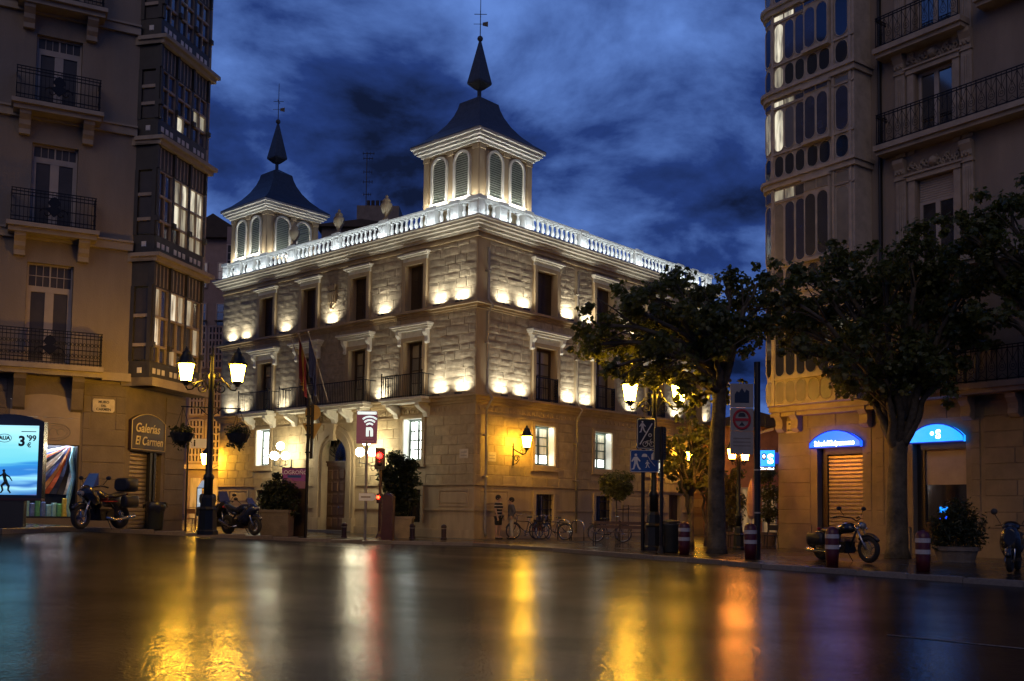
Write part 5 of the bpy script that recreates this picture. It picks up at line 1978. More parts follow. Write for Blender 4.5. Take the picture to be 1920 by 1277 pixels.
# hanging flower baskets
for sg, px, lab in ((-1, 347, 'hanging flower basket on the building side of the left street lamp'), (1, 436, 'hanging flower basket on the palace side of the left street lamp')):
    c = LAMPL + Vector((sg * .77, 0, 2.74))
    b = thing('hanging_basket', lab, 'flower basket', c, 0, 'flower baskets on the lamp')
    MB().lathe([(.06, -.28), (.24, -.2), (.32, -.02), (.33, .02)], n=12).build('basket', 'black_plastic', b)
    m = MB()
    for q in range(3):
        a = q * 2.1
        m.cyl((.28 * math.cos(a), .28 * math.sin(a), 0), (0, 0, .74), .007, n=4)
    m.build('chain', 'iron', b)
    m = MB()
    rnd = random.Random(sg + 9)
    clump(m, Vector((0, 0, .06)), .36, 420, .12, rnd, leaf_slim, .65)
    clump(m, Vector((0, 0, -.2)), .30, 160, .11, rnd, leaf_slim, .8)
    leaves_build(m, 'foliage', 'leaf_dark', b)
    m = MB()
    clump(m, Vector((0, 0, .05)), .36, 60, .07, rnd, leaf_slim, .6)
    leaves_build(m, 'flowers', 'flower_dark', b)
# wall lanterns of the palace; the second, behind the trees, is assumed for its light
for t0, lab in ((2.3, 'ornate bracket lantern throwing yellow light on the palace wall near its corner'), (15.0, 'assumed bracket lantern on the palace wall half hidden behind the young street trees')):
    base = tuple(FR.world(t0, 3.4, 0))
    wl = thing('wall_lantern', lab, 'lantern', base, 0, 'bracket lanterns on the palace wall')
    fw = Fac((CX, CYY), dR, base)
    m = MB(fw)
    m.box(t0 - .04, t0 + .04, 3.05, 4.0, 0, .04)
    m.tube([(t0, 3.75, .04), (t0, 3.62, .3), (t0, 3.5, .55), (t0, 3.55, .72), (t0, 3.66, .78)], .025, 6)
    m.tube([(t0, 3.35 + .16 * math.sin(q * .5) * (1 - q / 22), .22 + .16 * math.cos(q * .5) * (1 - q / 22)) for q in range(16)], .018, 5)
    m.tube([(t0, 3.62 + .08 * math.sin(q * .6), .50 + .08 * math.cos(q * .6)) for q in range(11)], .013, 5)
    m.tube([(t0, 3.1, .04), (t0, 3.12, .2), (t0, 3.3, .38)], .018, 5)
    m.build('bracket', 'lamp_iron', wl)
    q = FR.world(t0, 4.02, .78)
    lantern(wl, (q.x - base[0], q.y - base[1], q.z - base[2]), s_=.85)
# globe lamps by the great door
for t, lab in ((12.35, 'cluster of four white globe lamps on the far side of the great door'), (5.95, 'cluster of four white globe lamps behind the purple sign')):
    bs = tuple(FL.world(t, 3.2, 0))
    g = thing('globe_lamp', lab, 'globe lamp', bs, 0, 'globe lamps beside the great door')
    fg = Fac((CX, CYY), dL, bs)
    m = MB(fg)
    m.box(t - .05, t + .05, 2.8, 3.5, 0, .05)
    m.tube([(t, 3.1, .05), (t, 3.05, .35), (t, 3.12, .7), (t, 3.15, 1.0)], .022, 6)
    m.tube([(t + .5, 3.17, .7), (t, 3.12, .7), (t - .5, 3.17, .7)], .02, 6)
    m.cyl((t, 3.12, .7), (t, 3.95, .7), .018, n=6)
    m.tube([(t - .55 + .12 * math.cos(q * .5), 3.3 + .12 * math.sin(q * .5), .7) for q in range(14)], .014, 5)
    m.tube([(t, 2.95 + .12 * math.sin(q * .5), .3 + .12 * math.cos(q * .5)) for q in range(14)], .014, 5)
    for a, d in ((t + .42, .7), (t - .42, .7), (t, 1.05)):
        m.cyl((a, 3.15, d), (a, 3.45, d), .016, n=5)
    m.build('bracket', 'lamp_iron', g)
    for a, h, d in ((t + .42, 3.62, .7), (t - .42, 3.62, .7), (t, 3.62, 1.05), (t, 4.1, .7)):
        MB(fg).ball((a, h, d), .19, 16, 10).build('globe', 'globe_glow', g, True)
# flags on the long balcony
for k, (t0, tip, cloth, cols, lab) in enumerate((
        (9.35, (9.35, 9.05, 2.0), .95, ('flag_red', 'flag_yellow', 'flag_red'), 'red and yellow flag hanging from its pole over the great door'),
        (8.65, (8.62, 9.08, 2.0), .95, ('flag_blue',), 'dark blue flag hanging from its pole over the great door'),
        (9.85, (10.1, 9.05, 1.9), 0, (), 'bare pale flagpole leaning out over the great door'))):
    bs = tuple(FL.world(t0, 6.0, .75))
    fgp = thing('flag', lab, 'flag', bs, 0, 'flags on the balcony')
    ffl = Fac((CX, CYY), dL, bs)
    P0, P1 = Vector((t0, 6.0, .75)), Vector(tip)
    m = MB(ffl)
    m.cyl(P0, P1, .028, .02, 6)
    m.ball(P1, .05, 8, 6)
    m.build('pole', 'win_paint', fgp)
    nb = len(cols)
    for bi, mt in enumerate(cols):
        m = MB(ffl)
        N, Mq = 10, 10
        lo, hi = bi / nb, (bi + 1) / nb
        vs = []
        for j in range(Mq + 1):
            f = j / Mq
            for i in range(N + 1):
                s_ = lo + (hi - lo) * i / N
                top = P1 + (P0 - P1) * (.03 + .36 * s_)
                drop = 1.95 * f * (1 - .12 * s_)
                gather = .55 * f
                x = top.x + (tip[0] - .12 - top.x) * gather * .5 + .05 * math.sin(s_ * 15 + f * 3) * f
                d = top.z + (P1.z * .8 - top.z) * gather * .6 + .07 * math.sin(s_ * 21 + f * 2) * f
                vs.append((x, top.y - drop, d))
        m.add(vs, [(j * (N + 1) + i, j * (N + 1) + i + 1, (j + 1) * (N + 1) + i + 1, (j + 1) * (N + 1) + i) for j in range(Mq) for i in range(N)])
        m.build('flag_cloth', mt, fgp, True)
# ================================================================== trees
def branchpath(a, b, rnd, k=6, sag=.25):
    pts = []
    for i in range(k + 1):
        f = i / k
        p = a.lerp(b, f)
        p.z += math.sin(f * math.pi) * sag * (b - a).length * .4
        p += Vector((rnd.gauss(0, .04), rnd.gauss(0, .04), 0)) * (1 if 0 < i < k else 0) * (b - a).length * .5
        pts.append(p)
    return pts
def plane_tree(label, foot, forks, clumps, Y0, seed, r0=.25, leaf=.16, dens=560, mt='leaf_plane', name='plane_tree'):
    rnd = random.Random(seed)
    t = thing(name, label, 'tree', foot, 0, 'plane trees of the square' if name == 'plane_tree' else None)
    m = MB()
    k = len(forks)
    m.tube([Vector((0, 0, -.1))] + [Vector((.0, 0, .25))] + [f - foot for f in forks], [r0 * 1.45, r0 * 1.1] + [r0 * (1 - .12 * i) for i in range(k)], 12)
    top = forks[-1] - foot
    cs = []
    for (px, py, r, dy) in clumps:
        c = at(px, py, Y0 + dy) - foot
        cs.append((c, r * (Y0 + dy) / 1880))
    for i, (c, r) in enumerate(cs):
        src = top if rnd.random() < .7 or len(forks) < 2 else forks[-2] - foot
        L_ = (c - src).length
        rr = r0 * (.52 if L_ < 2.5 else .42)
        pp = branchpath(src, c, rnd)
        m.tube(pp, [rr * (1 - .8 * q / 6) + .012 for q in range(7)], 7)
        for _ in range(3):
            e_ = c + Vector((rnd.gauss(0, r * .5), rnd.gauss(0, r * .5), rnd.gauss(0, r * .4)))
            m.tube([pp[4], (pp[4] + e_) / 2 + Vector((0, 0, .05)), e_], [.035, .025, .012], 5)
    m.build('trunk', 'bark', t, True)
    m = MB()
    for c, r in cs:
        n = int(dens * r * r) + 40
        # several smaller bunches make the clump ragged
        for _ in range(8):
            cc = c + Vector((rnd.gauss(0, r * .55), rnd.gauss(0, r * .55), rnd.gauss(0, r * .46)))
            clump(m, cc, r * rnd.uniform(.28, .5), n // 8, leaf, rnd, leaf_fan)
        clump(m, c, r * .8, n // 6, leaf, rnd, leaf_fan)
    leaves_build(m, 'crown', mt, t)
    return t
f1 = gp(1344, 29.7)
J = lambda s_: random.Random(s_).uniform(-1.4, 1.4)
def with_depth(lst, seed, spread=1.5):
    rr = random.Random(seed)
    return [(x, y, r, rr.uniform(-spread, spread)) for x, y, r in lst]
plane_tree('plane tree with thick trunk beside the second striped bollard, crown half hiding the palace', f1, [at(1343, 900, 29.7), at(1346, 800, 29.7), at(1350, 735, 29.7), at(1345, 690, 29.7)],
           with_depth([(1118, 608, 40), (1140, 648, 48), (1175, 575, 52), (1190, 640, 58), (1232, 585, 55), (1245, 655, 62), (1290, 575, 52), (1295, 640, 62), (1340, 590, 55), (1345, 650, 48), (1390, 560, 46), (1395, 615, 52), (1440, 560, 42), (1450, 610, 46), (1225, 705, 36), (1290, 715, 38), (1180, 690, 32), (1330, 715, 34), (1475, 580, 36), (1310, 745, 24), (1365, 735, 24), (1210, 550, 36), (1260, 545, 34), (1320, 545, 36), (1100, 650, 26), (1150, 690, 24), (1370, 530, 36), (1420, 530, 30), (1270, 610, 60), (1210, 610, 55), (1350, 620, 50)], 3), 29.7, 21)
f2 = gp(1682, 28.4)
plane_tree('plane tree in front of the bank between the two arched blue signs', f2, [at(1681, 940, 28.4), at(1684, 850, 28.4), at(1690, 790, 28.4)],
           with_depth([(1515, 520, 44), (1560, 480, 46), (1600, 545, 58), (1530, 590, 58), (1478, 610, 46), (1590, 625, 66), (1660, 500, 56), (1720, 460, 58), (1690, 580, 72), (1770, 520, 66), (1620, 690, 56), (1700, 670, 66), (1765, 620, 66), (1830, 590, 46), (1640, 735, 42), (1725, 720, 44), (1500, 650, 36), (1560, 665, 46), (1780, 690, 36), (1680, 745, 40), (1740, 560, 60), (1480, 560, 36), (1640, 570, 60), (1650, 640, 60), (1560, 540, 50), (1810, 540, 50), (1590, 700, 40), (1840, 640, 40), (1740, 680, 50), (1660, 710, 44), (1700, 520, 56), (1510, 610, 44), (1790, 620, 44)], 5), 28.4, 33, r0=.28)
f3 = gp(2010, 25.5)
plane_tree('plane tree at the right edge whose boughs reach in before the carved balconies', f3, [at(2005, 900, 25.5), at(1990, 740, 25.5), at(1970, 650, 25.5)],
           with_depth([(1850, 405, 46), (1895, 385, 48), (1825, 455, 50), (1890, 450, 56), (1855, 520, 50), (1905, 530, 56), (1800, 425, 34), (1975, 430, 90), (2060, 470, 90), (1985, 540, 70), (2080, 560, 80), (1885, 590, 40)], 7, 1.0), 25.5, 44, r0=.26)
def small_tree(label, px, Y, forkpy, clumps, seed, name, leaf, mt, dens, r0, group=None):
    t = plane_tree(label, gp(px, Y), [at(px, 1000, Y), at(px, forkpy + 40, Y), at(px + 1, forkpy, Y)], with_depth(clumps, seed, .5), Y, seed, r0, leaf, dens, mt, name)
    if group:
        t['group'] = group
    return t
small_tree('young street tree nearer the striped bollard, leaves lit from behind', 1295, 33.6, 930, [(1270, 830, 30), (1300, 815, 32), (1265, 875, 30), (1300, 870, 34), (1325, 845, 28), (1285, 905, 24), (1255, 850, 22), (1318, 895, 24), (1290, 790, 22)], 51, 'street_tree', .17, 'leaf_olive', 420, .11)
small_tree('thinner young street tree close against the big plane trunk', 1326, 35.6, 945, [(1312, 905, 20), (1335, 880, 24), (1318, 850, 24), (1338, 915, 20), (1330, 820, 24)], 52, 'street_tree', .16, 'leaf_olive', 380, .10)
# clipped ball tree with its stake
c = gp(1155, 41)
bt = thing('ball_tree', 'small clipped ball tree tied to a stake behind the bench', 'tree', c)
m = MB()
m.tube([(0, 0, 0), (.02, 0, .8), (0, 0, 1.7), (-.03, 0, 2.3)], [.04, .035, .03, .02], 7)
for q in range(6):
    a = q * 1.05
    m.tube([(0, 0, 1.6), (.25 * math.cos(a), .25 * math.sin(a), 1.95), (.5 * math.cos(a), .5 * math.sin(a), 2.3)], [.018, .014, .008], 5)
m.build('trunk', 'bark', bt)
m = MB()
for x in (.28, .5):
    m.cyl((x, 0, 0), (x, 0, 1.45), .022, n=6)
m.cyl((.0, 0, 1.25), (.55, 0, 1.3), .015, n=5)
m.build('stake', 'dark_wood', bt)
m = MB()
rnd = random.Random(8)
clump(m, Vector((-.03, 0, 2.25)), .70, 1500, .15, rnd, leaf_slim, .9)
for q in range(14):
    a = rnd.random() * 6.28
    clump(m, Vector((.5 * math.cos(a), .5 * math.sin(a), 2.2 + rnd.uniform(-.4, .45))), .26, 90, .15, rnd, leaf_slim)
leaves_build(m, 'crown', 'leaf_olive', bt)
# ================================================================== shrubs in planters
def shrub(name, label, loc, planter, pm, cl, leafm, leaf, seed, slim=True, dens=520):
    s_ = thing(name, label, 'planter', loc)
    w, d, h, taper = planter
    m = MB()
    m.lathe([(w * taper, 0), (w * taper, .05), (w * .97, h - .1), (w * 1.04, h - .1), (w * 1.04, h), (w * .9, h)], n=4 if d else 16, rot=math.pi / 4)
    m.build('planter', pm, s_)
    MB().lathe([(w * .9, h - .06), (w * .88, h - .03)], n=4 if d else 16, rot=math.pi / 4).build('soil', 'bark', s_)
    m = MB()
    rnd = random.Random(seed)
    for (x, y, z, r) in cl:
        clump(m, Vector((x, y, z)), r, int(dens * r * r * 4) + 30, leaf, rnd, leaf_slim if slim else leaf_fan)
    leaves_build(m, 'foliage', leafm, s_)
    m = MB()
    for (x, y, z, r) in cl[:6]:
        m.tube([(0, 0, h - .1), (x * .5, y * .5, (h + z) / 2), (x, y, z)], [.03, .02, .01], 5)
    m.build('stems', 'bark', s_)
    return s_
shrub('planted_tub', 'dark square planter with a bushy shrub beside the purple town board', gp(519, 36.6), (.74, 1, .95, .95), 'planter_stone', [(0, 0, 1.2, .5), (-.3, 0, 1.3, .42), (.35, 0, 1.25, .45), (.1, .1, 1.75, .42), (-.25, 0, 1.75, .36), (.4, .1, 1.7, .35), (.5, 0, .95, .3), (-.05, 0, 2.15, .22)], 'leaf_dark', .17, 71)
shrub('stone_planter', 'tall dark leafed shrub in pale stone planter left of the palace corner', gp(752, 40.4), (.68, 1, .85, .9), 'planter_pale', [(-.1, 0, 1.1, .5), (-.5, 0, 1.5, .5), (.2, 0, 1.6, .55), (-.35, 0, 2.2, .62), (.25, 0, 2.35, .55), (-.6, 0, 2.6, .45), (0, 0, 2.9, .5), (-.3, 0, 3.2, .38), (.35, 0, 2.9, .35), (.05, 0, 1.9, .55)], 'leaf_dark', .2, 72)
shrub('round_shrub', 'round dark shrub in a low tub before the cash machine window', gp(1792, 26.6), (.55, 0, .4, .85), 'planter_stone', [(0, 0, .85, .6), (-.3, 0, 1.0, .5), (.35, 0, 1.0, .5), (.05, 0, 1.35, .48), (-.4, 0, .6, .4), (.45, 0, .6, .4)], 'leaf_dark', .12, 73)
shrub('alley_shrub', 'green shrub left of the closed parasol in the right hand alley', gp(1372, 35.5), (.3, 0, .5, .8), 'planter_stone', [(0, 0, 1.0, .45), (.1, 0, 1.6, .5), (-.1, 0, 2.2, .45), (.2, 0, 2.6, .3)], 'leaf_olive', .16, 74)
shrub('alley_shrub', 'green shrub between the pole signs and the cream house corner', gp(1441, 37), (.3, 0, .5, .8), 'planter_stone', [(0, 0, 1.2, .45), (.1, 0, 1.9, .5), (-.1, 0, 2.6, .45), (.0, 0, 3.1, .35)], 'leaf_olive', .16, 75)
# ================================================================== poles, signs, signals
def board(fn, poly, d0, d1, name, mt, parent):
    return MB(fn).prism(poly, d0, d1).build(name, mt, parent)
def rrect(x0, x1, y0, y1, r=.04, n=3):
    pts = []
    for cx_, cy_, a0 in ((x1 - r, y1 - r, 0), (x0 + r, y1 - r, 90), (x0 + r, y0 + r, 180), (x1 - r, y0 + r, 270)):
        for i in range(n + 1):
            a = RAD(a0 + 90 * i / n)
            pts.append((cx_ + r * math.cos(a), cy_ + r * math.sin(a)))
    return pts
FRONT = lambda x, h, d: (x, -d, h)
def disc(x, y, r, n=20, ry=None):
    return [(x + r * math.cos(2 * math.pi * i / n), y + (ry or r) * math.sin(2 * math.pi * i / n)) for i in range(n)]
def walker(x, y, s_, flip=1):
    P = []
    P.append(disc(x, y + .92 * s_, .085 * s_, 10))
    f = lambda L: [(x + flip * a * s_, y + b * s_) for a, b in L]
    P.append(f([(-.12, .80), (.10, .82), (.12, .42), (-.10, .42)]))
    P.append(f([(-.10, .46), (.04, .46), (-.10, .02), (-.28, .0), (-.26, .06), (-.18, .08)]))
    P.append(f([(.0, .46), (.12, .44), (.20, .20), (.34, .02), (.22, .0), (.10, .18)]))
    P.append(f([(.08, .80), (.14, .76), (.30, .54), (.24, .50), (.08, .66)]))
    P.append(f([(-.10, .80), (-.16, .74), (-.28, .52), (-.22, .48), (-.10, .62)]))
    return P
# back of round and triangular signs
s_ = thing('sign_pole', 'tall pole with the yellow lit backs of a round and a triangular sign', 'sign', gp(573, 37.2), RAD(-8))
MB().cyl((0, 0, 0), (0, 0, 5.15), .06, n=10).build('pole', 'iron', s_)
board(FRONT, disc(.15, 4.62, .30, 24), -.05, -.03, 'round_sign', 'sign_back_lit', s_)
board(FRONT, [(-.22, 4.22), (.5, 4.22), (.46, 4.12), (.18, 3.58), (.1, 3.58), (-.22, 4.14)], -.05, -.03, 'triangle_sign', 'sign_back_lit', s_)
m = MB(FRONT)
for y in (4.8, 4.45, 4.1, 3.75, 3.1):
    m.box(-.09, .16, y, y + .06, -.08, .07)
m.box(.1, .2, 2.9, 4.9, -.02, .05)
m.build('clamp', 'iron', s_)
# wifi sign
s_ = thing('purple_sign', 'purple panel sign with white wireless arcs and letter n on a grey pole', 'sign', gp(684, 37.6), RAD(-3))
MB().cyl((0, 0, 0), (0, 0, 3.65), .055, n=10).build('pole', 'zinc', s_)
board(FRONT, rrect(-.40, .38, 3.56, 4.80, .02), -.03, .03, 'panel', 'purple_sign', s_)
board(FRONT, [(-.37, 4.66), (.35, 4.66), (.35, 4.77), (-.37, 4.77)], .03, .036, 'top_band', 'sign_white_lit', s_)
m = MB(FRONT)
for R_, a0, a1 in ((.42, 50, 130), (.29, 46, 134), (.16, 40, 140)):
    P1 = [(.10 + R_ * math.cos(RAD(a0 + (a1 - a0) * i / 10)), 4.16 + R_ * math.sin(RAD(a0 + (a1 - a0) * i / 10)), .04) for i in range(11)]
    m.tube([(x * .98 + (.0), y, d) for x, y, d in P1], .032, 6)
m.build('wireless_arcs', 'sign_white_lit', s_)
text('n', .62, 'sign_white_lit', s_, lambda x, y, z: FRONT(.10 + x, 4.05 + y, .036 + z), bold=.03, sx=.9)
board(FRONT, [(.0, 3.76), (.22, 3.76), (.22, 3.79), (.0, 3.79)], .03, .036, 'small_print', 'mauve_sign', s_)
board(FRONT, [(-.2, 3.64), (.28, 3.64), (.28, 3.68), (-.2, 3.68)], .03, .036, 'small_print', 'mauve_sign', s_)
ar = board(FRONT, [(-.24, 1.42), (.30, 1.42), (.42, 1.56), (.30, 1.70), (-.24, 1.70)], .055, .075, 'arrow_sign', 'sign_white', s_)
board(FRONT, [(-.16, 1.53), (.2, 1.53), (.2, 1.59), (-.16, 1.59)], .075, .079, 'small_print', 'sign_grey', ar)
# town board
s_ = thing('town_board', 'dark standing board headed LOGROÑO with a mauve foot panel', 'notice board', gp(550, 37.4), RAD(-6))
MB(FRONT).box(-.48, .48, 0, 2.55, -.05, .05).build('board', 'sign_brown', s_)
MB(FRONT).box(-.47, .47, 1.85, 2.52, .05, .056).build('header', 'purple_sign', s_)
text('LOGROÑO', .20, 'sign_white', s_, lambda x, y, z: FRONT(.0 + x, 2.37 + y, .058 + z), bold=.002)
board(FRONT, [(-.26, 2.18), (.26, 2.18), (.26, 2.27), (-.26, 2.27)], .056, .06, 'blue_line', 'sign_blue', s_)
board(FRONT, [(-.44, 1.78), (.46, 1.78), (.46, 2.06), (-.2, 2.06)], .056, .066, 'mauve_band', 'mauve_sign', s_)
board(FRONT, disc(-.24, 1.95, .21, 20), .066, .074, 'mauve_disc', 'mauve_sign', s_)
# pedestrian signal showing red
s_ = thing('traffic_light', 'traffic signal showing red in front of the leafy shrub', 'traffic light', gp(711, 38.4), RAD(-4))
m = MB()
m.lathe([(.16, 0), (.14, .08), (.075, .2), (.06, .3), (.06, 3.3)], n=10)
m.build('pole', 'maroon', s_)
board(FRONT, rrect(-.17, .17, 2.62, 3.45, .05), .02, .26, 'head', 'black_plastic', s_)
MB(FRONT).ball((0, 3.16, .27), .115, 14, 8).build('red_lens', 'red_glow', s_, True)
MB(FRONT).ball((-.02, 3.16, .31), .085, 14, 8).build('red_lamp', 'red_hot', s_, True)
MB(FRONT).ball((0, 2.85, .26), .10, 14, 8).build('dark_lens', 'bin_green', s_, True)
m = MB(FRONT)
m.tube([(.13 * math.cos(RAD(a)), 3.18 + .13 * math.sin(RAD(a)), .34) for a in range(10, 171, 20)], .02, 5)
m.build('visor', 'black_plastic', s_)
board(FRONT, rrect(-.10, .10, 1.34, 1.72, .03), .04, .16, 'repeater', 'black_plastic', s_)
MB(FRONT).ball((-.04, 1.57, .16), .06, 12, 8).build('repeater_lamp', 'red_hot', s_, True)
# maroon totem
s_ = thing('service_totem', 'dark maroon service totem with rounded top and bright edge', 'totem', gp(727, 37.0), RAD(-10))
board(FRONT, arcpoly(-.22, .22, 0, 1.58, .14), -.13, .13, 'case', 'maroon', s_)
m = MB(FRONT)
P = arcpoly(-.19, .19, .6, 1.54, .13)
m.tube([(x, y, .132) for x, y in P[1:]] + [(P[0][0], P[0][1], .132)], .010, 4)
m.build('bright_edge', 'chrome', s_)
# arrow + three low bollards
for px, Y, lab in ((645, 38.3, 'low black bollard right of the great door'), (773, 39.2, 'low black bollard in front of the pale stone planter'), (832, 39.2, 'low black bollard nearest the palace corner')):
    o = thing('bollard', lab, 'bollard', gp(px, Y), 0, 'low black bollards')
    MB().lathe([(.13, 0), (.13, .05), (.10, .08), (.10, .44), (.115, .46), (.115, .50), (.09, .55), (.03, .58)], n=12).build('post', 'bollard_black', o)
    MB().lathe([(.118, .40), (.118, .425)], n=12).build('band', 'zinc', o)
# striped bollards
sb0 = None
for px, Y, lab in ((1283, 28.6, 'maroon bollard with two white bands beside the litter bin'), (1407, 26.7, 'maroon bollard with two white bands in front of the sign pole'),
                   (1560, 24.5, 'maroon bollard with two white bands against the cruiser motorcycle'), (1730, 23.0, 'maroon bollard with two white bands nearest the right edge')):
    loc = gp(px, Y)
    if sb0 is None:
        sb0 = thing('striped_bollard', lab, 'bollard', loc, 0, 'striped bollards along the kerb')
        MB().lathe([(.145, 0), (.165, .3), (.165, .55), (.165, .78), (.15, .86), (.10, .92), (.03, .94)], n=16).build('post', 'bollard_maroon', sb0, True)
        MB().lathe([(.169, .40), (.169, .50)], n=16).build('reflective_band', 'reflector', sb0)
        MB().lathe([(.169, .66), (.169, .76)], n=16).build('reflective_band', 'reflector', sb0)
    else:
        dup(sb0, loc, random.random(), lab)
# walk/cycle sign and residential sign on one pole
s_ = thing('street_sign', 'pole with dark walking and cycling sign above blue residential street sign', 'sign', gp(1205, 31.2), RAD(2))
MB().cyl((0, 0, 0), (0, 0, 4.15), .06, n=10).build('pole', 'iron', s_)
u_ = board(FRONT, rrect(-.22, .38, 3.14, 4.12, .05), .06, .08, 'upper_sign', 'sign_navy', s_)
m = MB(FRONT)
m.tube([(x, y, .081) for x, y in rrect(-.19, .35, 3.17, 4.09, .05)], .010, 4, False, True)
for P in walker(-.04, 3.66, .36):
    m.prism(P, .08, .086)
m.prism([(-.13, 3.30), (-.10, 3.28), (.28, 3.94), (.25, 3.96)], .08, .086)
m.tube([(.2 + .045 * math.cos(q * .7), 3.58 + .045 * math.sin(q * .7), .084) for q in range(9)], .014, 5, False, True)
for x in (.05, .26):
    m.tube([(x + .075 * math.cos(q * .524), 3.30 + .075 * math.sin(q * .524), .084) for q in range(12)], .009, 4, False, True)
m.tube([(.05, 3.30, .084), (.10, 3.40, .084), (.22, 3.40, .084), (.26, 3.30, .084), (.16, 3.30, .084), (.10, 3.40, .084)], .009, 4)
m.tube([(.22, 3.40, .084), (.21, 3.45, .084), (.25, 3.46, .084)], .008, 4)
m.build('white_symbols', 'sign_white', u_)
l_ = board(FRONT, rrect(-.42, .48, 2.42, 3.12, .05), .06, .08, 'lower_sign', 'sign_blue', s_)
m = MB(FRONT)
m.tube([(x, y, .081) for x, y in rrect(-.40, .46, 2.44, 3.10, .05)], .008, 4, False, True)
for P in walker(-.24, 2.5, .50):
    m.prism(P, .08, .086)
for P in walker(.12, 2.56, .24):
    m.prism(P, .08, .086)
m.prism([(.24, 2.82), (.40, 2.82), (.40, 2.98), (.32, 3.06), (.24, 2.98)], .08, .086)
m.prism([(-.06, 2.90), (.12, 2.90), (.11, 2.97), (.07, 3.0), (.0, 3.0), (-.04, 2.97)], .08, .086)
m.tube([(.14, 2.92, .083), (.22, 2.78, .083), (.36, 2.62, .083)], .008, 4)
m.build('white_symbols', 'sign_white', l_)
# signal seen from behind
s_ = thing('traffic_light', 'traffic signal seen from behind beside the blue street signs', 'traffic light', gp(1240, 29.9), RAD(0))
MB().lathe([(.12, 0), (.10, .1), (.055, .2), (.05, 3.75)], n=10).build('pole', 'iron', s_)
board(FRONT, rrect(-.2, .14, 2.75, 3.75, .06), -.3, -.06, 'head', 'black_plastic', s_)
for y in (2.95, 3.25, 3.55):
    m = MB(FRONT)
    m.box(.05, .12, y, y + .03, -.06, .03)
    m.build('bracket', 'iron', s_)
    m = MB(FRONT)
    m.tube([(-.03 + .13 * math.cos(RAD(a)), y + .13 * math.sin(RAD(a)), -.32) for a in range(0, 181, 30)], .03, 5)
    m.build('visor', 'black_plastic', s_)
# stacked restriction panels
s_ = thing('restriction_sign', 'tall dark pole with three stacked pale panels, middle one a red ring no entry', 'sign', gp(1420, 27.0), RAD(4))
MB().cyl((0, 0, 0), (0, 0, 5.3), .085, n=12).build('pole', 'iron', s_)
for k, (y0, y1) in enumerate(((4.05, 4.70), (3.42, 4.04), (2.78, 3.41))):
    b_ = board(FRONT, rrect(-.74, -.10, y0, y1, .03), -.03, .0, 'panel', 'sign_grey', s_)
    if k == 0:
        board(FRONT, [(-.62, 4.18), (-.22, 4.18), (-.22, 4.5), (-.3, 4.55), (-.34, 4.46), (-.42, 4.58), (-.5, 4.46), (-.56, 4.5), (-.62, 4.4)], .0, .005, 'picture', 'sign_navy', b_)
    if k == 1:
        m = MB(FRONT)
        m.tube([(-.42 + .22 * math.cos(q * .2618), 3.73 + .25 * math.sin(q * .2618), .004) for q in range(24)], .035, 6, False, True)
        m.box(-.62, -.22, 3.69, 3.76, .0, .02)
        m.build('red_ring', 'sign_red', b_)
        m = MB(FRONT)
        m.prism([(-.52, 3.80), (-.32, 3.80), (-.33, 3.87), (-.37, 3.91), (-.47, 3.91), (-.51, 3.87)], .0, .006)
        m.prism([(-.5, 3.56), (-.34, 3.56), (-.42, 3.67)], .0, .006)
        m.build('black_symbols', 'letter_black', b_)
    if k == 2:
        for q in range(3):
            board(FRONT, [(-.66, 3.0 + q * .1), (-.18, 3.0 + q * .1), (-.18, 3.03 + q * .1), (-.66, 3.03 + q * .1)], .0, .004, 'small_print', 'far_wall', b_)
m = MB()
for z in (2.35, 1.2):
    m.cyl((0, 0, z), (0, 0, z + .04), .092, n=12)
m.build('band', 'zinc', s_)
# tourist information sign
s_ = thing('information_sign', 'small pale information sign with letter i on a thin dark post', 'sign', gp(347, 32.6), RAD(-2))
MB().lathe([(.05, 0), (.035, .1), (.03, 3.15), (.045, 3.18), (.01, 3.3)], n=8).build('post', 'iron', s_)
pn = MB(FRONT).box(.06, .60, 2.72, 3.02, -.015, .015).build('panel', 'sign_white', s_)
text('i', .30, 'letter_black', pn, lambda x, y, z: FRONT(.22 + x, 2.87 + y, .017 + z), bold=.012)
# ================================================================== advertising panel
mu = gp(12, 24.9)
s_ = thing('advertising_panel', 'backlit blue advertising panel at the left edge in front of the shop window', 'advertising panel', mu, RAD(4))
board(FRONT, arcpoly(-.86, .84, .72, 2.62, .18), -.13, .10, 'case', 'black_paint', s_)
MB(FRONT).box(-.62, .42, 0, .72, -.10, .08).build('foot', 'black_plastic', s_)
board(FRONT, [(-.86, .66), (.84, .66), (.84, .72), (-.86, .72)], -.13, .11, 'red_rail', 'maroon', s_)
PM = bpy.data.materials.new('poster_print')
PM.use_nodes = True
t_ = PM.node_tree
bsd = t_.nodes['Principled BSDF']
tcn = t_.nodes.new('ShaderNodeTexCoord')
sp = t_.nodes.new('ShaderNodeSeparateXYZ')
t_.links.new(tcn.outputs['Object'], sp.inputs[0])
wv = t_.nodes.new('ShaderNodeTexNoise')
wv.inputs['Scale'].default_value = 1.3
mp_ = t_.nodes.new('ShaderNodeMapping')
mp_.inputs['Scale'].default_value = (.35, 1, 3.5)
t_.links.new(tcn.outputs['Object'], mp_.inputs[0])
t_.links.new(mp_.outputs[0], wv.inputs['Vector'])
ad = t_.nodes.new('ShaderNodeMath')
ad.operation = 'MULTIPLY_ADD'
ad.inputs[1].default_value = .62
t_.links.new(wv.outputs['Fac'], ad.inputs[0])
t_.links.new(sp.outputs['Z'], ad.inputs[2])
mr_ = t_.nodes.new('ShaderNodeMapRange')
mr_.inputs['From Min'].default_value = 1.05
mr_.inputs['From Max'].default_value = 3.0
t_.links.new(ad.outputs[0], mr_.inputs['Value'])
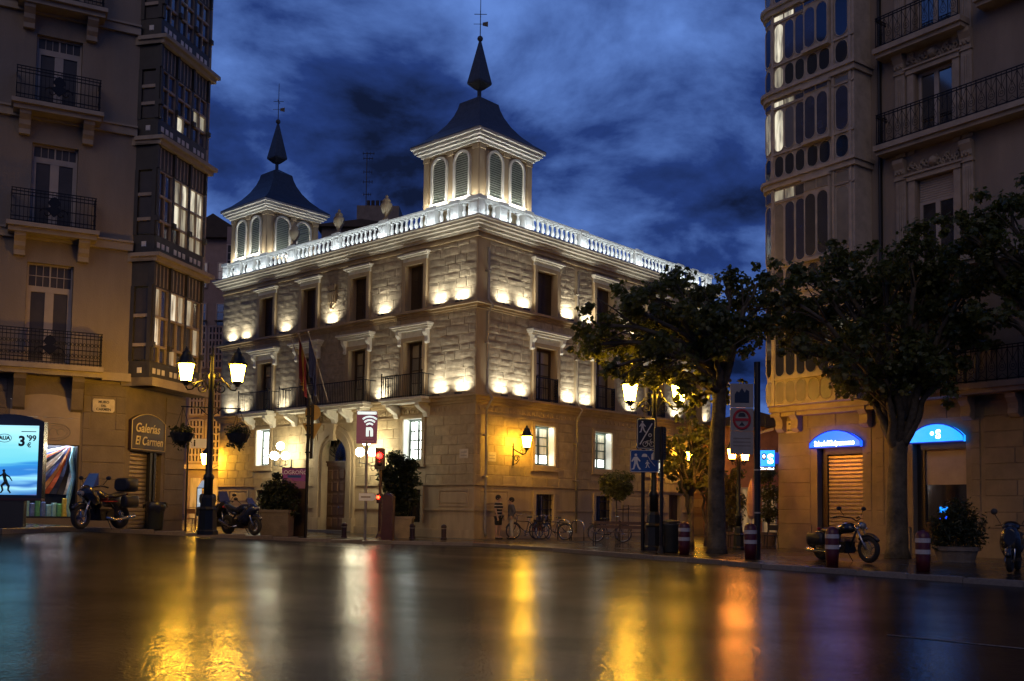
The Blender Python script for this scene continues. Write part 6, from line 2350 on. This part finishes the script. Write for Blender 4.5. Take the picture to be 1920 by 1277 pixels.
cr = t_.nodes.new('ShaderNodeValToRGB')
els = cr.color_ramp.elements
els[0].position, els[0].color = 0.0, (.25, .05, .12, 1)
els[1].position, els[1].color = 1.0, (.16, .28, .36, 1)
for p_, c_ in ((.05, (.02, .13, .38, 1)), (.13, (.28, .60, .75, 1)), (.17, (.02, .12, .40, 1)), (.24, (.25, .62, .80, 1)), (.29, (.02, .16, .48, 1)), (.37, (.02, .20, .52, 1)), (.42, (.12, .50, .62, 1)), (.62, (.16, .55, .62, 1)), (.85, (.35, .70, .80, 1))):
    q_ = els.new(p_)
    q_.color = c_
t_.links.new(mr_.outputs[0], cr.inputs[0])
t_.links.new(cr.outputs[0], bsd.inputs['Emission Color'])
bsd.inputs['Emission Strength'].default_value = 1.5
bsd.inputs['Base Color'].default_value = (.1, .2, .3, 1)
bsd.inputs['Roughness'].default_value = .15
po = MB(FRONT).box(-.74, .72, .80, 2.52, .10, .11).build('poster', PM, s_)
text("3", .34, 'sign_navy', po, lambda x, y, z: FRONT(.32 + x, 2.12 + y, .112 + z), bold=.014)
text("'99", .20, 'sign_navy', po, lambda x, y, z: FRONT(.55 + x, 2.20 + y, .112 + z), bold=.006)
text("€", .16, 'sign_navy', po, lambda x, y, z: FRONT(.50 + x, 2.03 + y, .112 + z), bold=.004)
text("AUA", .13, 'sign_navy', po, lambda x, y, z: FRONT(-.10 + x, 2.20 + y, .112 + z), bold=.006)
m = MB(FRONT)
m.tube([(-.10 + .17 * math.cos(q * .3142), 2.20 + .10 * math.sin(q * .3142), .112) for q in range(20)], .007, 4, False, True)
m.box(-.7, -.3, 2.40, 2.47, .11, .114)
m.box(.30, .66, 2.36, 2.38, .11, .114)
m.build('print_lines', 'sign_navy', po)
m = MB(FRONT)
for x0, sc_ in ((-.30, 1.0), (-.02, -1.0)):
    g_ = lambda a, b: (x0 + sc_ * a, .84 + b, .112)
    m.prism(disc(x0 + sc_ * .06, 1.395, .036, 12), .11, .114)
    m.tube([g_(.055, .53), g_(.05, .47), g_(.03, .36), g_(.0, .27)], [.022, .05, .042, .05], 6)
    m.tube([g_(.0, .27), g_(-.07, .17), g_(-.06, .08), g_(-.12, .0)], [.042, .032, .024, .018], 6)
    m.tube([g_(.01, .27), g_(.10, .18), g_(.07, .07), g_(.12, .0)], [.042, .032, .024, .018], 6)
    m.tube([g_(.06, .47), g_(.15, .42), g_(.21, .46)], [.024, .018, .012], 6)
    m.tube([g_(.04, .47), g_(-.08, .40), g_(-.15, .30)], [.024, .018, .012], 6)
m.build('dancers_print', 'letter_black', po)
# ================================================================== bins, bench, racks
def bin_(label, loc, bag):
    b = thing('litter_bin', label, 'litter bin', loc)
    MB().lathe([(.22, 0), (.24, .04), (.25, .78), (.27, .82), (.27, .86), (.22, .86), (.21, .3)], n=16).build('body', 'bin_green', b, True)
    if bag:
        m = MB()
        n = 16
        vs, fs = [], []
        for i, (r, z) in enumerate(((.23, .80), (.26, .875), (.285, .86), (.29, .70), (.275, .58))):
            for j in range(n):
                a = 2 * math.pi * j / n
                rr = r + (.02 * math.sin(j * 2.3) if i > 2 else 0)
                vs.append((rr * math.cos(a), rr * math.sin(a), z + (.06 * math.sin(j * 1.7) if i == 4 else 0)))
        for i in range(4):
            for j in range(n):
                fs.append((i * n + j, i * n + (j + 1) % n, (i + 1) * n + (j + 1) % n, (i + 1) * n + j))
        m.add(vs, fs).build('bin_bag', 'bin_bag', b, True)
        m = MB()
        m.tube([(-.28, 0, .84), (-.34, -.05, .78), (-.36, -.05, .66)], [.03, .04, .015], 6)
        m.tube([(.28, 0, .84), (.35, -.05, .8), (.38, -.05, .7)], [.03, .04, .015], 6)
        m.build('bag_knot', 'bin_bag', b)
    else:
        MB().lathe([(.272, .88), (.27, .93), (.1, .97), (.02, .98)], n=16).build('lid', 'bin_green', b, True)
    return b
bin_('black litter bin with a bag hung over its rim under the brown shop sign', gp(290, 30.9), True)
bin_('black lidded litter bin between the signal pole and a striped bollard', gp(1258, 30.0), False)
b = thing('park_bench', 'long dark slatted bench in front of the parked bicycles', 'bench', gp(1161, 36.6), RAD(-14))
for k in range(3):
    MB().box(-.98, .98, -.28 + k * .13, -.17 + k * .13, .42, .455).build('seat_slat', 'bench_wood', b)
for k in range(2):
    MB().box(-.98, .98, .19 + .03 * k, .22 + .03 * k, .56 + k * .15, .67 + k * .15).build('back_slat', 'bench_wood', b)
for x in (-.9, 0, .9):
    m = MB()
    m.tube([(x, -.28, 0), (x, -.26, .40), (x, .12, .40), (x, .24, .84)], .022, 6)
    m.tube([(x, .12, .40), (x, .24, 0)], .022, 6)
    m.build('leg', 'iron', b)
for px, Y, lab in ((1083, 40.4, 'bent steel cycle hoop left of the bench'), (1057, 41.4, 'bent steel cycle hoop beside the last silver wheel')):
    c = gp(px, Y)
    o = MB().tube([(-.28, 0, 0), (-.28, 0, .62), (-.22, 0, .74), (-.1, 0, .8), (.1, 0, .8), (.22, 0, .74), (.28, 0, .62), (.28, 0, 0)], .025, 8).build('cycle_rack', 'chrome', None, True)
    o.location = c
    o.rotation_euler = (0, 0, RAD(-30))
    tag(o, lab, 'cycle rack', 'cycle racks by the palace wall')
# ================================================================== bicycles
def bicycle(label, loc, rz, paint, pannier=None):
    b = thing('bicycle', label, 'bicycle', loc, rz, 'bicycles at the palace wall')
    R_ = .335
    for x in (-.52, .52):
        w = MB().torus((x, 0, R_), R_ - .02, .022, 'y', 28, 6).build('wheel', 'rubber', b, True)
        MB().torus((x, 0, R_), R_ - .05, .012, 'y', 28, 5).build('rim', 'chrome', w, True)
        m = MB()
        for q in range(14):
            a = q * math.pi / 7
            m.cyl((x, .02 * (-1) ** q, R_), (x + (R_ - .05) * math.cos(a), 0, R_ + (R_ - .05) * math.sin(a)), .0035, n=3, caps=False)
        m.cyl((x, -.05, R_), (x, .05, R_), .025, n=8)
        m.build('spokes', 'chrome', w)
        m = MB()
        m.tube([(x + (R_ + .02) * math.cos(RAD(a)), 0, R_ + (R_ + .02) * math.sin(RAD(a))) for a in range(20, 161, 14)], .014, 5)
        m.build('mudguard', 'black_paint', b)
    m = MB()
    bb, st, ht, rw = (-.05, 0, .28), (-.18, 0, .72), (.36, 0, .74), (-.52, 0, R_)
    for p, q in ((bb, st), (bb, (.39, 0, .62)), (st, ht), (bb, rw), (st, rw)):
        m.cyl(p, q, .018, n=7)
    m.tube([(.36, 0, .84), (.40, 0, .60), (.46, 0, .45), (.52, 0, R_)], .017, 7)
    m.build('frame', paint, b, True)
    MB().tube([(.22, -.27, .97), (.32, -.24, 1.0), (.36, -.08, .95), (.36, 0, .93), (.36, .08, .95), (.32, .24, 1.0), (.22, .27, .97)], .014, 6).build('handlebar', 'chrome', b, True)
    MB().cyl((.36, 0, .8), (.36, 0, .94), .015, n=6).build('stem', 'chrome', b)
    MB().ball((-.22, 0, .90), .13, 10, 6, 1.1, .62, .32).build('saddle', 'black_plastic', b, True)
    MB().cyl((-.18, 0, .72), (-.21, 0, .88), .014, n=6).build('seat_post', 'chrome', b)
    m = MB()
    m.torus((-.05, .04, .28), .095, .008, 'y', 16, 4)
    m.cyl((-.05, -.1, .14), (-.05, -.02, .28), .01, n=5)
    m.cyl((-.05, .1, .42), (-.05, .02, .28), .01, n=5)
    m.box(-.09, -.01, -.15, -.07, .13, .15)
    m.box(-.09, -.01, .07, .15, .41, .43)
    m.build('crank', 'chrome', b)
    m = MB()
    for y in (-.06, .06):
        m.cyl((-.25, y, .70), (-.78, y, .71), .008, n=4)
        m.cyl((-.55, y, R_), (-.68, y, .70), .007, n=4)
    m.build('carrier', 'iron', b)
    if pannier:
        MB().block(-.82, -.42, .34, .68, .06, .20, .04).build('pannier', pannier, b) if False else MB(lambda x, z, y: (x, -y, z)).block(-.82, -.42, .34, .68, .06, .22, .04).build('pannier', pannier, b)
        MB().box(-.75, -.45, -.12, .10, .71, .80).build('basket', 'black_plastic', b)
    return b
bicycle('bicycle with an orange brown pannier behind the standing couple', gp(984, 41.0), RAD(205), 'black_paint', 'pannier')
bicycle('silver framed bicycle next to the one with the pannier', gp(1016, 41.5), RAD(240), 'chrome')
bicycle('dark bicycle with upright saddle farthest right of the wall group', gp(1038, 40.7), RAD(152), 'black_paint')
bicycle('dark bicycle leaning behind the long bench', gp(1143, 38.6), RAD(-12), 'black_paint')
# ================================================================== motorcycles
def loft(secs, n=12, m=None, pw=1.0):
    m = m or MB()
    vs, fs = [], []
    for (x, zc_, hh, hw) in secs:
        for j in range(n):
            a = 2 * math.pi * j / n
            c_, s2 = math.cos(a), math.sin(a)
            vs.append((x, hw * math.copysign(abs(c_) ** pw, c_), zc_ + hh * math.copysign(abs(s2) ** pw, s2)))
    k = len(secs)
    for i in range(k - 1):
        for j in range(n):
            fs.append((i * n + j, i * n + (j + 1) % n, (i + 1) * n + (j + 1) % n, (i + 1) * n + j))
    fs += [tuple(range(n - 1, -1, -1)), tuple((k - 1) * n + j for j in range(n))]
    return m.add(vs, fs)
def wheel_moto(b, x, R_, w, rimm='chrome'):
    t = MB().torus((x, 0, R_), R_ - w * .55, w * .58, 'y', 28, 10).build('wheel', 'rubber', b, True)
    MB().torus((x, 0, R_), R_ - w * 1.15, .02, 'y', 28, 6).build('rim', rimm, t, True)
    m = MB()
    for q in range(5):
        a = q * 2 * math.pi / 5 + .3
        m.cyl((x, 0, R_), (x + (R_ - w * 1.15) * math.cos(a), 0, R_ + (R_ - w * 1.15) * math.sin(a)), .022, .014, 5)
    m.cyl((x, -.07, R_), (x, .07, R_), .05, n=10)
    m.build('spokes', rimm, t)
    m = MB()
    m.cyl((x, -.085, R_), (x, -.078, R_), R_ * .5, n=18)
    m.build('brake_disc', 'chrome', t)
def motorcycle(label, loc, rz, style, paint, name='motorcycle'):
    b = thing(name, label, 'motorcycle', loc, rz, 'parked motorcycles')
    cr_ = style == 'cruiser'
    R1, R2 = (.34, .33) if cr_ else (.31, .32)
    fx_, rx_ = (.82, -.74) if cr_ else (.70, -.68)
    wheel_moto(b, fx_, R1, .11, 'chrome')
    wheel_moto(b, rx_, R2, .15, 'chrome')
    hx, hz_ = (.42, 1.02) if cr_ else (.42, .95)
    for y in (-.10, .10):
        m = MB()
        m.cyl((fx_, y, R1), (hx + (.06 if cr_ else .04), y, hz_ - .08), .03, n=8)
        m.build('fork', 'chrome', b, True)
    m = MB()
    m.tube([(fx_ + (R1 + .03) * math.cos(RAD(a)), 0, R1 + (R1 + .03) * math.sin(RAD(a))) for a in range(35, 150, 15)], [.05] * 8, 8)
    m.build('front_mudguard', paint, b, True)
    m = MB()
    m.box(-.28, .22, -.17, .17, .22, .52)
    for k in range(5):
        m.box(-.05, .25, -.2, .2, .50 + .03 * k, .515 + .03 * k)
    m.cyl((-.1, -.22, .35), (-.1, .22, .35), .13, n=12)
    m.cyl((.12, -.2, .32), (.12, .2, .32), .10, n=12)
    m.build('engine', 'iron', b)
    m = MB()
    m.tube([(hx, 0, .85), (.1, 0, .78), (-.3, 0, .66), (rx_, 0, R2)], .035, 7)
    m.tube([(hx, 0, .8), (.25, 0, .45), (.1, 0, .24), (-.3, 0, .24), (-.35, 0, .5)], .03, 7)
    for y in (-.13, .13):
        m.cyl((-.3, y, .34), (rx_, y, R2), .028, n=6)
    m.build('frame', 'iron', b, True)
    loft([(-.18, .80, .05, .08), (-.12, .82, .11, .14), (.08, .86, .14, .17), (.26, .87, .13, .15), (.36, .85, .06, .07)], 14).build('tank', paint, b, True)
    if style == 'sport':
        loft([(-.86, .98, .02, .05), (-.72, .95, .06, .11), (-.45, .84, .07, .14), (-.2, .80, .06, .13), (-.1, .80, .02, .08)], 12).build('seat', 'black_plastic', b, True)
        loft([(-.92, .93, .02, .03), (-.70, .86, .08, .10), (-.40, .72, .09, .13), (-.2, .68, .05, .1)], 12).build('tail', paint, b, True)
        loft([(.02, .50, .18, .20), (.22, .56, .27, .25), (.45, .70, .30, .25), (.62, .84, .19, .20), (.76, .86, .09, .12), (.83, .84, .03, .05)], 14).build('fairing', paint, b, True)
        m = MB()
        m.add([(.50, -.15, 1.02), (.50, .15, 1.02), (.72, .11, .94), (.72, -.11, .94), (.38, -.10, 1.20), (.38, .10, 1.20), (.36, -.14, 1.10), (.36, .14, 1.10)], [(3, 2, 1, 0), (0, 1, 5, 4), (0, 4, 6), (1, 7, 5)])
        m.build('windscreen', 'glass_grey', b)
        MB().ball((.79, 0, .86), .075, 10, 6, .5, 1.3, .8).build('headlight', 'glass_frost', b, True)
        MB().tube([(.05, -.2, .3), (-.3, -.22, .24), (-.55, -.23, .33), (-.85, -.24, .45)], [.03, .035, .06, .06], 8).build('exhaust', 'chrome', b, True)
        bars = [(.30, -.34, .92), (.40, -.2, .97), (.44, 0, .98), (.40, .2, .97), (.30, .34, .92)]
    elif style == 'tour':
        loft([(-.80, .92, .04, .10), (-.60, .90, .07, .15), (-.35, .85, .06, .15), (-.12, .83, .05, .11)], 12).build('seat', 'black_plastic', b, True)
        loft([(.15, .62, .12, .16), (.35, .78, .22, .22), (.55, .92, .20, .22), (.70, .92, .10, .14), (.78, .88, .03, .05)], 14).build('fairing', paint, b, True)
        m = MB()
        m.add([(.52, -.18, 1.06), (.52, .18, 1.06), (.30, -.15, 1.42), (.30, .15, 1.42), (.36, .22, 1.12), (.36, -.22, 1.12)], [(0, 1, 3, 2), (1, 4, 3), (0, 2, 5)])
        m.build('windscreen', 'glass_grey', b)
        MB().ball((.74, 0, .90), .09, 10, 6, .5, 1.3, .8).build('headlight', 'glass_frost', b, True)
        loft([(-1.12, 1.16, .16, .20), (-1.08, 1.16, .19, .24), (-.75, 1.16, .19, .25), (-.66, 1.16, .15, .2)], 14, pw=.55).build('top_box', 'black_plastic', b, True)
        MB().box(-1.14, -1.12, -.16, .16, 1.06, 1.14).build('reflector', 'sign_grey', b)
        for y in (-.30, .30):
            loft([(-.95, .72, .14, .09), (-.9, .72, .17, .11), (-.5, .72, .17, .11), (-.44, .72, .13, .08)], 10, MB(lambda x, yy, z, y=y: (x, yy + y, z)), pw=.6).build('pannier_case', 'black_plastic', b, True)
        MB().box(-.42, .10, -.165, .165, .70, .725).build('side_stripe', 'red_paint', b)
        MB().tube([(.05, .2, .3), (-.3, .22, .24), (-.7, .24, .3), (-.95, .24, .34)], [.03, .035, .055, .055], 8).build('exhaust', 'chrome', b, True)
        bars = [(.22, -.40, 1.06), (.36, -.28, 1.10), (.42, 0, 1.04), (.36, .28, 1.10), (.22, .40, 1.06)]
    else:
        loft([(-.66, .80, .05, .12), (-.45, .76, .07, .16), (-.25, .70, .06, .17), (-.12, .74, .04, .1)], 12).build('seat', 'black_plastic', b, True)
        m = MB()
        m.tube([(rx_ + (R2 + .05) * math.cos(RAD(a)), 0, R2 + (R2 + .05) * math.sin(RAD(a))) for a in range(30, 181, 15)], [.085] * 11, 8)
        m.build('rear_mudguard', paint, b, True)
        for y in (-.26, .26):
            loft([(-1.0, .55, .12, .08), (-.94, .55, .17, .11), (-.5, .57, .17, .11), (-.42, .57, .13, .08)], 10, MB(lambda x, yy, z, y=y: (x, yy + y, z)), pw=.6).build('saddle_bag', 'black_plastic', b, True)
        MB().ball((.60, 0, .93), .10, 12, 8).build('headlight', 'chrome', b, True)
        MB().ball((.66, 0, .93), .085, 12, 8, .6).build('headlight_glass', 'glass_frost', b, True)
        for y in (-.16, .16):
            MB().ball((.60, y, .86), .045, 8, 6).build('indicator', 'chrome', b, True)
        for y in (-.2, .2):
            MB().tube([(.1, y, .42), (-.1, y * 1.15, .24), (-.6, y * 1.3, .24), (-1.05, y * 1.3, .28)], [.03, .035, .045, .05], 8).build('exhaust', 'chrome', b, True)
        bars = [(.05, -.42, 1.12), (.22, -.36, 1.16), (.42, -.16, 1.12), (.44, 0, 1.04), (.42, .16, 1.12), (.22, .36, 1.16), (.05, .42, 1.12)]
    MB().tube(bars, .016, 6).build('handlebar', 'iron', b, True)
    for sg in (-1, 1):
        e0 = Vector(bars[0] if sg < 0 else bars[-1])
        s3 = Vector((.30, sg * (.24 if style == 'sport' else .30), e0.z + .06))
        mp2 = Vector((.26, sg * .44, e0.z + .24))
        m = MB()
        m.cyl(s3, mp2, .010, n=5)
        m.build('mirror_stalk', 'iron', b)
        MB().ball(mp2, .085, 10, 6, .35, 1.0, .62).build('mirror', 'black_plastic', b, True)
        MB().cyl(e0, e0 + Vector((.10, -sg * .03, .03)), .022, n=8).build('grip', 'rubber', b)
    MB().ball((-.86 if cr_ else -.93 if style == 'sport' else -.9, 0, .82 if cr_ else .9), .05, 8, 6, .5, 1.6, .8).build('tail_light', 'red_paint', b, True)
    m = MB()
    m.cyl((-.05, .15, .28), (-.02, .34, 0), .014, n=5)
    m.build('side_stand', 'iron', b)
    return b
motorcycle('black touring motorcycle with top box and red stripe beside the lit shop window', gp(188, 25.9), RAD(250), 'tour', 'black_paint')
motorcycle('dark blue faired sports motorcycle beside the dark planter', gp(452, 32.6), RAD(-38), 'sport', 'navy_paint')
motorcycle('black motorcycle with top box half hidden behind the left street lamp', gp(408, 34.2), RAD(-50), 'tour', 'black_paint')
motorcycle('black cruiser motorcycle with saddle bags in front of the roller shutter', gp(1582, 26.0), RAD(-62), 'cruiser', 'black_paint')
# scooter at the right edge
b = thing('scooter', 'dark scooter with round mirror at the right edge', 'scooter', gp(1900, 23.4), RAD(236), 'parked motorcycles')
wheel_moto(b, .62, .26, .11)
wheel_moto(b, -.56, .26, .12)
m = MB()
m.tube([(.62 + .30 * math.cos(RAD(a)), 0, .26 + .30 * math.sin(RAD(a))) for a in range(20, 170, 15)], [.06] * 10, 8)
m.build('front_mudguard', 'black_paint', b, True)
for y in (-.09, .09):
    MB().cyl((.62, y, .26), (.46, y, .75), .026, n=8).build('fork', 'chrome', b, True)
loft([(.30, .62, .36, .20), (.40, .68, .40, .24), (.52, .74, .34, .20), (.60, .80, .18, .12)], 14).build('leg_shield', 'black_paint', b, True)
loft([(-.85, .70, .08, .10), (-.6, .64, .22, .18), (-.3, .58, .22, .18), (-.12, .50, .15, .14)], 14).build('body', 'black_paint', b, True)
loft([(-.82, .86, .04, .10), (-.5, .86, .07, .16), (-.15, .80, .06, .15)], 12).build('seat', 'black_plastic', b, True)
MB().box(-.15, .34, -.16, .16, .26, .32).build('floor', 'black_plastic', b)
loft([(.26, 1.02, .06, .14), (.38, 1.05, .12, .20), (.50, 1.02, .08, .13)], 12).build('handlebar_cowl', 'black_paint', b, True)
MB().ball((.50, 0, 1.02), .075, 10, 6, .5, 1.1, .9).build('headlight', 'glass_frost', b, True)
MB().tube([(.24, -.34, 1.06), (.34, -.15, 1.08), (.34, .15, 1.08), (.24, .34, 1.06)], .016, 6).build('handlebar', 'iron', b, True)
for sg in (-1, 1):
    MB().cyl((.32, sg * .22, 1.1), (.28, sg * .36, 1.34), .009, n=5).build('mirror_stalk', 'iron', b)
    MB().ball((.28, sg * .36, 1.38), .075, 12, 8, .35, 1, 1).build('mirror', 'black_plastic', b, True)
# ================================================================== people
stripe = bpy.data.materials.new('striped_shirt')
stripe.use_nodes = True
t_ = stripe.node_tree
g_ = t_.nodes.new('ShaderNodeNewGeometry')
sp = t_.nodes.new('ShaderNodeSeparateXYZ')
t_.links.new(g_.outputs['Position'], sp.inputs[0])
a_ = t_.nodes.new('ShaderNodeMath')
a_.operation = 'MULTIPLY'
a_.inputs[1].default_value = 8.0
t_.links.new(sp.outputs['Z'], a_.inputs[0])
f_ = t_.nodes.new('ShaderNodeMath')
f_.operation = 'FRACT'
t_.links.new(a_.outputs[0], f_.inputs[0])
r_ = t_.nodes.new('ShaderNodeValToRGB')
r_.color_ramp.interpolation = 'CONSTANT'
r_.color_ramp.elements[0].color = (.016, .016, .02, 1)
r_.color_ramp.elements[1].position = .68
r_.color_ramp.elements[1].color = (.42, .38, .33, 1)
t_.links.new(f_.outputs[0], r_.inputs[0])
t_.links.new(r_.outputs[0], t_.nodes['Principled BSDF'].inputs['Base Color'])
t_.nodes['Principled BSDF'].inputs['Roughness'].default_value = .9
MATS['striped_shirt'] = stripe
def skin(name, joints, edges, material, parent, root=0, lv=2):
    names = list(joints)
    me = bpy.data.meshes.new(name)
    me.from_pydata([joints[k][0] for k in names], [(names.index(a), names.index(b)) for a, b in edges], [])
    o = obj(name, me, material, parent)
    md = o.modifiers.new('skin', 'SKIN')
    md.use_smooth_shade = True
    for i, k in enumerate(names):
        r = joints[k][1]
        me.skin_vertices[0].data[i].radius = r if isinstance(r, tuple) else (r, r)
        me.skin_vertices[0].data[i].use_root = (i == root)
    s2 = o.modifiers.new('smooth', 'SUBSURF')
    s2.levels = s2.render_levels = lv
    return o
def person(label, loc, rz, top, bottom, short, hgt=1.7, arm='down', umbrella=False, lean=0.0):
    b = thing('person', label, 'person', loc, rz)
    b.scale = (hgt / 1.7,) * 3
    J_ = {'pelvis': ((0, 0, .95), (.15, .11)), 'waist': ((0, .0, 1.08), (.13, .10)), 'chest': ((0, 0, 1.28), (.16, .11)), 'neck0': ((0, 0, 1.42), (.09, .08)), 'neck': ((0, -.01, 1.48), .052), 'chin': ((0, -.03, 1.53), (.062, .07)), 'head': ((0, -.02, 1.61), (.078, .095)), 'crown': ((0, -.01, 1.68), (.06, .07)), 'nose': ((0, -.115, 1.585), .012)}
    E_ = [('pelvis', 'waist'), ('waist', 'chest'), ('chest', 'neck0'), ('neck0', 'neck'), ('neck', 'chin'), ('chin', 'head'), ('head', 'crown'), ('head', 'nose')]
    for sg, n in ((-1, 'l'), (1, 'r')):
        up = umbrella and sg > 0
        el = (sg * .25, -.02, 1.12) if not up else (sg * .26, -.10, 1.14)
        wr = (sg * .24, -.10, .88) if not up else (sg * .16, -.28, 1.30)
        hd = (sg * .23, -.12, .80) if not up else (sg * .15, -.30, 1.38)
        if arm == 'pocket' and not up:
            el, wr, hd = (sg * .28, .05, 1.12), (sg * .22, -.04, .93), (sg * .19, -.06, .88)
        J_.update({'hip' + n: ((sg * .09, 0, .90), .095), 'knee' + n: ((sg * .10, -.02 * sg, .50), .06), 'ankle' + n: ((sg * .10, .03, .10), .042), 'toe' + n: ((sg * .12, -.13, .04), (.045, .03)),
                   'sho' + n: ((sg * .18, 0, 1.38), .062), 'el' + n: (el, .043), 'wr' + n: (wr, .030), 'hand' + n: (hd, (.040, .02))})
        E_ += [('pelvis', 'hip' + n), ('hip' + n, 'knee' + n), ('knee' + n, 'ankle' + n), ('ankle' + n, 'toe' + n), ('chest', 'sho' + n), ('sho' + n, 'el' + n), ('el' + n, 'wr' + n), ('wr' + n, 'hand' + n)]
        for q in range(4):
            k = 'f%d%s' % (q, n)
            J_[k] = ((hd[0] + sg * .012 * (q - 1.5) * .6, hd[1] + .018 * (q - 1.5), hd[2] - (.075 if not up else -.02)), .009)
            E_.append(('hand' + n, k))
        J_['th' + n] = ((hd[0] - sg * .01, hd[1] - .045, hd[2] - .03), .010)
        E_.append(('hand' + n, 'th' + n))
    skin('body', J_, E_, 'skin', b)
    S_ = {'hem': ((0, 0, .80), (.19, .15)), 'waist': ((0, 0, 1.08), (.155, .125)), 'chest': ((0, 0, 1.28), (.185, .135)), 'neck0': ((0, 0, 1.42), (.09, .085))}
    Es = [('hem', 'waist'), ('waist', 'chest'), ('chest', 'neck0')]
    for sg, n in ((-1, 'l'), (1, 'r')):
        s0, e0 = Vector(J_['sho' + n][0]), Vector(J_['el' + n][0])
        w0 = Vector(J_['wr' + n][0])
        S_['sho' + n] = (tuple(s0), .082)
        S_['el' + n] = (tuple(s0.lerp(e0, .75)) if short else tuple(e0), .062)
        Es += [('chest', 'sho' + n), ('sho' + n, 'el' + n)]
        if not short:
            S_['wr' + n] = (tuple(w0), .045)
            Es.append(('el' + n, 'wr' + n))
    skin('shirt', S_, Es, top, b)
    T_ = {'pelvis': ((0, 0, .96), (.165, .125))}
    Et = []
    for sg, n in ((-1, 'l'), (1, 'r')):
        T_['hip' + n] = ((sg * .09, 0, .86), .115)
        T_['knee' + n] = ((sg * .10, -.02 * sg, .52), .085)
        Et += [('pelvis', 'hip' + n), ('hip' + n, 'knee' + n)]
        if bottom != 'shorts_black':
            T_['ankle' + n] = ((sg * .10, .03, .10), .07)
            Et.append(('knee' + n, 'ankle' + n))
    skin('trousers', T_, Et, bottom, b)
    m = MB()
    m.ball((0, .015, 1.635), .112, 14, 10, .92, 1.08, 1.0)
    m.build('hair', 'hair', b, True)
    for sg in (-1, 1):
        m = MB()
        m.ball((sg * .11, -.04, .045), .055, 10, 6, .9, 2.3, .8)
        m.build('shoe', 'black_plastic', b, True)
    for sg in (-1, 1):
        MB().ball((sg * .034, -.112, 1.605), .013, 8, 6).build('eye', 'letter_black', b)
        MB().ball((sg * .085, -.01, 1.595), .024, 8, 6, .4, .8, 1.1).build('ear', 'skin', b)
    if umbrella:
        u = thing('umbrella', 'dark open umbrella held by the person near the bank tree', 'umbrella', Vector(loc) + Vector((0, 0, 0)), rz)
        m = MB()
        m.lathe([(.62, 1.78), (.50, 1.90), (.30, 2.0), (.08, 2.06), (.0, 2.08)], (.15, -.3, 0), 8)
        m.build('canopy', 'shorts_black', u)
        m = MB()
        m.cyl((.15, -.3, 1.22), (.15, -.3, 2.16), .01, n=6)
        m.build('shaft', 'chrome', u)
        m = MB()
        for q in range(8):
            a = q * math.pi / 4
            m.cyl((.15, -.3, 2.0), (.15 + .6 * math.cos(a), -.3 + .6 * math.sin(a), 1.78), .006, n=4)
        m.build('ribs', 'chrome', u)
        m = MB()
        m.tube([(.15, -.3, 1.24), (.15, -.3, 1.16), (.17, -.3, 1.12), (.2, -.3, 1.13)], .015, 6)
        m.build('handle', 'dark_wood', u)
    return b
person('person in striped top and dark shorts standing by the palace wall', gp(934, 40.2), RAD(60), 'striped_shirt', 'shorts_black', True, 1.74)
person('person in grey jacket and pale trousers standing by the bicycles', gp(958, 40.7), RAD(-70), 'shirt_grey', 'jeans_pale', False, 1.66, 'pocket')
# ================================================================== cafe pieces in the alleys
def chair(label, loc, rz, mt='cafe_wood'):
    c = thing('cafe_chair', label, 'chair', loc, rz, 'cafe chairs')
    MB().box(-.2, .2, -.2, .2, .43, .46).build('seat', mt, c)
    m = MB()
    m.tube([(-.18, .19, .46), (-.17, .24, .85), (.17, .24, .85), (.18, .19, .46)], .015, 6)
    m.box(-.17, .17, .21, .23, .62, .80)
    m.build('backrest', mt, c)
    for x in (-.17, .17):
        for y in (-.17, .17):
            MB().cyl((x, y, .43), (x * 1.15, y * 1.15, 0), .014, n=6).build('leg', mt, c)
    return c
chair('wooden cafe chair left of the street lamp foot', gp(356, 36.5), RAD(20))
chair('wooden cafe chair tucked behind the street lamp foot', gp(371, 37.5), RAD(-60))
chair('dark cafe chair beside the closed parasol', gp(1368, 34.6), RAD(40), 'black_plastic')
chair('dark cafe chair close to the cream house corner', gp(1446, 34.2), RAD(-30), 'black_plastic')
chair('dark cafe chair behind the second striped bollard', gp(1396, 35.4), RAD(100), 'black_plastic')
p = thing('closed_parasol', 'folded pink parasol standing in the right hand alley', 'parasol', gp(1409, 33.5))
MB().lathe([(.06, 1.0), (.13, 1.1), (.17, 1.5), (.13, 1.9), (.08, 2.15), (.02, 2.3)], n=8).build('canopy', 'parasol_pink', p)
MB().cyl((0, 0, 0), (0, 0, 2.35), .025, n=8).build('pole', 'win_paint', p)
MB().lathe([(.3, 0), (.3, .06), (.05, .1)], n=14).build('foot', 'planter_stone', p)
p = thing('lit_awning', 'bright bluish white cafe awning glowing behind the left street lamp', 'awning', gp(380, 44))
m = MB()
m.add([(-.1, 0, 2.1), (.35, 0, 2.1), (.4, -.5, 1.75), (-.15, -.5, 1.75), (-.1, 0, .9), (.15, 0, .9), (-.15, -.5, .5)], [(0, 1, 2, 3), (0, 3, 6, 4)])
m.build('cloth', 'awning_lit', p)
m = MB()
m.cyl((-.15, -.5, 0), (-.15, -.5, 1.8), .02, n=6)
m.cyl((.4, -.5, 0), (.4, -.5, 1.8), .02, n=6)
m.cyl((-.15, -.5, 1.76), (.4, -.5, 1.76), .02, n=6)
m.build('frame', 'iron', p)
